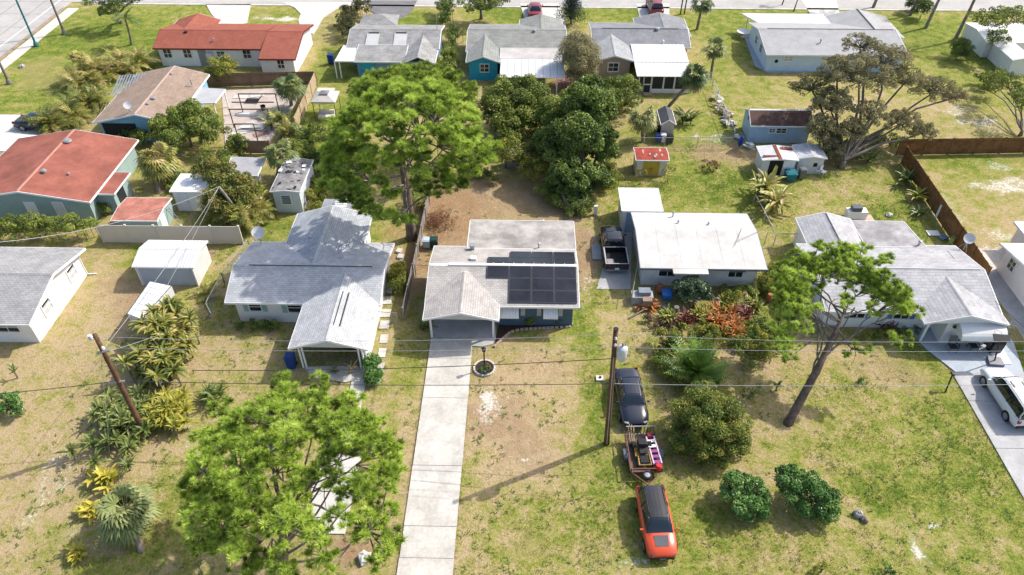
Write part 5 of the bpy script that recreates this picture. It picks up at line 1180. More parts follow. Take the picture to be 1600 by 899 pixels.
T = thing('junk_heap', 'pile of pale planks and junk along the chain fence', 'debris', (*G(1128,180), 0))
for k in range(26):
    t = rng.random(); c = (np.array(G(1112,150))*(1-t)+np.array(G(1172,240))*t); o = rng.uniform(-.7,.7,2)
    MB().cbox((c[0]+o[0], c[1]+o[1], .12+.3*rng.random()), (rng.uniform(.2,1.3), rng.uniform(.12,.4), rng.uniform(.05,.3)), rz=rng.uniform(0,3), ry=rng.uniform(-.3,.3)).build('plank', [CONC_W, GREYWOOD, WHITE, M('tan_board',(.42,.33,.25),.8,.1)][k % 4], T)
T = thing('brush_pile', 'heap of reddish dead branches behind solar house', 'brush pile', (*G(685,348), 0))
m_ = MB(); c = np.array(G(684,348))
for k in range(420):
    a = c+rng.normal(0,.65,2)*np.array((1,1.4)); d = rng.normal(0,1,3); d[2] = abs(d[2])*.5; d /= np.linalg.norm(d); h = rng.uniform(.02,.7)*max(.1,1-np.linalg.norm((a-c)/np.array((1.3,1.9))))
    l = rng.uniform(.25,.7); m_.tube([(a[0],a[1],h+.02),(a[0]+d[0]*l,a[1]+d[1]*l,h+d[2]*l*.7)], [.022,.006], 3, False)
m_.build('twigs', M('dead_twig',(.24,.105,.055),.9,.25,4.0), T)['kind'] = 'stuff'
# satellite yard things of right house
c = G(1335,340); T = thing('cooler_stand', 'white sink unit standing behind the right house', 'sink', (*c,0))
MB().cbox((c[0],c[1],.4),(1.7,.75,.8)).build('cabinet', WHITE, T); MB().cbox((c[0]-.1,c[1],1.0),(.8,.6,.38)).build('cooler', M('dark_lid',(.10,.11,.13),.4,.05), T)
paved('brick_patio', M('peach_paving',(.58,.40,.32),.85,.1,1.5), [(1327,338),(1360,336),(1368,348),(1330,348)], z=.05)
for k, (a, b, mt, lab, sz) in enumerate(((1458,365,WHITE,'white board lying by brown stockade fence',(1.0,.7,.06)),(1475,372,M('blue_scrap',(.16,.25,.4),.5,.1),'blue scrap board near the stockade fence',(.8,.4,.08)),(1487,379,M('olive_box',(.28,.32,.1),.7,.1),'olive crate leaning on the stockade fence',(.8,.35,.6)),(1462,340,WHITE,'white post stub beside stockade fence',(.15,.15,1.3)))):
    c = G(a,b); o = MB().cbox((0,0,sz[2]/2),sz,rz=.4*k).build('scrap_board', mt); o.location = (*c,0); tag(o, lab, 'scrap')
# weathered bench/table by white house and tires
c = G(1003,476); T = thing('masonry_step', 'low white masonry barbecue block at corner of white house', 'barbecue', (*c,0))
MB().cbox((c[0],c[1]+.4,.35),(1.6,.8,.7)).build('block', M('grimy_white',(.46,.45,.44),.8,.15,2.0), T); MB().cbox((c[0]+.15,c[1]+.5,.85),(.9,.6,.35)).build('hood', M('slate_hood',(.24,.27,.32),.5,.1), T); MB().cbox((c[0]+.3,c[1]-.25,.4),(.7,.5,.8)).build('leg', M('brownish_block',(.30,.22,.17),.8,.1), T)
a, b = G3(1005,463,.3), G3(1047,484,.25); o = MB().tube([np.array(a)-np.array(a),np.array(b)-np.array(a)], .16, 4).build('fallen_beam', GREYWOOD); o.location = a; tag(o, 'grey timber beam slanting across the garden bed', 'beam')
a, b = G3(983,497,.1), G3(1008,483,.2); o = MB().tube([(0,0,0),np.array(b)-np.array(a)], .05, 5).build('fallen_pipe', GREYWOOD); o.location = a; tag(o, 'thin dark pole lying on grass near garden', 'pole')
for k, (a, b, mt, s, lab) in enumerate(((1030,458,M('terracotta',(.36,.13,.06),.8,.1),.32,'terracotta urn in front of white house wall'),(1055,492,M('mossy_stone',(.20,.18,.155),.9,.15,3.0),.24,'stone garden ornament amid dark bromeliads'),(1119,478,M('mossy_stone',(.20,.18,.155),.9,.15,3.0),.16,'small mossy stone pot beside red bromeliads'),(1200,472,M('terracotta',(.36,.13,.06),.8,.1),.22,'small terracotta pot at garden corner of white house'))):
    c = G(a,b); o = MB().lathe([(s*.5,0),(s,.25),(s*1.05,.5),(s*.7,.7),(s*.8,.8),(s*.6,.8)], (0,0,0), 12).build('garden_pot', mt, sharp=50); o.location = (*c,0); tag(o, lab, 'pot')
# plywood ramps beside the pickup
c = G(932,395); o = MB().cbox((0,0,.05),(.75,1.9,.08)).build('plywood_sheet', M('grey_ply',(.34,.36,.38),.8,.1)); o.location = (*c,0); tag(o, 'grey sheet lying on soil left of the pickup', 'board')
paved('parking_pad', CONC_G, poly=[G(932,452),G(985,452),G(988,356),G(962,352)], z=.02)
c = G(930,335); o = MB().box(-.15,.15,-.1,.1,0,.9).build('meter_post', WHITE); o.location = (*c,0); tag(o, 'short white post at base of leafy tree', 'post')
# camper trailer between shed and traveller palms
A, B, C_, D_ = [np.array(G(*q, 1.9)) for q in ((199,490),(222,499),(268,447),(234,440))]
T = thing('cargo_trailer', 'long low white covered trailer parked beside the traveller palms', 'trailer', (*((A+C_)/2), 0))
m_ = MB(); top = [A,B,C_,D_]
m_.add([(*p,1.9) for p in top]+[(*p,.45) for p in top], [(0,1,2,3),(7,6,5,4),(0,4,5,1),(1,5,6,2),(2,6,7,3),(3,7,4,0)]); m_.build('body', M('trailer_white',(.66,.66,.65),.5,.06), T)
d = (C_-B)/np.linalg.norm(C_-B); f_ = MB()
for k in range(1, 6):
    t = k/6; p, q = A+(D_-A)*t, B+(C_-B)*t; f_.tube([(*p,1.905),(*q,1.905)], .012, 4)
f_.build('roof_seam', GALV, T); MB().tube([(*B,1.93),(*C_,1.93)], .03, 4).tube([(*A,1.93),(*D_,1.93)], .03, 4).build('roof_edge', DARK, T)
for p in (A+(D_-A)*.45, B+(C_-B)*.45): MB().lathe([(.32,-.1),(.32,.1)], (p[0],p[1],.32), 12, 'x').build('wheel', RUBBER, T)
# chairs, grill and basketball hoop on painted patio
def patio_chair(label, px, py, rz):
    T = thing('patio_chair', label, 'chair', (*G(px,py), .045), 'dark chairs on the painted patio', rz); FR = M('chair_frame',(.05,.05,.055),.5,.05)
    MB().box(-.27,.27,-.27,.25,.40,.44).build('seat', FR, T, local=True); MB().cbox((0,.3,.75),(.54,.05,.65),rx=-.25).build('backrest', M('grey_sling',(.16,.165,.175),.7,.05), T, local=True)
    for s in (-1,1):
        MB().tube([(s*.27,-.27,0),(s*.27,-.25,.6)],.018,5).build('leg', FR, T, local=True); MB().tube([(s*.27,.3,0),(s*.27,.2,.6)],.018,5).build('leg', FR, T, local=True); MB().cbox((s*.27,-.02,.62),(.06,.55,.03)).build('armrest', FR, T, local=True)
patio_chair('left dark sling chair on the painted patio', 1485, 548, 0); patio_chair('right dark sling chair on the painted patio, nearer the grill', 1517, 547, 0)
c = G(1502,541); T = thing('side_table', 'small low table between the two patio chairs', 'table', (*c,.045)); MB().box(-.35,.35,-.2,.2,.38,.42).build('top', M('tan_top',(.4,.33,.27),.6,.1), T, local=True)
for u in (-.3,.28):
    for v in (-.17,.15): MB().box(u,u+.03,v,v+.03,0,.38).build('leg', BLACK, T, local=True)
c = G(1536,547); T = thing('barbecue_grill', 'round black kettle grill on painted patio', 'grill', (*c,.045))
MB().lathe([(.05,.55),(.28,.65),(.33,.8),(.3,.95),(.1,1.05)], (0,0,0), 14).build('kettle', BLACK, T, local=True, sharp=50)
for k in range(3): MB().tube([(.15*math.cos(k*2.1),.15*math.sin(k*2.1),.7),(.32*math.cos(k*2.1),.32*math.sin(k*2.1),0)],.02,5).build('leg', GALV, T, local=True)
c = G(1551,548); T = thing('grill_cart', 'black covered grill cart at right end of patio', 'grill', (*c,.045)); MB().box(-.4,.4,-.3,.3,0,.85).build('cabinet', BLACK, T, local=True); MB().extr([(-.3,.85),(.3,.85),(.24,1.1),(0,1.18),(-.24,1.1)],-.4,.4,'x').build('hood', BLACK, T, local=True)
c = G(1552,567); t_ = G3(1563,530,2.35); T = thing('basketball_hoop', 'portable black basketball hoop on the painted patio', 'basketball hoop', (*c,.045))
MB().prism([(c[0]-.5,c[1]-.35),(c[0]+.5,c[1]-.45),(c[0]+.55,c[1]+.3),(c[0]-.3,c[1]+.45)],.045,.25).build('base', M('grey_base',(.22,.22,.25),.5,.1), T); MB().tube([(c[0],c[1],.2),t_],.05,8).build('pole', BLACK, T)
MB().cbox((t_[0]+.05,t_[1],t_[2]+.1),(1.15,.5,.06),rx=.5,ry=.1).build('backboard', BLACK, T)
rm = MB(); n = 14; rm.tube([(t_[0]+.05+.23*math.cos(2*math.pi*k/n), t_[1]+.5+.23*math.sin(2*math.pi*k/n), t_[2]+.1) for k in range(n+1)], .012, 4); rm.build('rim', RED, T)
c = G(1560,560); o = MB().prism([(-.6,-.6),(.6,-.6),(.7,.8),(-.2,1.2)],0,.05).build('white_mat', WHITE); o.location = (*c,.05); tag(o, 'white board on grass edge behind basketball hoop', 'board')
PI = math.pi
# ---------------------------------------------------------------- vehicles
def bevel(o, w, seg=2):
    m = o.modifiers.new('bevel', 'BEVEL'); m.width = w; m.segments = seg; m.limit_method = 'ANGLE'; m.angle_limit = R(25); return o
def loft(stations, mat, name, T, smooth=True):
    """body shell lofted through (y, half width, top, bottom) stations"""
    m = MB(); ring = None; S = np.array(stations); k_ = len(S); out = []
    for i in range(k_-1):                        # Catmull-Rom between the stations
        p0, p1, p2, p3 = S[max(i-1,0)], S[i], S[i+1], S[min(i+2,k_-1)]
        for t in (0,.34,.67): out.append(.5*((2*p1)+(p2-p0)*t+(2*p0-5*p1+4*p2-p3)*t*t+(3*p1-p0-3*p2+p3)*t**3))
    stations = out+[S[-1]]
    for (y, hw, zt, zb) in stations:
        mid = zb+(zt-zb)*.55
        half = [(0,zb),(hw*.86,zb),(hw*.97,zb+.1),(hw,mid-.08),(hw*.995,mid+.08),(hw*.96,zt-.11),(hw*.87,zt-.02),(hw*.45,zt+.02),(0,zt+.028)]
        r = half+[(-a,b) for a, b in half[-2:0:-1]]; ring = len(r); m.v += [(a,y,b) for a, b in r]
    n = len(stations)
    for i in range(n-1):
        for k in range(ring): m.f.append((i*ring+k,(i+1)*ring+k,(i+1)*ring+(k+1)%ring,i*ring+(k+1)%ring))
    m.f.append(tuple(range(ring))); m.f.append(tuple(range(n*ring-1,(n-1)*ring-1,-1)))
    return m.build(name, mat, T, local=True, sharp=48)
def quad_on(a, b, c, d, inset, off):
    """inset copy of a quad, pushed outwards along its normal"""
    P = [np.array(q, float) for q in (a,b,c,d)]; ctr = sum(P)/4; n = np.cross(P[1]-P[0], P[3]-P[0]); n /= np.linalg.norm(n)
    if np.dot(n, ctr-np.array((0,ctr[1]*.5,.9))) < 0: n = -n
    out = []
    for i in range(4):
        e1, e2 = P[(i+1)%4]-P[i], P[i-1]-P[i]; out.append(P[i]+e1/np.linalg.norm(e1)*inset+e2/np.linalg.norm(e2)*inset+n*off)
    return out
def plate(T, name, pts, mat, th=.012):
    P = [np.array(p, float) for p in pts]; n = np.cross(P[1]-P[0], P[3]-P[0]); n = n/np.linalg.norm(n)*th
    return MB().add([*P, *[p-n for p in P]], [(0,1,2,3),(7,6,5,4),(0,4,5,1),(1,5,6,2),(2,6,7,3),(3,7,4,0)]).build(name, mat, T, local=True)
def car(label, cat, name, px, py, rz, paint, L=4.5, W=1.82, H=1.6, kind='suv', roof=None, rails=False, hood_decal=None, sunroof=False, z=0.0, group=None, simple=False):
    T = thing(name, label, cat, (*G(px,py), z), group, rz); h2, w = L/2, W/2; bz = .22; belt = H*.60
    if kind == 'sedan':
        st = [(-h2,w*.74,.80,.42),(-h2+.12,w*.90,.93,.28),(-h2+.5,w*.97,.98,bz),(-1.0,w,.97,bz),(.5,w,.94,bz),(1.05,w*.99,.93,bz),(1.6,w*.96,.87,bz),(h2-.28,w*.90,.76,.24),(h2-.08,w*.78,.66,.30),(h2,w*.62,.56,.36)]
        gb, gr = (-1.45, 1.02), (-.78, .32); belt = .93; hb, hr = w*.86, w*.62
    elif kind == 'pickup':
        st = [(-.55,w,1.0,.45),(-.2,w,1.06,.4),(1.2,w,1.06,.4),(1.5,w*.99,1.05,.4),(2.2,w*.96,1.0,.4),(h2-.2,w*.92,.94,.42),(h2,w*.82,.85,.48)]
        gb, gr = (-.5, 1.3), (-.32, .62); belt = 1.05; hb, hr = w*.92, w*.74
    else:
        st = [(-h2,w*.84,.86,.42),(-h2+.08,w*.94,.98,.32),(-h2+.5,w*.99,1.02,.27),(-.6,w,1.0,.26),(.6,w,.99,.26),(1.0,w*.99,1.0,.27),(h2-.55,w*.96,.93,.28),(h2-.15,w*.86,.80,.34),(h2,w*.68,.66,.40)]
        gb, gr = (-h2+.12, h2-1.15), (-h2+.45, h2-1.95); belt = .97; hb, hr = w*.86, w*.63
    loft(st, paint, 'body', T)
    # cabin: one lofted shape split into windshield, rear and side windows, with roof shell and pillars over it
    rm = paint if roof is None else roof; yb, yf = gb; rb, rf = gr; zt = H
    ys = np.concatenate([np.linspace(yb,rb,6), np.linspace(rb,rf,7)[1:-1], np.linspace(rf,yf,7)]); ring = []
    for y in ys:
        if y < rb: q = (y-yb)/(rb-yb)
        elif y > rf: q = (yf-y)/(yf-rf)
        else: q = 1.0
        h = (zt-belt)*math.sin(q*PI/2)**.9+(.025*math.sin(PI*(y-rb)/(rf-rb)) if rb < y < rf else 0); kq = h/(zt-belt)
        wb_ = hb*(1-.10*max(0,(y-rf)/(yf-rf))**2-.08*max(0,(rb-y)/(rb-yb))**2); wt = wb_-(hb-hr)*kq
        ring.append([(wb_,y,belt-.04),(wb_-(wb_-wt)*.45,y,belt+h*.5),(wt,y,belt+h*.90),(wt*.82,y,belt+h*.985),(wt*.4,y,belt+h+.012),(0,y,belt+h+.018)])
    def strip(name, i0, i1, k0, k1, mat, sides=(1,-1), off=0.0, cap=False):
        m = MB(); 
        for s in sides:
            for i in range(i0, i1):
                for k in range(k0, k1):
                    P = [np.array(ring[a][b]) for a, b in ((i,k),(i+1,k),(i+1,k+1),(i,k+1))]
                    P = [p*np.array((s,1,1))+np.array((s*off*(1 if k < 3 else 0),0,off)) for p in P]; m.poly(P if s > 0 else P[::-1])
        return m.build(name, mat, T, local=True, sharp=50)
    a_, b_ = 5, 11; mid_ = 8; n_ = len(ys)-1
    strip('rear_window', 0, a_, 0, 5, CARGLASS); strip('windshield', b_, n_, 0, 5, CARGLASS)
    for s in (1,-1): strip('side_window', a_, mid_, 0, 3, CARGLASS, (s,)); strip('side_window', mid_, b_, 0, 3, CARGLASS, (s,))
    strip('roof', a_-1, b_+1, 2, 5, rm, off=.012)
    for s in (1,-1):
        for (i0, i1, kk, r_) in ((b_,n_,2,.032),(0,a_,2,.05 if kind != 'sedan' else .04)):
            MB().tube([np.array(ring[i][2 if abs(i-(b_ if i0 else a_)) < 3 else 1 if i not in (0,n_) else 0])*np.array((s,1,1)) for i in range(i0,i1+1)], r_, 6).build('pillar', paint if roof is None else rm, T, local=True, smooth=True)
        for im in ((mid_,) if kind != 'suv' else (mid_, a_)):
            MB().tube([np.array(ring[im][k])*np.array((s*1.004,1,1)) for k in (0,1,2)], .035, 5).build('pillar', BLACK, T, local=True, smooth=True)
    # wheels
    wr = .36 if kind == 'pickup' else .335; wb = L*.3
    for s in (-1,1):
        for yy in (-wb, wb*1.02):
            x = s*(w-.10)
            t = MB().lathe([(wr*.7,-.115),(wr*.95,-.115),(wr,-.08),(wr,.08),(wr*.95,.115),(wr*.7,.115)], (x,yy,wr), 18, 'x').build('wheel', RUBBER, T, local=True, sharp=40)
            MB().lathe([(.05,s*.10),(wr*.66,s*.115),(wr*.70,s*.12)], (x,yy,wr), 14, 'x').build('rim', M('alloy',(.35,.35,.36),.35,.05,metal=.6), t, local=True)
            MB().lathe([(wr*1.16,-.02),(wr*1.16,.02)], (s*(w-.012),yy,wr*1.02), 18, 'x').build('wheel_arch', BLACK, T, local=True)
    # lights, bumpers, grille, mirrors
    yf_ = h2; hw = w*.70
    for s in (-1,1):
        bevel(MB().cbox((s*w*.66,h2-.14,.64 if kind != 'pickup' else .84),(w*.30,.20,.10),rz=-s*.5).build('headlight', M('headlight_lens',(.30,.32,.35),.1,.1,spec=.8) if kind == 'sedan' else M('headlight_smoked',(.10,.10,.11),.1,.1,spec=.8), T, local=True), .03)
        MB().cbox((s*w*.80,-h2+.05 if kind != 'pickup' else -h2+.0,.84),(w*.22,.12,.22)).build('taillight', M('tail_red',(.30,.015,.02),.25,.1), T, local=True)
        bevel(MB().cbox((s*(w+.10),yf-.25,belt+.06),(.2,.11,.13)).build('mirror', paint if kind != 'pickup' else BLACK, T, local=True), .03)
    bevel(MB().cbox((0,h2-.03,.42),(W*.74,.14,.2)).build('grille', BLACK, T, local=True), .03)
    bevel(MB().cbox((0,-h2+.02,.45),(W*.86,.16,.22)).build('rear_bumper', BLACK if kind != 'pickup' else CHROME, T, local=True), .04)
    MB().cbox((0,-h2-.065 if kind != 'pickup' else -h2-.07,.62),(.34,.015,.16)).build('licence_plate', WHITE, T, local=True)
    MB().cbox((0,h2+.05,.44),(.34,.012,.14)).build('badge_plate', M('dark_plate',(.2,.2,.22),.4,.1), T, local=True)
    for s in (-1,1): MB().cbox((s*.35,yf+.04,belt+.03),(.62,.018,.018),rz=s*.07).build('wiper', BLACK, T, local=True)
    if rails:
        for s in (-1,1): MB().tube([(s*hr*.92,rb+.15,zt+.0),(s*hr*.92,rb+.25,zt+.06),(s*hr*.9,rf-.2,zt+.06),(s*hr*.9,rf-.1,zt+.0)],.018,5).build('roof_rail', CHROME if roof is None else BLACK, T, local=True)
    if sunroof: plate(T, 'sunroof', [(-.42,rf-.75,zt+.022),(.42,rf-.75,zt+.022),(.42,rf-.2,zt+.005),(-.42,rf-.2,zt+.005)], CARGLASS, -.02)
    if hood_decal:
        g = [(-.36,h2-.32,.905-.02),(.36,h2-.32,.885),(.40,h2-1.05,1.028),(-.40,h2-1.05,1.028)]
        plate(T, 'hood_decal', [(-.36,h2-.42,.93),(.36,h2-.42,.93),(.40,h2-1.02,1.035),(-.40,h2-1.02,1.035)], hood_decal, .01)
    if kind == 'pickup':
        b = MB(); bw = w*.98; y0, y1 = -h2, -.57
        b.box(-bw,bw,y0,y1,.45,.62).box(-bw,-bw+.09,y0,y1,.62,1.12).box(bw-.09,bw,y0,y1,.62,1.12).box(-bw+.09,bw-.09,y1-.07,y1,.62,1.12); bevel(b.build('bed', paint, T, local=True), .02)
        tg = MB().box(-bw+.02,bw-.02,y0-.06,y0+.0,.5,1.10).build('tailgate', paint, T, local=True); MB().cbox((0,y0-.07,.95),(.3,.03,.07)).build('handle', BLACK, tg, local=True)
        MB().box(-bw+.092,bw-.092,y0+.01,y1-.072,.622,.66).build('bed_liner', DARK, T, local=True)
        r = MB()
        for s in (-1,1): r.cbox((s*(bw-.045),(y0+y1)/2,1.135),(.1,y1-y0,.025))
        r.cbox((0,y0-.03,1.115),(2*bw,.07,.025)).cbox((0,y1-.03,1.135),(2*bw,.07,.025)); r.build('bed_rail', M('worn_rail',(.45,.43,.43),.4,.1), T, local=True)
        MB().cbox((-.45,y0+.5,.74),(.55,.9,.12)).build('bed_load', M('pale_sacks',(.36,.33,.34),.8,.2,5.0), T, local=True)
    return T
ORANGE = M('orange_car_paint', (0.62,0.075,0.02), .28, .05, .8, coat=.6, spec=.5); NAVY = M('blueblack_car_paint', (0.012,0.015,0.028), .2, .05, .8, coat=.7, spec=.6)
BLKP = M('black_car_paint', (0.015,0.015,0.017), .22, .05, .8, coat=.7, spec=.6); WHTP = M('white_car_paint', (.74,.74,.73), .3, .03, .8, coat=.5)
REDP = M('maroon_car_paint', (.26,.035,.05), .3, .08, .8, coat=.5); DKB = M('navy_truck_paint', (.015,.025,.07), .25, .08, .8, coat=.6)
GROOF = M('black_gloss_roof', (.03,.028,.028), .15, .2, .8, coat=.5, spec=.6)
car('orange compact SUV with black roof and bonnet stripe', 'car', 'parked_car', 1023, 824, PI+.055, ORANGE, 4.25, 1.80, 1.55, 'suv', roof=GROOF, rails=True, hood_decal=M('matt_grey_decal',(.09,.09,.1),.5,.05))
car('blue-black sedan parked nose toward the flatbed trailer', 'car', 'parked_car', 983.5, 629, PI+.06, NAVY, 4.55, 1.80, 1.42, 'sedan')
car('black pickup truck with open bed beside the white house', 'pickup truck', 'pickup_truck', 957.5, 396, .02, BLKP, 5.3, 1.9, 1.72, 'pickup')
car('white SUV parked on the right-hand driveway', 'car', 'parked_car', 1572, 628, .03, WHTP, 4.85, 1.9, 1.72, 'suv', rails=True, sunroof=True)
car('maroon SUV parked on drive behind the tan house', 'car', 'parked_car', 1022, 17, .03, REDP, 4.6, 1.85, 1.7, 'suv', rails=True)
car('maroon car half hidden behind teal house roof', 'car', 'parked_car', 836, 23, .03, REDP, 4.5, 1.82, 1.5, 'sedan')
car('dark navy sedan parked at left beyond the red roof', 'car', 'parked_car', 66, 200, -PI/2-.1, DKB, 4.8, 1.85, 1.5, 'sedan')
# flatbed trailer with mower and toy
c = G(1003,716); T = thing('flatbed_trailer', 'small brown flatbed utility trailer with raised rear ramp', 'trailer', (*c, 0), None, PI+.04)
RB = M('rusty_brown_paint', (.22,.10,.08), .6, .2, 3.0)
w, l = .92, 1.35
for k in range(9): MB().box(-w+.02+k*.2, -w+.2+k*.2, -l, l, .5, .54).build('deck_plank', M('trailer_plank',(.17,.12,.09),.85,.2,3.0), T, local=True)
fr = MB()
for s in (-1,1): fr.box(s*w-.03,s*w+.03,-l,l,.42,.56).box(s*w-.025,s*w+.025,-l,l,.82,.87)
fr.box(-w,w,l-.03,l+.03,.42,.56).box(-w,w,l-.025,l+.025,.82,.87).box(-w,w,-l-.03,-l+.03,.42,.52); fr.build('frame', RB, T, local=True)
for s in (-1,1):
    for yy in (-l,0,l): MB().box(s*w-.03,s*w+.03,yy-.03,yy+.03,.5,.86).build('rail_post', RB, T, local=True)
    t = MB().lathe([(.2,-.1),(.3,-.1),(.32,-.06),(.32,.06),(.3,.1),(.2,.1)], (s*(w+.17),0,.32), 16, 'x').build('wheel', RUBBER, T, local=True, sharp=40); MB().lathe([(.04,s*.1),(.19,s*.11)], (s*(w+.17),0,.32), 12, 'x').build('rim', CHROME, t, local=True)
    fe = MB(); n = 6
    for k in range(n):
        a0, a1 = PI*k/n, PI*(k+1)/n; fe.add([(s*(w+.05),.4*math.cos(a0),.34+.4*math.sin(a0)),(s*(w+.3),.4*math.cos(a0),.34+.4*math.sin(a0)),(s*(w+.3),.4*math.cos(a1),.34+.4*math.sin(a1)),(s*(w+.05),.4*math.cos(a1),.34+.4*math.sin(a1))],[(0,1,2,3)])
    fe.build('fender', M('fender_grey',(.12,.14,.17),.5,.1), T, local=True)
ra = MB()
ra.cbox((0,-l-.10,1.27),(2*w,.05,.06)).cbox((0,-l-.05,.55),(2*w,.06,.05))
ra.build('ramp', M('pale_steel',(.40,.38,.36),.6,.15,3.0), T, local=True)
for k in range(10): MB().cbox((-w+.1+k*.19,-l-.08,.92),(.045,.03,.72),rx=.04).build('ramp_slat', M('dark_slat',(.12,.10,.085),.7,.15,3.0), T, local=True)
MB().tube([(-w,l,.5),(0,l+.95,.5)],.05,5).tube([(w,l,.5),(0,l+.95,.5)],.05,5).tube([(0,l+.9,.5),(0,l+1.25,.48)],.05,6).build('drawbar', RB, T, local=True)
t = MB().lathe([(.16,-.08),(.27,-.08),(.29,0),(.27,.08),(.16,.08)], (0,l+.32,.6), 16).build('spare_wheel', RUBBER, T, local=True, sharp=40); MB().lathe([(.03,.09),(.17,.085),(.17,.06)], (0,l+.32,.6), 12).build('rim', CHROME, t, local=True)
YEL = M('mower_yellow', (.32,.19,.035), .5, .15, 3.0)
T = thing('lawn_mower', 'black and yellow ride-on mower on the flatbed trailer', 'lawn mower', (c[0]-.05, c[1]-.1, .54), None, PI+.04)
MB().box(-.5,.5,-.35,.35,.15,.3).build('deck', YEL, T, local=True); bevel(MB().box(-.28,.28,-.75,-.2,.25,.62).build('engine', BLACK, T, local=True), .05); bevel(MB().box(-.25,.25,-.15,.3,.4,.52).box(-.25,.25,-.22,-.12,.5,.85).build('seat', M('seat_black',(.03,.03,.033),.5,.1), T, local=True), .04)
MB().box(-.25,.25,.3,.85,.28,.36).build('footplate', BLACK, T, local=True)
for s in (-1,1):
    MB().tube([(s*.35,0,.35),(s*.33,.1,.8),(s*.1,.3,.9)],.025,6).build('lever', BLACK, T, local=True); MB().tube([(s*.33,-.2,.3),(s*.36,.95,.28)],.06,5).build('frame_rail', YEL, T, local=True)
    MB().lathe([(.14,-.1),(.24,-.1),(.24,.1),(.14,.1)],(s*.48,-.5,.24),14,'x').build('rear_wheel', RUBBER, T, local=True); MB().lathe([(.07,-.06),(.13,-.06),(.13,.06),(.07,.06)],(s*.42,.85,.13),12,'x').build('front_wheel', RUBBER, T, local=True)
MB().tube([(-.4,.98,.3),(.4,.98,.3)],.05,5).build('front_bar', YEL, T, local=True)
MAG = M('magenta_plastic', (.30,.07,.24), .4, .1); PNK = M('pink_red_plastic', (.34,.03,.06), .4, .1)
T = thing('toy_slide', 'pink and white toy ladder lying on the flatbed trailer', 'toy', (c[0]+.62, c[1]-.02, .55), None, .12)
for k in range(5): MB().box(-.2,.2,-.95+k*.38,-.95+k*.38+.2,.30,.36).build('rung', MAG if k < 3 else WHITE, T, local=True)
for s in (-1,1): MB().box(s*.24-.04,s*.24+.04,-1.0,1.0,.24,.38).build('side_rail', M('pale_pink',(.62,.5,.58),.4,.05), T, local=True)
for yy in (-1.15,1.1): MB().lathe([(.05,0),(.22,.08),(.25,.25),(.15,.42)],(0,yy,0),10).build('ball_end', PNK if yy > 0 else M('bright_red_plastic',(.6,.03,.03),.4,.05), T, local=True, sharp=60)
T = thing('hand_tools', 'tan wooden handled tools leaning at trailer rear corner', 'tools', (c[0]-.7, c[1]+1.2, .55))
for k in range(3): MB().tube([(0+.1*k,-.6,.05),(-.1+.18*k,.35,.5-.1*k),(.12*k,.55,.62-.12*k)],.03,5).build('handle', M('tan_handle',(.45,.34,.2),.7,.1), T, local=True)
for k in range(2): MB().cbox((-.02+.25*k,-.62,.1),(.2,.25,.08)).build('tool_head', BLACK, T, local=True)
# ---------------------------------------------------------------- vegetation
class Leaves:
    """collects leaf polygons (triangles and quads) with one tint each"""
    def __init__(s): s.V = []; s.Q = []; s.T = []; s.n = 0
    def add(s, V, k, tint):
        """V: (m*k, 3) vertices of m polygons with k corners"""
        V = np.asarray(V).reshape(-1, 3); m = len(V)//k; s.V.append(V); s.Q.append((s.n, m, k)); s.T.append(np.repeat(np.asarray(tint).ravel(), k)); s.n += len(V)
    def build(s, name, mat, parent, local=False):
        V = np.concatenate(s.V); tint = np.concatenate(s.T); tot = np.concatenate([np.full(m, k) for _, m, k in s.Q])
        return mesh_np(name, V, np.arange(len(V)), tot, mat, parent, False, tint, local)
def unit(v): return v/(np.linalg.norm(v, axis=-1, keepdims=True)+1e-9)
def rand_dirs(r, n, up=-1.0):
    d = unit(r.normal(size=(n*3+20, 3))); d = d[d[:,2] > up][:n]
    while len(d) < n: e = unit(r.normal(size=(n, 3))); d = np.concatenate([d, e[e[:,2] > up]])[:n]
    return d
def leaf_quads(L_, r, pos, nrm, size, aspect, tint):
    """folded diamond leaves at pos, facing nrm"""
    n = len(pos); t = unit(np.cross(nrm, r.normal(size=(n,3)))); b = np.cross(nrm, t); s = (size*r.uniform(.7,1.3,n))[:,None]
    p0, p2 = pos-t*s*.5, pos+t*s*.5-nrm*s*.12; l, q = pos+b*s*.5*aspect+nrm*s*.1, pos-b*s*.5*aspect+nrm*s*.1
    L_.add(np.stack([p0, l, p2, q], 1), 4, tint)
def clump_leaves(L_, r, balls, per_m2, size, aspect=.5, up=-.35, tint_rng=(.1,.9), depth=.35, outward=.7):
    """leaves over the outer skin of many small balls (cx,cy,cz,rad)"""
    for (cx, cy, cz, ra, tb) in balls:
        n = max(10, int(2.6*per_m2*4*math.pi*ra*ra*.7)); d = rand_dirs(r, n, up); rr = ra*(1-depth*r.random(n)**1.5)[:,None]
        pos = np.array((cx,cy,cz))+d*rr*np.array((1,1,.85)); nrm = unit(d*outward+r.normal(size=(n,3))*.45+np.array((0,0,.35)))
        leaf_quads(L_, r, pos, nrm, size, aspect, np.clip(tb+r.uniform(-.28,.28,n), 0, 1))
def sub_balls(r, cl, k, frac=(.28,.45), up=-.25, tint=(.25,.75)):
    """lumpy surface: smaller balls spread over a crown ellipsoid cl=(cx,cy,cz,rx,ry,rz)"""
    d = rand_dirs(r, k, up); out = []
    for i in range(k):
        s = r.uniform(.62,.95); m = min(cl[3:6])
        out.append((cl[0]+d[i,0]*cl[3]*s, cl[1]+d[i,1]*cl[4]*s, cl[2]+d[i,2]*cl[5]*s, m*r.uniform(*frac), r.uniform(*tint)))
    return out
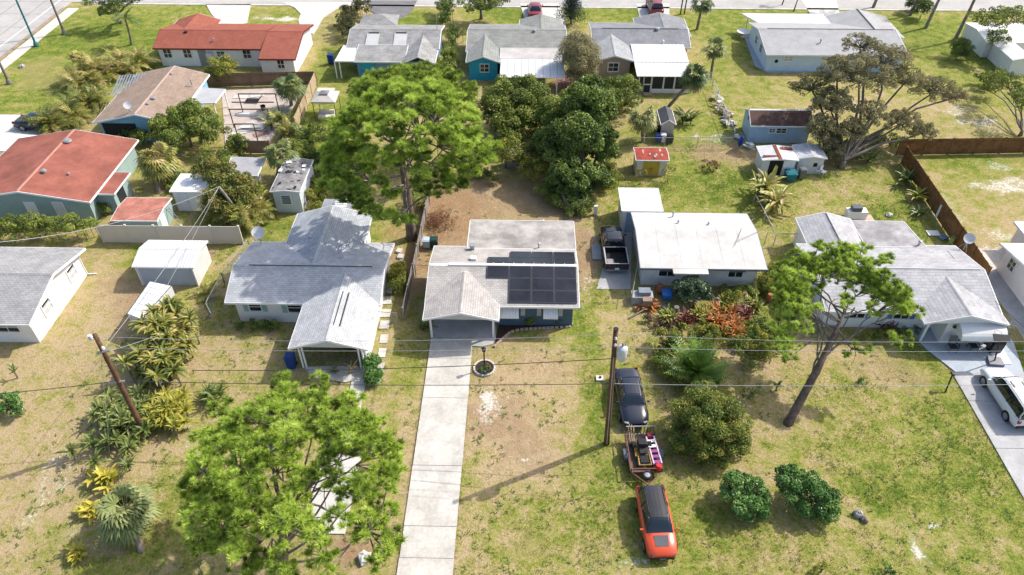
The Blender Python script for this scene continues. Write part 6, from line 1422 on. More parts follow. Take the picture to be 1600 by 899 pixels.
def limb(mb, r, a, b, r0, r1, bend=.18, n=5, sides=5):
    a, b = np.array(a, float), np.array(b, float); L_ = np.linalg.norm(b-a); off = r.normal(size=3)*bend*L_; off[2] = abs(off[2])*.3
    mb.tube([a+(b-a)*t+off*math.sin(math.pi*t)*.6+(r.normal(size=3)*.015*L_ if 0 < t < 1 else 0) for t in np.linspace(0,1,n)], list(np.linspace(r0,r1,n)), sides, False)

PINE = leaf('pine_needles', [(.09,.135,.022),(.25,.36,.05),(.46,.60,.085),(.64,.76,.18)], .5, .33, .5)
PINE2 = leaf('pine_needles_dark', [(.08,.12,.022),(.22,.31,.048),(.41,.52,.08),(.58,.66,.15)], .5, .33, .5)
def needle_ball(L_, r, c, rad, n, tb, up=-.3):
    d = rand_dirs(r, n, up); d = unit(d+np.array((0,0,.18))); side = unit(np.cross(d, r.normal(size=(n,3)))); w = .016+.009*r.random((n,1)); l = rad*(.75+.45*r.random((n,1)))
    st = c+d*rad*.12
    L_.add(np.stack([st-side*w, st+side*w, st+d*l], 1), 3, np.clip(tb+r.uniform(-.2,.2,n), 0, 1))
def pine(label, base, lean, pads, seed, trunk_r, mat=PINE, ball=.30, per_pad=9, needles=64, fork=.55, group=None, dead=8, tints=(.25,.8)):
    """slash pine: leaning trunk, crooked limbs to flat foliage pads, each pad a cluster of needle balls. pads=(x,y,z,radius)"""
    r = np.random.default_rng(seed); T = thing('pine_tree', label, 'tree', (*base, 0), group); mb = MB(); b0 = np.array((*base, -.3)); top = np.array(lean, float)
    mid = b0+(top-b0)*.5+np.array((r.normal()*.15, r.normal()*.15, 0)); pts = [b0, b0+(mid-b0)*.15, b0+(mid-b0)*.6, mid, mid+(top-mid)*.55, top]
    mb.tube(pts, [trunk_r*1.35, trunk_r*1.02, trunk_r*.92, trunk_r*.82, trunk_r*.52, trunk_r*.16], 10); mb.build('trunk', BARK, T, smooth=True)
    lb = MB(); L_ = Leaves(); P = np.array([p[:3] for p in pads])
    # primary limbs fan from the upper trunk, pads hang off the nearest primary
    k = max(4, len(pads)//7); prim = P[r.choice(len(P), min(k, len(P)), replace=False)]; knots = []
    for q in prim:
        t = r.uniform(fork, .97); s = mid+(top-mid)*max(0,(t-.5)*2) if t > .5 else b0+(mid-b0)*t*2; e = s+(q-s)*.72+np.array((0,0,-.5))
        limb(lb, r, s, e, trunk_r*.26, trunk_r*.11, .12, 6, 6); knots += [s+(e-s)*.55, e]
    knots = np.array(knots)
    for (x, y, z, ra) in pads:
        c = np.array((x,y,z)); kn = knots[np.argmin(np.linalg.norm(knots-c, axis=1)+np.where(knots[:,2] > z+.3, 3, 0))]
        limb(lb, r, kn, c-np.array((0,0,ra*.35)), trunk_r*.14, .03, .12, 4, 4); tb = r.uniform(*tints)
        nb = max(5, int(2.6*per_pad*(ra/.9)**2))
        for j in range(nb):
            d = rand_dirs(r, 1, -.25)[0]; bc = c+d*np.array((ra, ra, ra*.6))*r.uniform(.45,1.0)
            lb.tube([c-np.array((0,0,ra*.3)), bc], [.022,.010], 3, False); needle_ball(L_, r, bc, ball*r.uniform(.65,1.2), int(1.5*needles*r.uniform(.7,1.2)), np.clip(tb+r.uniform(-.3,.3),0,1))
    for j in range(dead):
        kn = knots[r.integers(len(knots))]; d = r.normal(size=3); d[2] = d[2]*.3-.1; limb(lb, r, kn, kn+unit(d)*r.uniform(.8,1.8), .035, .008, .2, 4, 3)
    lb.build('limbs', BARK_G, T, smooth=True); L_.build('needles', mat, T)
    return T
def dome_pads(r, c, rx, ry, rz, n, pad=(.6,1.0), hollow=.35, low=-.2, mind=.75, tilt=(0,0)):
    """pads over the upper shell of an umbrella crown, kept apart so gaps remain"""
    out = []; tries = 0
    while len(out) < n and tries < n*60:
        tries += 1; d = rand_dirs(r, 1, low)[0]; s = 1-hollow*r.random()**2; p = np.array(c)+d*np.array((rx,ry,rz))*s; p[2] += tilt[0]*d[0]+tilt[1]*d[1]
        ra = r.uniform(*pad)
        if all(np.linalg.norm((p-np.array(q[:3]))*np.array((1,1,1.6))) > mind*(ra+q[3])*.8 for q in out): out.append((*p, ra))
    return out
r1 = np.random.default_rng(21)
# front-left pine over the white drive (its trunk stands just outside the frame)
c1 = G(458, 742, 7.6)
P1 = dome_pads(r1, (*c1, 7.4), 4.95, 4.95, 2.7, 235, (.46,.8), .6, -.3, .46)
for (a, b, z, ra) in ((605,825,6,.6),(612,800,6.2,.55),(600,860,5.8,.7),(590,880,5.6,.55),(620,835,6,.45),(615,850,5.8,.5),(330,800,6.5,.55),(350,850,6,.6),(315,680,7.5,.65),(345,640,8,.7),(500,600,8.2,.7),(440,600,8.2,.7),(545,640,8,.7),(330,760,6.8,.5),(310,730,7,.5)): P1.append((*G(a,b,z), z, ra))
q1, q2 = G(480,700,7.5), G(552,830,7.5)
P1 = [p for p in P1 if not (q1[0]-.1 < p[0] < q2[0]+.3 and q2[1] < p[1] < q1[1] and rng.random() < .5)]
pine('large spreading pine in the foreground over a white drive', (-12.3, 17.0), (c1[0]-.3, c1[1]-.6, 7.0), P1, 31, .30, PINE, .28, 9, 66, .45, dead=14)
# tall pine behind the left house
r2 = np.random.default_rng(22)
P2 = dome_pads(r2, (*G(640,208,11.2), 11.0), 5.3, 4.1, 3.4, 96, (.55,.9), .35, -.15, .64)
P2 += [(*G(600,340,6.2),6.2,.8),(*G(570,325,6.7),6.7,.8),(*G(625,345,5.5),5.5,.7),(*G(560,300,8.1),8.1,.9),(*G(525,295,8.1),8.1,.9),(*G(515,260,8.7),8.7,.9),(*G(545,250,9.5),9.5,.9),(*G(525,230,10.2),10.2,.8),(*G(700,285,8.7),8.7,.8),(*G(730,265,9.5),9.5,.9),(*G(755,240,10.2),10.2,.9),(*G(690,300,8.1),8.1,.7),(*G(655,270,10.2),10.2,.9),(*G(620,255,10.2),10.2,.9),(*G(535,275,8.1),8.1,.8),(*G(505,290,7.3),7.3,.7)]
for (a, b, z, ra) in ((512,238,9,.9),(530,252,8.8,.9),(508,268,8,.8),(522,285,7.6,.9),(548,290,7.6,.9),(565,312,6.8,.8),(540,312,6.8,.7),(585,330,6.2,.8),(612,338,5.8,.7),(640,345,5.2,.6),(575,265,9,.9),(595,285,8.6,.8),(610,305,7.8,.8),(585,245,10,.9),(690,275,8.4,.9),(715,290,7.6,.8),(740,270,8.4,.9),(762,250,8.8,.8),(770,228,9.4,.8),(700,255,9.4,.9),(670,300,7.8,.7),(655,285,8.4,.8),(555,232,10,.9),(530,215,10.2,.8)): P2.append((*G(a,b,z), z, ra))
pine('tall umbrella pine with thick trunk behind the grey-roofed left house', G(643,372), (G(643,372)[0]-.1, G(643,372)[1]-.6, 11.0), P2, 32, .42, PINE, .34, 10, 64, .45, dead=26)
r3 = np.random.default_rng(23)
P3 = dome_pads(r3, (-10.3, 61.0, 6.6), 5.6, 4.0, 2.4, 70, (.75,1.1), .3, -.05, .58)
pine('darker second pine rising just behind the tall umbrella pine', (-10.0, 60.0), (-10.2, 60.6, 6.4), P3, 33, .32, PINE2, .36, 10, 54, .5, dead=6)
# leaning pine at right
r4 = np.random.default_rng(24); P4 = []
for t in np.linspace(0, 1, 15):
    px_, py_ = 1222+t*185, 455-78*math.sin(math.pi*(.12+.76*t))+t*22
    for k in range(6): P4.append((*G(px_+r4.normal()*7, py_+k*9+r4.normal()*5, 7.9-.25*k), 7.9-.25*k, r4.uniform(.5,.75)))
for (a, b, z, ra) in ((1225,480,6.2,.8),(1218,510,5.6,.8),(1240,500,6,.7),(1228,540,5,.8),(1245,450,7,.8),(1260,430,7.4,.7),(1395,480,6.8,.6),(1400,460,7.2,.5),(1428,490,6.2,.55),(1425,480,6.4,.5),(1345,545,4.5,.6),(1395,530,4.8,.55),(1410,537,4.6,.55),(1420,528,4.8,.4),(1365,490,6.2,.5),(1320,555,4.2,.35),(1232,560,4.5,.6),(1215,545,5,.6),(1270,460,6.6,.5),(1340,440,7.2,.6),(1370,450,7.2,.6),(1300,430,7.6,.7),(1320,415,7.9,.7),(1245,475,6.6,.8)):
    P4.append((*G(a,b,z), z, ra*1.1))
for k in range(16): a, b = r4.uniform(1218,1262), r4.uniform(415,560); z = 7.2-(b-415)*.016; P4.append((*G(a,b,z), z, r4.uniform(.5,.8)))
for k in range(10): a = r4.uniform(1270,1395); b = r4.uniform(440,480); P4.append((*G(a,b,6.9), 6.9, r4.uniform(.35,.55)))
pine('leaning pine with flat-topped crown in front of the right house', G(1230,663), G3(1325,478,6.6), P4, 34, .28, PINE, .25, 8, 60, .4, dead=10, tints=(.3,.85))

def broadleaf(label, base, clumps, seed, mat, bark=BARK_G, leafsize=.2, dens=26, k=14, trunk_r=.2, name='leafy_tree', cat='tree', tint=(.25,.75), group=None, aspect=.5, frac=(.28,.45), up=-.3, twigs=True):
    r = np.random.default_rng(seed); T = thing(name, label, cat, (*base, 0), group); mb = MB(); L_ = Leaves(); zb = min(c[2] for c in clumps)
    hub = np.array((base[0], base[1], max(.3, zb*.5))); mb.tube([(base[0],base[1],-.2), hub*np.array((1,1,.5)), hub], [trunk_r*1.3, trunk_r, trunk_r*.8], 8)
    for cl in clumps:
        B = sub_balls(r, cl, k, frac, up, tint); clump_leaves(L_, r, B, dens, leafsize, aspect)
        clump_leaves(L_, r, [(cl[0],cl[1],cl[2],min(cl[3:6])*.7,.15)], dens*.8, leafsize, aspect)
        if twigs:
            limb(mb, r, hub, (cl[0],cl[1],cl[2]-cl[5]*.3), trunk_r*.6, trunk_r*.25, .1, 5, 5)
            for q in B[::2]: limb(mb, r, (cl[0],cl[1],cl[2]-cl[5]*.3), q[:3], trunk_r*.22, .015, .12, 4, 3)
    mb.build('trunk', bark, T, smooth=True); L_.build('crown' if cat == 'tree' else 'foliage', mat, T); return T
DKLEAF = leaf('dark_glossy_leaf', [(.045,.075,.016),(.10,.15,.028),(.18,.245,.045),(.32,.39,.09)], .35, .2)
MIDLEAF = leaf('mid_green_leaf', [(.07,.105,.022),(.15,.205,.036),(.26,.315,.055),(.41,.43,.095)], .4, .25)
YLEAF = leaf('yellow_green_leaf', [(.09,.12,.02),(.19,.225,.035),(.33,.33,.05),(.48,.42,.07)], .45, .28)
OLIVE = leaf('olive_grey_leaf', [(.13,.13,.055),(.24,.22,.10),(.35,.31,.15),(.48,.42,.23)], .6, .2)
CROTON = leaf('croton_leaf', [(.06,.10,.018),(.12,.175,.03),(.20,.25,.04),(.32,.32,.055),(.36,.24,.06)], .4, .22, 1.4)
SHRUBG = leaf('bright_shrub_leaf', [(.035,.085,.024),(.075,.175,.035),(.14,.28,.055),(.30,.44,.14)], .3, .2)

# mango and other leafy trees in the middle
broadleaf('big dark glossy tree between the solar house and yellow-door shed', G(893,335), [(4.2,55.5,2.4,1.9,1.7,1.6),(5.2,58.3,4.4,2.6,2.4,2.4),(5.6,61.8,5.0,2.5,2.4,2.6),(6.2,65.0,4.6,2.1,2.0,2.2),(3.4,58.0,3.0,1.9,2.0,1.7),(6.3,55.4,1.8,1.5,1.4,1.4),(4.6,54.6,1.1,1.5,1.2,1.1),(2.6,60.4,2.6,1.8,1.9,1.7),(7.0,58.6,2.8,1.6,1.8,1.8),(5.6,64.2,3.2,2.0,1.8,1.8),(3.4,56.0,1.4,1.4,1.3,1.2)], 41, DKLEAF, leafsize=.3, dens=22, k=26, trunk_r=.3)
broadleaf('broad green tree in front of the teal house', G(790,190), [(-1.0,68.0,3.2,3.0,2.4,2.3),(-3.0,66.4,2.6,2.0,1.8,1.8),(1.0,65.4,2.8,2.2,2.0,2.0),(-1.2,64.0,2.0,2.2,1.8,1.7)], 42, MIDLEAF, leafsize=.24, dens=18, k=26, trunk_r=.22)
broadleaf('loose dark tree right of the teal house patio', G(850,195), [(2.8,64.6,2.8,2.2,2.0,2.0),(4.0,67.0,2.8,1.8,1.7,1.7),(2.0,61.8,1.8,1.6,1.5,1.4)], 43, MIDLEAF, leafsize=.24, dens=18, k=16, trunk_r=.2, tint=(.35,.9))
broadleaf('rounded green tree in front of the tan house wall', G(965,160), [(10.0,71.2,2.4,2.3,1.9,1.8),(8.2,69.6,2.1,1.5,1.4,1.4)], 44, MIDLEAF, leafsize=.22, dens=20, k=20, trunk_r=.18)
broadleaf('twiggy dark shrub under pine beside the hutch', G(815,225), [(.5,60.5,1.2,1.6,1.4,1.1),(1.6,58.6,1.3,1.2,1.1,1.0)], 45, DKLEAF, leafsize=.2, dens=18, k=14, trunk_r=.1, name='shrub', cat='shrub')
# grey-green upright conifer and norfolk pine
def tall_ellipse(label, base, h, rr, seed, mat, name, size=.16, dens=26, k=46, aspect=.28, frac=(.35,.6)):
    return broadleaf(label, base, [(base[0],base[1],h*.55,rr,rr,h*.5)], seed, mat, leafsize=size, dens=dens, k=k, trunk_r=.12, name=name, aspect=aspect, frac=frac, up=-.9)
tall_ellipse('slim olive feathery tree between the teal and tan houses', G(902,135), 5.8, 1.9, 46, OLIVE, 'feathery_tree', .2, 24, 60)
def norfolk(label, base, h, seed, mat):
    r = np.random.default_rng(seed); T = thing('conifer_tree', label, 'tree', (*base,0)); MB().tube([(*base,0),(*base,h)],[.14,.03],6).build('trunk', BARK, T); L_ = Leaves()
    for i in range(11):
        z = .8+(h-.9)*i/10; ra = (1-i/11)*2.0+.25; nb = 9
        for j in range(nb):
            a = 2*PI*(j+.5*(i%2))/nb+r.normal()*.1; n = 70; t = r.random(n)
            p = np.stack([base[0]+np.cos(a)*ra*t, base[1]+np.sin(a)*ra*t, z+.25*t*t*ra*.4+r.normal(size=n)*.05], 1)+r.normal(size=(n,3))*.09*ra
            leaf_quads(L_, r, p, unit(r.normal(size=(n,3))+np.array((0,0,1.2))), .2, .35, np.clip(r.uniform(.1,.7,n),0,1))
    L_.build('crown', mat, T); return T
norfolk('dark tiered conifer at the top beside the maroon car', G(892,38), 4.2, 47, leaf('conifer_dark',[(.015,.03,.02),(.03,.055,.035),(.05,.085,.05),(.08,.12,.07)],.5,.15))
# sparse oak upper right
r5 = np.random.default_rng(51); ob = G(1315,262)
OC = [(*G(1345,120,7.0),7.0,3.4,2.6,1.8),(*G(1380,95,7.6),7.6,2.8,2.2,1.5),(*G(1310,110,7.0),7.0,2.4,2.0,1.5),(*G(1270,135,5.6),5.6,2.4,1.8,1.3),(*G(1415,125,6.4),6.4,2.2,1.8,1.3),(*G(1460,140,5.4),5.4,2.2,1.8,1.2),(*G(1490,150,4.6),4.6,1.3,1.2,.9),(*G(1300,165,4.8),4.8,2.2,1.8,1.6),(*G(1285,205,3.0),3.0,1.7,1.4,1.7),(*G(1300,232,1.6),1.6,1.5,1.2,1.3),(*G(1360,180,4.6),4.6,2.2,1.8,1.3),(*G(1410,190,3.6),3.6,1.9,1.6,1.2),(*G(1440,205,2.6),2.6,1.5,1.3,1.0),(*G(1330,205,3.4),3.4,1.4,1.3,1.2),(*G(1345,70,8.2),8.2,2.0,1.8,1.0)]
broadleaf('wide sparse grey-olive oak with bare limbs at upper right', ob, OC, 52, OLIVE, leafsize=.16, dens=26, k=58, trunk_r=.3, name='oak_tree', frac=(.16,.32), up=-.5, tint=(.2,.85))
# right-edge trees
broadleaf('green tree with pale trunk before the white upper right sheds', G(1535,88), [(*G(1545,35,4),4,2.6,2.2,1.4),(*G(1580,30,4),4,2.4,2.0,1.4),(*G(1560,60,3),3,1.6,1.5,1.0)], 53, MIDLEAF, leafsize=.22, dens=16, k=24, trunk_r=.14, frac=(.22,.4))
broadleaf('loose green tree at right edge beside the brown fence', G(1594,212), [(*G(1580,135,3),3,1.8,1.6,1.3),(*G(1555,125,2.5),2.5,1.4,1.3,1.1),(*G(1600,160,3),3,1.6,1.5,1.3),(*G(1550,140,1),1,1.2,1.1,.9)], 54, MIDLEAF, leafsize=.2, dens=16, k=20, trunk_r=.18, frac=(.22,.4))

def shrub(label, px, py, rx, ry, h, seed, mat, size=.14, dens=42, k=22, cat='shrub', name='round_shrub', group=None, tint=(.25,.75), aspect=.5, frac=(.3,.45)):
    b = G(px, py); return broadleaf(label, b, [(b[0], b[1], h*.52, rx, ry, h*.5)], seed, mat, leafsize=size, dens=dens, k=k, trunk_r=.05, name=name, cat=cat, group=group, tint=tint, aspect=aspect, up=-.75, twigs=False, frac=frac)
b = G(1160,790); broadleaf('left one of two glossy round shrubs on front lawn', b, [(b[0],b[1],1.1,1.4,1.35,1.1),(b[0]+.4,b[1]-.6,.8,1.1,.9,.8),(b[0]-.5,b[1]+.5,1.3,.95,.95,.8)], 61, SHRUBG, leafsize=.17, dens=44, k=26, trunk_r=.06, name='round_shrub', cat='shrub', twigs=False, up=-.75, frac=(.24,.42), tint=(.2,.95))
b = G(1252,790); broadleaf('right one of two glossy round shrubs on front lawn', b, [(b[0]+.1,b[1],1.1,1.5,1.35,1.1),(b[0]-.9,b[1]+.9,1.4,.8,.75,.85),(b[0]+.8,b[1]-.35,.9,1.1,1.0,.9),(b[0]-.2,b[1]+.6,1.4,1.0,.9,.8)], 62, SHRUBG, leafsize=.17, dens=44, k=24, trunk_r=.06, name='round_shrub', cat='shrub', twigs=False, up=-.75, frac=(.22,.42), tint=(.2,.95))
broadleaf('large speckled yellow-green bush right of the flatbed trailer', G(1097,715), [(11.4,28.9,1.5,2.6,2.1,1.6),(12.6,28.0,1.1,1.7,1.6,1.2),(10.4,28.2,1.0,1.6,1.5,1.1),(11.6,30.0,1.7,1.8,1.5,1.4),(11.4,27.4,.8,1.8,1.3,.9)], 63, CROTON, leafsize=.13, dens=52, k=40, trunk_r=.08, name='large_bush', cat='bush', tint=(.15,.7), twigs=False, up=-.7, frac=(.24,.4))
shrub('low green bush at left picture edge', 18, 645, 1.3, 1.1, 1.3, 64, SHRUBG, .2, 36, 22)
shrub('light green weed clump at bottom right edge of lawn', 1283, 893, .6, .5, .6, 65, YLEAF, .14, 40, 10, 'weeds', 'weed_clump'); shrub('small leafy weed at bottom right of frame', 1385, 895, .5, .4, .5, 66, SHRUBG, .14, 40, 9, 'weeds', 'weed_clump')
shrub('rounded yellow-green shrub against the long white house', 352, 128, 1.9, 1.5, 3.0, 67, YLEAF, .2, 22, 26)
broadleaf('dense green shrub tree beside the brown-roofed house', G(300,228), [(*G(285,195,2),2,2.4,2.0,1.7),(*G(325,205,2),2,2.4,2.0,1.7),(*G(300,180,2.6),2.6,1.8,1.6,1.4)], 68, MIDLEAF, leafsize=.2, dens=24, k=26, trunk_r=.14, name='shrub_tree')
shrub('green shrub hanging over the low front fence of the yard', 375, 240, 1.3, 1.0, 2.0, 69, MIDLEAF, .18, 28, 18)
broadleaf('sprawling red-tinged shrub around the leaning grey pole', G(352,350), [(*G(335,275,2.4),2.4,1.8,1.7,1.5),(*G(365,295,2.2),2.2,1.8,1.7,1.5),(*G(350,320,1.8),1.8,1.8,1.5,1.4),(*G(385,310,1.8),1.8,1.2,1.2,1.2)], 70, leaf('redtinged_leaf',[(.05,.07,.016),(.11,.14,.028),(.20,.22,.04),(.30,.27,.06),(.30,.17,.07)],.4,.22,1.2), leafsize=.22, dens=20, k=20, trunk_r=.12, name='large_bush', cat='bush')
def hedge(label, pts, w, h, seed, mat, size=.16, dens=36, group=None):
    r = np.random.default_rng(seed); T = thing('hedge', label, 'hedge', (*pts[0],0), group); L_ = Leaves(); B = []
    for a, b in zip(pts[:-1], pts[1:]):
        a, b = np.array(a), np.array(b); n = max(6, int(np.linalg.norm(b-a)*8))
        for i in range(n):
            c = a+(b-a)*r.random()+r.normal(size=2)*w*.28; B.append((c[0],c[1],h*r.uniform(.3,.85),r.uniform(.3,.5)*min(1,h),r.uniform(.2,.8)))
    clump_leaves(L_, r, B, dens, size); L_.build('foliage', mat, T)
    m = MB()
    for q in B[::4]: m.tube([(q[0],q[1],0),(q[0],q[1],q[2])],.03,4)
    m.build('stems', BARK_G, T)['kind'] = 'stuff'; return T
hedge('thick green hedge below the red-roofed mint house', [G(-20,372),G(60,372),G(110,372),G(158,376)], 2.4, 2.3, 71, MIDLEAF)
hedge('low overgrown hedge before the mint house corner', [G(160,338),G(178,322)], 1.0, 1.2, 72, MIDLEAF)
hedge('tangled green undergrowth beneath the tall umbrella pine', [G(460,245),G(500,255),G(540,250),G(560,300)], 2.4, 1.6, 73, MIDLEAF)
hedge('leafy bushes between pine trunk and grey fence', [G(650,330),G(660,300),G(690,270)], 1.2, 1.5, 74, MIDLEAF)
hedge('leafy bushes beside left house side walk', [G(618,450),G(622,430),G(626,465)], .8, 1.4, 75, YLEAF)
hedge('small bushy plant at right corner of left house porch', [G(580,590),G(586,602),G(580,570)], .7, 1.1, 76, SHRUBG)
hedge('low shrubs under front windows of left house', [G(376,512),G(400,512),G(425,511),G(440,511)], .6, .6, 77, DKLEAF)
hedge('dark overgrown bushes right of grey-roofed house', [G(545,70),G(540,55),G(550,35),G(575,22)], 2.2, 2.6, 78, leaf('dry_dark_leaf',[(.03,.04,.012),(.06,.07,.02),(.10,.10,.03),(.16,.14,.05)],.5,.2))
hedge('dark green tall hedge beyond the grey-roofed house', [G(694,50),G(700,35),G(690,18)], 1.8, 3.0, 79, DKLEAF)
hedge('green shrubs between grey-roofed and teal houses', [G(698,110),G(703,95),G(700,120)], 1.6, 2.4, 80, MIDLEAF)
hedge('overgrown vines on right side of white house', [G(1195,440),G(1205,460),G(1190,455),G(1200,425)], .8, 1.0, 81, YLEAF)
hedge('small shrubs in mulch bed of the solar house', [G(826,507),G(828,508)], .3, .9, 82, DKLEAF)
shrub('little flowering shrub at right end of mulch bed', 872, 508, .35, .3, .7, 83, SHRUBG, .12, 50, 8); shrub('small plant inside the round flower bed', 752, 580, .4, .35, .5, 84, SHRUBG, .12, 50, 8); shrub('yellowish plant inside the round flower bed', 765, 576, .3, .3, .4, 85, YLEAF, .1, 50, 7); shrub('blue-grey plant at front of round flower bed', 758, 585, .3, .25, .35, 86, leaf('blue_grey_leaf',[(.05,.08,.07),(.08,.12,.11),(.12,.17,.15)],.4,.2), .14, 50, 7)
shrub('dry brown bush on the back lawn', 1107, 265, .9, .8, 1.0, 87, leaf('dry_brown_leaf',[(.12,.06,.03),(.2,.11,.05),(.28,.17,.08),(.18,.16,.05)],.6,.2), .16, 34, 16)
shrub('pale yellow bush left of yellow-door shed front', 1000, 288, .8, .7, 1.6, 88, leaf('pale_yellow_leaf',[(.16,.14,.04),(.26,.22,.06),(.36,.30,.09)],.5,.25), .12, 20, 14); shrub('pale yellow bush right of yellow-door shed front', 1043, 285, .8, .7, 1.9, 89, MATS['pale_yellow_leaf'], .12, 20, 14)
shrub('clipped round topiary bush on the upper right lawn', 1494, 92, 1.35, 1.25, 2.4, 90, DKLEAF, .12, 50, 34); shrub('clipped dark bush by palm at the top right', 1437, 30, 1.3, 1.2, 2.6, 91, DKLEAF, .14, 40, 30); shrub('tall clipped bush at the top beside palm trunk', 1422, 18, 1.1, 1.0, 2.4, 92, DKLEAF, .14, 40, 26)
shrub('round green bush at right beside white panelled shed', 1535, 135, 1.4, 1.2, 1.8, 93, MIDLEAF, .18, 30, 20)
broadleaf('rounded dark tree at the top on the street verge', G(752,30), [(*G(745,8,2.5),2.5,2.4,2.0,1.6),(*G(775,5,2.5),2.5,2.0,1.6,1.4)], 94, MIDLEAF, leafsize=.24, dens=18, k=18, trunk_r=.2)
broadleaf('dark spreading tree on the left lawn near road corner', G(188,36), [(*G(160,0,3.5),3.5,2.4,2.0,1.4),(*G(195,5,3.5),3.5,2.2,1.8,1.4),(*G(170,18,2.5),2.5,1.4,1.2,1.0)], 95, DKLEAF, leafsize=.3, dens=14, k=16, trunk_r=.3, aspect=.3)
broadleaf('dense ornamental bush in front of the white house door', G(1082,480), [(*G(1068,455,1),1,1.0,.8,1.0),(*G(1095,460,.9),.9,.9,.8,.9),(*G(1080,450,1.2),1.2,.9,.8,.9)], 96, leaf('blue_green_leaf',[(.03,.06,.03),(.06,.11,.05),(.12,.18,.09),(.3,.36,.22)],.35,.2), leafsize=.24, dens=26, k=18, trunk_r=.08, name='large_bush', cat='bush', twigs=False)
shrub('greenish yellow bush below transformer wires right of fan palm', 1190, 560, 1.0, .9, 1.5, 97, YLEAF, .16, 36, 18); shrub('dark green low bush beside the yellow bush', 1165, 575, .9, .8, .9, 98, MIDLEAF, .16, 34, 14); shrub('mottled bush behind the fan palm', 1040, 545, 1.0, 1.0, 1.6, 99, CROTON, .18, 34, 18); shrub('lime green bush right of the fan palm', 1105, 535, .8, .8, 1.5, 100, YLEAF, .16, 36, 16); shrub('dull green bush below the leaning pine crown', 1172, 620, .9, .7, .9, 101, MIDLEAF, .16, 30, 12)
hedge('low garden groundcover between red bromeliads and pine', [G(1150,520),G(1190,505),G(1210,540),G(1150,550)], 1.4, .6, 102, MIDLEAF); hedge('flowering groundcover left of the white house garden', [G(1010,500),G(1030,515),G(1060,505)], 1.0, .5, 103, leaf('mauve_leaf',[(.05,.06,.02),(.14,.08,.06),(.24,.14,.11),(.2,.17,.06)],.5,.2,1.5))
hedge('green garden filler plants around the bromeliads', [G(1060,520),G(1100,525),G(1150,535),G(1200,520)], 1.6, .7, 220, YLEAF); hedge('mixed shrubs along front wall of white house', [G(1120,462),G(1150,458),G(1180,462)], .8, .7, 221, MIDLEAF)
shrub('bright yellow-green bush right of orange bromeliads', 1192, 545, .9, .8, 1.3, 250, YLEAF, .13, 44, 18); shrub('lime bush among bromeliads near white house', 1140, 472, .8, .7, 1.1, 251, YLEAF, .13, 44, 16); hedge('leafy green groundcover below orange bromeliads', [G(1150,545),G(1180,530),G(1215,520)], 1.2, .5, 252, SHRUBG)
hedge('shrubs left of the large fan plant', [G(1025,560),G(1035,575),G(1050,600)], 1.1, .9, 222, CROTON); hedge('undergrowth between the fan plant and speckled bush', [G(1060,610),G(1090,605),G(1120,590)], .9, .8, 223, MIDLEAF)
broadleaf('leafy green tree left of the paved yard front', G(262,235), [(*G(255,205,2.2),2.2,1.5,1.4,1.4),(*G(275,222,1.8),1.8,1.4,1.2,1.2)], 260, MIDLEAF, leafsize=.2, dens=22, k=18, trunk_r=.12)
hedge('bushes between the brown-roofed house and red roof', [G(190,218),G(215,222),G(235,228)], 1.6, 1.6, 261, MIDLEAF); hedge('shrubs around the flat-roofed carport', [G(330,262),G(350,258),G(385,300)], 1.4, 1.8, 262, MIDLEAF); hedge('green bushes right of the weathered white shed', [G(492,330),G(500,310),G(495,290)], 1.2, 1.4, 263, YLEAF)
broadleaf('loose light green tree behind the centre of the solar house yard', G(790,262), [(-1.2,59.0,2.2,1.9,1.7,1.6),(.6,57.4,1.6,1.5,1.3,1.2)], 264, YLEAF, leafsize=.2, dens=18, k=22, trunk_r=.12, frac=(.22,.38))
hedge('shaded shrubs at foot of the dark glossy tree', [G(850,300),G(870,320),G(900,338),G(925,325)], 1.6, 1.2, 265, MIDLEAF); hedge('weeds and low bushes along the rear of solar house yard', [G(700,285),G(740,275),G(780,285)], 1.6, .8, 266, MIDLEAF)
hedge('dense green thicket behind the weathered white shed', [G(470,215),G(500,225),G(520,240),G(545,235)], 2.6, 2.4, 224, MIDLEAF); hedge('dark thicket below left side of umbrella pine', [G(500,265),G(530,285),G(560,275)], 2.0, 1.6, 225, DKLEAF)
hedge('bushes behind cream fence and grey carport', [G(400,330),G(395,310),G(410,345)], 1.4, 2.0, 226, MIDLEAF); hedge('tangled shrubs beside the fan palm near mint house', [G(265,300),G(285,285),G(300,300)], 1.4, 1.2, 227, MIDLEAF)
hedge('leafy thicket behind hutch beneath leafy trees', [G(770,215),G(800,205),G(840,210),G(860,230)], 2.6, 2.2, 228, DKLEAF); hedge('shrubs on lawn edge before tan house', [G(925,175),G(950,180),G(985,170)], 1.8, 1.6, 229, MIDLEAF)
hedge('yellow-green vines hanging right of the dark glossy tree', [G(945,290),G(955,275),G(950,305)], .9, 1.6, 230, YLEAF); hedge('bushes at the left side of teal house', [G(705,75),G(712,60)], 1.4, 2.0, 231, DKLEAF)
hedge('shadowed shrubs beneath the sparse oak', [G(1290,250),G(1330,235),G(1370,230),G(1400,235)], 2.0, 1.3, 232, MIDLEAF); hedge('weeds under the front windows of right house', [G(1330,530),G(1380,525),G(1430,520)], .8, .4, 104, MIDLEAF)
hedge('small weeds in the middle of right front lawn', [G(1340,597),G(1345,600)], .4, .3, 105, SHRUBG)

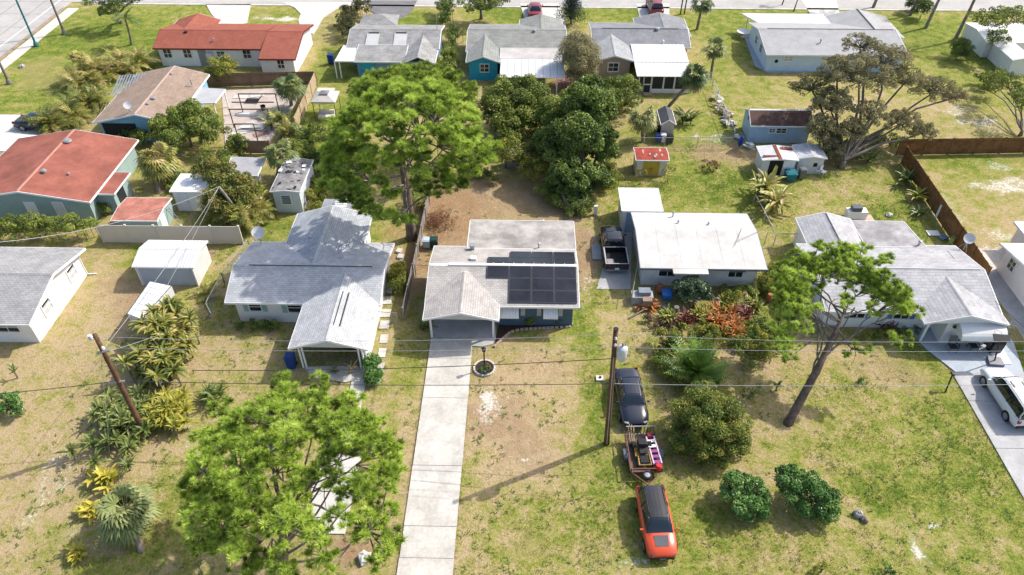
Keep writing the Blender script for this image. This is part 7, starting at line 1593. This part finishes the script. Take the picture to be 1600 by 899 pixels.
# ---- palms and strap-leaved plants
def arc(o, az, el, L_, droop, n):
    """points and directions along an arching frond"""
    P = [np.array(o, float)]; e = el
    for i in range(n): P.append(P[-1]+np.array((math.cos(az)*math.cos(e), math.sin(az)*math.cos(e), math.sin(e)))*L_/n); e -= droop/n
    return P
def pinnate(L_, r, o, az, el, ln, droop, n=9, ll=.45, lw=.05, tb=.5):
    P = arc(o, az, el, ln, droop, n); V = []; ts = []
    for i in range(1, n+1):
        d = unit(P[i]-P[i-1]); s = unit(np.cross(d, (0,0,1.0))); t = i/n; l = ll*math.sin(math.pi*min(.97,.12+.85*t))
        for q in range(2):
            b = P[i-1]+(P[i]-P[i-1])*(q*.5+.25)
            for sg in (-1, 1):
                tip = b+(s*sg*.85+d*.55)*l+np.array((0,0,-.28*l+r.normal()*.05)); w = d*lw
                V += [b-w*.3, b+(tip-b)*.45+w, tip, b+(tip-b)*.45-w]; ts.append(tb+r.uniform(-.15,.15))
    L_.add(np.array(V), 4, np.clip(ts, 0, 1))
    s0 = np.array((0,0,.015)); V = []
    for i in range(n): s = unit(np.cross(P[i+1]-P[i], (0,0,1.0)))*.022*(1-i/n*.7); V += [P[i]-s+s0, P[i]+s+s0, P[i+1]+s+s0, P[i+1]-s+s0]
    L_.add(np.array(V), 4, np.full(n, min(1, tb+.2)))
def strap(L_, r, o, az, el, ln, droop, w, tb, n=5, pet=0.0):
    """broad blade, folded along its midrib"""
    P = arc(o, az, el, ln, droop, n); V = []
    for i in range(n):
        t0, t1 = i/n, (i+1)/n; f = lambda t: w*(.12 if t < pet else math.sin(math.pi*min(.99,.14+.86*(t-pet)/(1-pet)))**.7)
        d = unit(P[i+1]-P[i]); s = unit(np.cross(d, (0,0,1.0))+1e-6); u = np.cross(s, d)
        a, b = f(t0), f(t1)
        V += [P[i], P[i]+s*a+u*a*.3, P[i+1]+s*b+u*b*.3, P[i+1], P[i], P[i+1], P[i+1]-s*b+u*b*.3, P[i]-s*a+u*a*.3]
    L_.add(np.array(V), 4, np.clip(np.full(2*n, tb)+np.repeat(r.uniform(-.05,.12,n),2), 0, 1))
def fan(L_, r, o, az, el, pl, fl, tb, n=15, droop=.5):
    """costapalmate leaf: petiole then a folded fan of segments"""
    P = arc(o, az, el, pl, droop*.5, 4); h = P[-1]; d = unit(P[-1]-P[-2]); s = unit(np.cross(d, (0,0,1.0))); u = np.cross(s, d); V = []; ts = []
    for i in range(4): q = s*.018; V += [P[i]-q, P[i]+q, P[i+1]+q, P[i+1]-q]; ts.append(tb+.15)
    for k in range(n):
        a = -1.9+3.8*k/(n-1); l = fl*(1-.18*abs(a)/1.9)*r.uniform(.9,1.1); dd = d*math.cos(a)+s*math.sin(a); m = h+dd*l*.55+u*.04*(1 if k % 2 else -1); tip = h+dd*l-np.array((0,0,l*r.uniform(.25,.5))); sw = unit(np.cross(dd, u))*fl*.085
        V += [h, m+sw, tip, m-sw]; ts.append(tb+r.uniform(-.12,.12))
    L_.add(np.array(V), 4, np.clip(ts, 0, 1))
PALMG = leaf('fan_palm_leaf', [(0.062,0.098,0.029),(0.125,0.176,0.048),(0.225,0.267,0.078),(0.375,0.377,0.144),(0.475,0.403,0.192)], .45, .2, .6)
ARECA = leaf('yellow_palm_leaf', [(.06,.09,.02),(.13,.165,.032),(.25,.26,.05),(.40,.35,.08),(.52,.40,.19)], .4, .22, .7)
ORG = leaf('orange_bromeliad_leaf', [(.16,.05,.02),(.36,.11,.025),(.52,.19,.04),(.58,.34,.14)], .4, .2, 1.0)
PURP = leaf('dark_red_bromeliad_leaf', [(.05,.015,.02),(.12,.03,.03),(.20,.05,.04),(.24,.12,.08)], .4, .2, 1.0)
GOLD = leaf('golden_leaf', [(.16,.20,.03),(.33,.35,.045),(.50,.45,.06),(.60,.46,.09)], .4, .25, .9)
GREENP = leaf('green_strap_leaf', [(.05,.085,.02),(.10,.15,.035),(.18,.225,.055),(.29,.31,.09)], .4, .22, .8)
def trunk(T, pts, r0, r1, mat=PALMBARK):
    pts = [np.array(p, float) for p in pts]; m = MB(); n = 14; P = []; rr = []
    for i in range(n+1):
        t = i/n*(len(pts)-1); k = min(int(t), len(pts)-2); P.append(pts[k]+(pts[k+1]-pts[k])*(t-k)); rr.append((r0+(r1-r0)*i/n)*(1.06 if i % 2 else .95))
    m.tube(P, rr, 8); m.build('trunk', mat, T, smooth=True)
def fan_palm(label, base, top, seed, n=34, pl=.8, fl=.85, mat=PALMG, r=.16, dead=6, name='fan_palm', tint=(.25,.6), stub=True):
    g = np.random.default_rng(seed); T = thing(name, label, 'palm', (*base, 0)); t = np.array(top, float); b = np.array((*base, -.2)); trunk(T, [b, (b+t)/2+np.array((0,0,0)), t], r*1.2, r); L_ = Leaves()
    for i in range(n):
        az = g.uniform(0,2*PI); el = math.asin(g.uniform(-.35,.98)); fan(L_, g, t, az, el, pl*g.uniform(.8,1.2), fl*g.uniform(.85,1.15), g.uniform(*tint), 15, .7)
    for i in range(dead): fan(L_, g, t-np.array((0,0,.15)), g.uniform(0,2*PI), -.9, pl*.8, fl*.9, .95, 11, .4)
    L_.build('crown', mat, T)
    if stub:
        m = MB()
        for i in range(10): a = g.uniform(0,2*PI); z = t-np.array((0,0,g.uniform(.1,.7))); m.tube([z, z+np.array((math.cos(a)*r*1.7, math.sin(a)*r*1.7, .25))],[.05,.03],4)
        m.build('leaf_base', PALMBARK, T)
    return T
def clump(label, px, py, rad, n, ln, seed, mat, kind='strap', w=.10, el=(.5,1.35), droop=(.8,1.8), tint=(.2,.9), name='strap_plant', cat='plant', h0=0.1, stems=6, spread=None, group=None, ll=.4, pet=.0):
    """many arching leaves from several crowns"""
    g = np.random.default_rng(seed); b = G(px, py); T = thing(name, label, cat, (*b, 0), group); L_ = Leaves(); m = MB()
    C_ = [np.array((b[0]+g.normal()*rad*.5, b[1]+g.normal()*rad*.5, h0*g.uniform(.3,1.2))) for _ in range(stems)]
    for c in C_: m.tube([(c[0],c[1],-.1), c], [.07,.05], 5)
    for i in range(n):
        c = C_[g.integers(stems)]; az = g.uniform(0,2*PI); e = g.uniform(*el); l = ln*g.uniform(.7,1.2)
        if kind == 'strap': strap(L_, g, c+g.normal(size=3)*.04, az, e, l, g.uniform(*droop), w*g.uniform(.8,1.2), g.uniform(*tint), pet=pet)
        elif kind == 'pinnate': pinnate(L_, g, c, az, e, l, g.uniform(*droop), 8, ll, .05, g.uniform(*tint))
        else: fan(L_, g, c, az, e, l*.55, l*.6, g.uniform(*tint), 13, .4)
    m.build('stems', BARK_G, T)['kind'] = 'stuff'; L_.build('leaves', mat, T); return T
# left foreground plants
clump('tall yellowing traveller palms behind the left utility pole', 258, 585, 1.6, 1500, 1.0, 111, ARECA, 'strap', .09, (.3,1.45), (.8,2.2), (.1,.8), 'traveller_palm', 'palm', 1.7, 60, pet=.1)
clump('younger traveller palms at the far end of clump', 275, 540, 1.5, 1300, 1.0, 112, ARECA, 'strap', .09, (.3,1.45), (.8,2.2), (.15,.85), 'traveller_palm', 'palm', 2.3, 50, pet=.1)
clump('dark green spiky palmetto bed at base of left pole', 205, 672, 1.9, 1500, .8, 113, GREENP, 'strap', .075, (.2,1.4), (.5,1.5), (.3,.95), 'palmetto', 'plant', .75, 70)
clump('yellow-green palmetto bed right of left pole', 262, 655, 1.4, 1100, .8, 114, YLEAF, 'strap', .075, (.2,1.4), (.5,1.5), (.45,1.0), 'palmetto', 'plant', .8, 48)
clump('bright yellow broad-leaved plant below the palmettos', 172, 752, .6, 60, .9, 115, GOLD, 'strap', .13, (.5,1.4), (.5,1.4), (.45,.8), 'broadleaf_plant', 'plant', .25, 7)
clump('golden broad-leaved plant beside the foreground fan palm', 146, 803, .55, 46, .75, 116, GOLD, 'strap', .12, (.5,1.4), (.5,1.4), (.55,.85), 'broadleaf_plant', 'plant', .2, 6)
clump('small golden plant at the lower left of lawn', 121, 868, .4, 36, .7, 117, GOLD, 'strap', .11, (.5,1.4), (.5,1.4), (.55,.85), 'broadleaf_plant', 'plant', .2, 4)
clump('spiky green plant at right of palmetto bed', 340, 625, .7, 90, 1.0, 118, GREENP, 'strap', .07, (.2,1.4), (.5,1.5), (.2,.7), 'palmetto', 'plant', .4, 6)
clump('little areca beside the chain-link fence', 325, 462, .4, 16, 1.2, 119, ARECA, 'pinnate', el=(.5,1.3), tint=(.4,.8), name='areca_palm', cat='palm', stems=3)
clump('dead yellow fronds near fence corner', 415, 335, .5, 18, 1.6, 120, ARECA, 'strap', .18, (.3,1.3), (1,2.2), (.6,1.0), 'traveller_palm', 'palm', 1.2, 4)
fan_palm('grey-green fan palm with pale leaning trunk at lower left', G(222,862), G3(196,798,1.75), 121, 64, .85, .95, leaf('silver_palm_leaf',[(.11,.14,.05),(.19,.23,.08),(.29,.33,.12),(.42,.43,.19)],.5,.2), .17, 2, tint=(.2,.8))
# left-middle palms
fan_palm('bushy fan palm with drooping fronds beside the red-roofed house', G(247,302), (*G(247,250,2.4),2.4), 122, 44, 1.0, 1.1, ARECA, .2, 12, tint=(.35,.95))
fan_palm('fan palm rising before the weathered white shed', G(432,280), (*G(440,240,2.6),2.6), 123, 34, .85, .9, PALMG, .18, 10)
fan_palm('fan palm inside rear corner of paved yard', G(455,165), (*G(452,135,2.6),2.6), 124, 36, .9, .95, PALMG, .18, 8, tint=(.1,.5))
clump('areca palms along right side of paved yard', 446, 195, .9, 40, 2.0, 125, ARECA, 'pinnate', el=(.5,1.4), tint=(.1,.6), name='areca_palm', cat='palm', stems=7, h0=.8)
clump('orange-tinged areca at front right corner of yard', 452, 212, .8, 36, 1.9, 126, ARECA, 'pinnate', el=(.5,1.4), tint=(.2,.9), name='areca_palm', cat='palm', stems=6, h0=.6)
clump('leafy areca left of tall pine crown', 478, 225, .9, 40, 1.9, 127, GREENP, 'pinnate', el=(.5,1.4), tint=(.3,.9), name='areca_palm', cat='palm', stems=6, h0=.6)
for i, (a, b, lab) in enumerate(((85,205,'areca clump nearest the parked navy pickup'),(112,190,'areca clump left of the brown-roofed house front'),(145,170,'areca clump beside the zinc roof patch'),(140,135,'areca clump below the dead-topped palm'),(165,122,'areca clump third from the far end of the row'),(190,108,'golden areca clump next to the long white house'),(212,112,'areca clump touching the brown roof corner'))):
    clump(lab, a, b, 1.2, 100, 2.3, 130+i, ARECA, 'pinnate', el=(.4,1.45), droop=(1.0,2.2), tint=(.1,.8) if i < 3 else (.3,1.0), name='areca_palm', cat='palm', stems=9, h0=1.0, group='areca palms lining the left lawn', ll=.5)
fan_palm('palm with dead brown tufted crown on left lawn', G(134,118), (*G(125,90,2.6),2.6), 140, 22, .6, .7, ARECA, .15, 10, tint=(.6,1.0))
def coco(label, base, top, seed, n=16, ln=2.6, mat=GREENP, r=.16, tint=(.3,.9)):
    g = np.random.default_rng(seed); T = thing('feather_palm', label, 'palm', (*base,0)); t = np.array(top, float); b = np.array((*base,-.2)); trunk(T, [b, b+(t-b)*.4+np.array((.1,0,0)), t], r*1.3, r*.8); L_ = Leaves()
    for i in range(n): pinnate(L_, g, t, 2*PI*i/n+g.normal()*.2, g.uniform(-.1,1.2), ln*g.uniform(.8,1.15), g.uniform(.8,1.6), 10, .6, .06, g.uniform(*tint))
    L_.build('crown', mat, T); return T
B = G(205,70); coco('slender feather palm on the left lawn', B, (*G(195,28,3.4),3.4), 141, 14, 2.0, GREENP, .13)
for i, (a, b, lab) in enumerate(((372,345,'yellowing areca clump right of the leaning grey pole'),(345,335,'areca clump beside the leaning grey pole'),(398,350,'drooping areca clump at end of cream fence'))):
    clump(lab, a, b, .8, 70, 1.9, 240+i, ARECA, 'pinnate', el=(.4,1.45), droop=(1.0,2.2), tint=(.2,.9), name='areca_palm', cat='palm', stems=7, h0=1.3, ll=.5)
# centre and right palms
fan_palm('fan palm with straight trunk beside the far lawn fence', G(1110,124), (*G(1117,76,3.6),3.6), 142, 28, .75, .8, PALMG, .14, 4, tint=(.2,.6))
fan_palm('leaning palm with shaggy dead skirt near beige shed', G(1040,170), (*G(1085,120,4.0),4.0), 143, 40, .85, .95, PALMG, .16, 22, tint=(.1,.5))
fan_palm('pale fan palm in front of small beige shed', G(1005,222), (*G(1005,185,2.4),2.4), 144, 32, .85, .9, PALMG, .17, 4, tint=(.4,.8))
fan_palm('tall palm at the top beyond tan house', G(1089,46), (*G(1098,4,3.6),3.6), 145, 26, .8, .85, PALMG, .16, 4, tint=(.1,.5))
clump('green banana-like plant right of small beige shed', 1073, 192, .6, 30, 1.7, 146, GREENP, 'strap', .15, (.5,1.4), (.6,1.4), (.3,.9), 'broadleaf_plant', 'plant', .3, 5)
for (b, t, lab, s) in (((1446,44),(1476,-40),'bare tall palm trunk nearest the round bushes',151),((1491,64),(1528,-25),'tall palm trunk rising from the topiary bush',152),((1422,24),(1436,-25),'tall palm trunk at the top beside clipped bush',153),((1364,12),(1380,-45),'slim palm trunk beyond the ice blue house',154)):
    B = G(*b); t3 = (B[0]+1.2, B[1]+1.0, 9.5); coco(lab, B, t3, s, 14, 2.8, GREENP, .17)
for (a, b, s, lab) in ((1240,18,161,'thin bare sapling on far verge left of drive'),(1222,8,162,'second thin sapling on the far verge')):
    B = G(a,b); T = thing('sapling', lab, 'tree', (*B,0)); g = np.random.default_rng(s); m = MB(); m.tube([(*B,0),(B[0]+.2,B[1],2.2)],[.09,.05],6)
    for k in range(6): limb(m, g, (B[0]+.1,B[1],1.4+.12*k), (B[0]+g.normal()*.8,B[1]+g.normal()*.8,2.6+g.random()), .035, .01)
    m.build('trunk', WOODP, T); L_ = Leaves(); clump_leaves(L_, g, [(B[0]+g.normal()*.5,B[1]+g.normal()*.5,2.8+g.normal()*.3,.35,.5) for _ in range(6)], 20, .18); L_.build('crown', MIDLEAF, T)
# mid right plants
clump('lush yellow-green areca clump in front of the metal sheds', 1190, 305, .8, 44, 2.0, 171, ARECA, 'strap', .16, (.4,1.4), (.7,1.8), (.3,.8), 'areca_palm', 'palm', .7, 8, pet=.15)
clump('brighter areca clump nearest the chain-link gap', 1208, 325, .8, 44, 2.0, 172, ARECA, 'strap', .16, (.4,1.4), (.7,1.8), (.4,.95), 'areca_palm', 'palm', .7, 8, pet=.15)
clump('dark green strap plant nearest the oak by stockade fence', 1417, 285, .4, 26, 1.5, 173, GREENP, 'strap', .12, (.4,1.3), (.5,1.4), (.2,.7), 'broadleaf_plant', 'plant', .2, 3)
clump('bright green strap plant midway along stockade fence', 1434, 312, .4, 24, 1.3, 174, YLEAF, 'strap', .12, (.4,1.3), (.5,1.4), (.5,.9), 'broadleaf_plant', 'plant', .2, 3)
clump('small dark spiky plant near end of stockade fence', 1437, 337, .3, 22, 1.1, 175, GREENP, 'strap', .08, (.3,1.3), (.5,1.4), (.1,.6), 'broadleaf_plant', 'plant', .1, 3)
clump('green plants beneath the oak by brown fence corner', 1345, 245, 1.2, 40, 1.4, 176, GREENP, 'strap', .1, (.4,1.3), (.5,1.4), (.2,.8), 'broadleaf_plant', 'plant', .2, 8)
clump('large dark green fan plant in front garden of white house', 1080, 590, .35, 70, 2.5, 177, leaf('fan_plant_leaf', [(.05,.11,.02),(.10,.20,.03),(.19,.31,.05),(.30,.42,.09)], .4, .25), 'pinnate', el=(.3,1.45), droop=(.3,.9), tint=(.3,.9), name='sago_palm', cat='palm', stems=2, h0=1.0, ll=.6)
clump('yellow feathery palm right of the large fan plant', 1098, 560, .6, 26, 1.6, 178, YLEAF, 'pinnate', el=(.5,1.4), tint=(.4,.9), name='areca_palm', cat='palm', stems=4, h0=.4)
clump('yellow and orange croton plant left of fan plant', 1045, 545, .6, 60, .8, 179, leaf('gold_croton_leaf',[(.16,.12,.03),(.30,.20,.05),(.42,.28,.09),(.40,.18,.06)],.4,.2), 'strap', .07, (.3,1.4), (.4,1.2), (.2,.9), 'croton', 'plant', .6, 8)
for i, (a, b, m_, rr, n, lab) in enumerate(((1130,500,ORG,.8,130,'largest orange bromeliad cluster in the garden'),(1145,520,ORG,.6,100,'lowest orange bromeliad cluster in the garden'),(1115,505,ORG,.5,70,'leftmost orange bromeliad cluster beside pale stone'),(1160,492,PURP,.5,70,'dark red bromeliad cluster right of orange ones'),(1138,482,YLEAF,.5,70,'yellow-green bromeliad cluster nearest the white house'),(1070,505,PURP,.35,50,'purple bromeliads beside the stone ornament'),(1045,498,CROTON,.4,60,'purple bromeliads left of stone ornament'),(1100,498,YLEAF,.6,70,'yellowish rosette plants left of orange bromeliads'),(1178,480,CROTON,.5,60,'mottled rosette plants at right end of garden'),(1016,478,ORG,.35,40,'small orange bromeliad near the masonry block'))):
    clump(lab, a, b, rr*1.15, int(n*1.6), .85, 190+i, m_, 'strap', .065, (.3,1.3), (.4,1.2), (.2,.95), 'bromeliad', 'plant', .15, 8)
clump('small dark red cordylines under right house windows', 1385, 520, .6, 40, .7, 205, PURP, 'strap', .06, (.4,1.4), (.3,1.0), (.3,.9), 'cordyline', 'plant', .2, 5)
clump('tiny palm left of the solar house carport', 664, 512, .3, 24, .9, 206, GREENP, 'strap', .07, (.4,1.4), (.6,1.4), (.4,.9), 'broadleaf_plant', 'plant', .1, 3)
clump('potted plant at the left house porch step', 524, 582, .15, 16, .5, 207, GREENP, 'strap', .05, (.5,1.4), (.4,1.0), (.3,.8), 'potted_plant', 'plant', .3, 2)
clump('dry bare plant in pot at porch right', 549, 583, .15, 12, .9, 208, ARECA, 'strap', .05, (.8,1.4), (.3,.8), (.7,1.0), 'potted_plant', 'plant', .4, 2)
clump('weedy young plant on the bare strip by garden', 1000, 483, .3, 20, .5, 209, ORG, 'strap', .05, (.5,1.4), (.4,1.0), (.3,.8), 'broadleaf_plant', 'plant', .1, 2)
for i, (a, b, lab) in enumerate(((28,590,'small leaning palm seedling on left lawn'),(1213,612,'tiny lean shrub left of the pine trunk'))):
    clump(lab, a, b, .12, 10, .6, 215+i, GREENP, 'strap', .07, (.6,1.3), (.4,1.0), (.3,.8), 'seedling', 'plant', .5, 1)

# ---------------------------------------------------------------- turf tufts: countless small blades over the near lawns
gr = np.random.default_rng(77); N = 150000
gx_ = gr.uniform(-32, 38, N); gy_ = 17+48*gr.random(N)**1.25; ne = 2600; ed = gr.choice([-6.64,-3.60,-12.47,-9.88,29.58], ne); gx_[:ne] = ed+gr.normal(size=ne)*.05; gy_[:ne] = gr.uniform(17, 37, ne)
keep = np.ones(N, bool)
for (a, b, c_, d_) in ((-6.54,-3.7,0,38),(-12.38,-9.96,21.5,34),(-6.9,4.1,36.4,49),(-21.4,-10.1,37,50),(-15.8,-10.1,33.2,40),(8,18.6,43,54),(21.5,34.5,38.5,49.5),(29.65,34.55,0,38),(-60,-34,35,45),(-30,-25,42,46),(36,41.2,29,46)): keep &= ~((gx_ > a) & (gx_ < b) & (gy_ > c_) & (gy_ < d_))
fld = np.zeros(N); fl_ = np.clip(field(LUSH, gx_, gy_)+.12-.5*field(DRY, gx_, gy_), -.4, 1); bad = np.maximum(field(DIRT, gx_, gy_)*.8, np.maximum(field(SANDP, gx_, gy_)*1.3, field(LITTER, gx_, gy_)))
pn = vnoise(gx_, gy_, 1.3, 91)*.6+vnoise(gx_, gy_, .4, 92)*.4
keep &= (gr.random(N) < np.clip(.25+.7*fl_+(pn-.5)*1.6-bad, .02, 1))
keep[:ne] = np.ones(ne, bool)
gx_, gy_, fl_, pn = gx_[keep], gy_[keep], fl_[keep], pn[keep]; n = len(gx_)
L_ = Leaves()
for q in range(3):
    a = gr.uniform(0,2*PI,n); tilt = gr.uniform(.35,1.0,n); ln = gr.uniform(.05,.13,n)*(1+.5*np.maximum(fl_,0)); p = np.stack([gx_+gr.normal(size=n)*.05, gy_+gr.normal(size=n)*.05, np.full(n,-.035)],1)
    d = np.stack([np.cos(a)*tilt, np.sin(a)*tilt, np.ones(n)],1); d = unit(d)*ln[:,None]; s = np.stack([-np.sin(a), np.cos(a), np.zeros(n)],1)*.016
    L_.add(np.stack([p-s, p+s, p+d],1), 3, np.clip(.35+.4*fl_+(pn-.5)*.9+gr.normal(size=n)*.16, 0, 1))
# broad-leaved weeds and darker coarse clumps scattered through it
nw = 5200; wx = gr.uniform(-30,37,nw); wy_ = 17+36*gr.random(nw)**1.2; kw = np.ones(nw, bool)
for (a, b, c_, d_) in ((-6.8,-3.4,0,38),(-12.6,-9.7,21.5,34),(-6.9,4.1,36.4,49),(-21.4,-10.1,37,50),(-15.8,-10.1,33.2,40),(8,18.6,43,54),(21.5,34.5,38.5,49.5),(29.4,34.8,0,38),(-60,-34,35,45),(-30,-25,42,46),(36,41.2,29,46)): kw &= ~((wx > a) & (wx < b) & (wy_ > c_) & (wy_ < d_))
wn_ = vnoise(wx, wy_, 2.2, 95)*.6+vnoise(wx, wy_, .7, 96)*.4; kw &= gr.random(nw) < np.clip((wn_-.42)*4, .05, 1); wx, wy_ = wx[kw], wy_[kw]; nw = len(wx)
for q in range(9):
    a = gr.uniform(0,2*PI,nw); ln = gr.uniform(.06,.2,nw); p = np.stack([wx+gr.normal(size=nw)*.07, wy_+gr.normal(size=nw)*.07, np.full(nw,-.02)],1); d = unit(np.stack([np.cos(a), np.sin(a), gr.uniform(.2,.9,nw)],1))*ln[:,None]; s_w = np.stack([-np.sin(a), np.cos(a), np.zeros(nw)],1)*(ln*.22)[:,None]
    L_.add(np.stack([p, p+d*.5+s_w, p+d, p+d*.5-s_w],1), 4, np.clip(.92+gr.normal(size=nw)*.1, 0, 1))
gm = L_.build('grass', leaf('turf_blade', [(.44,.35,.20),(.36,.31,.13),(.235,.26,.055),(.115,.175,.028)], .7, .2, .4), None); gm['kind'] = 'stuff'; gm['label'] = 'thin patchy lawn grass'
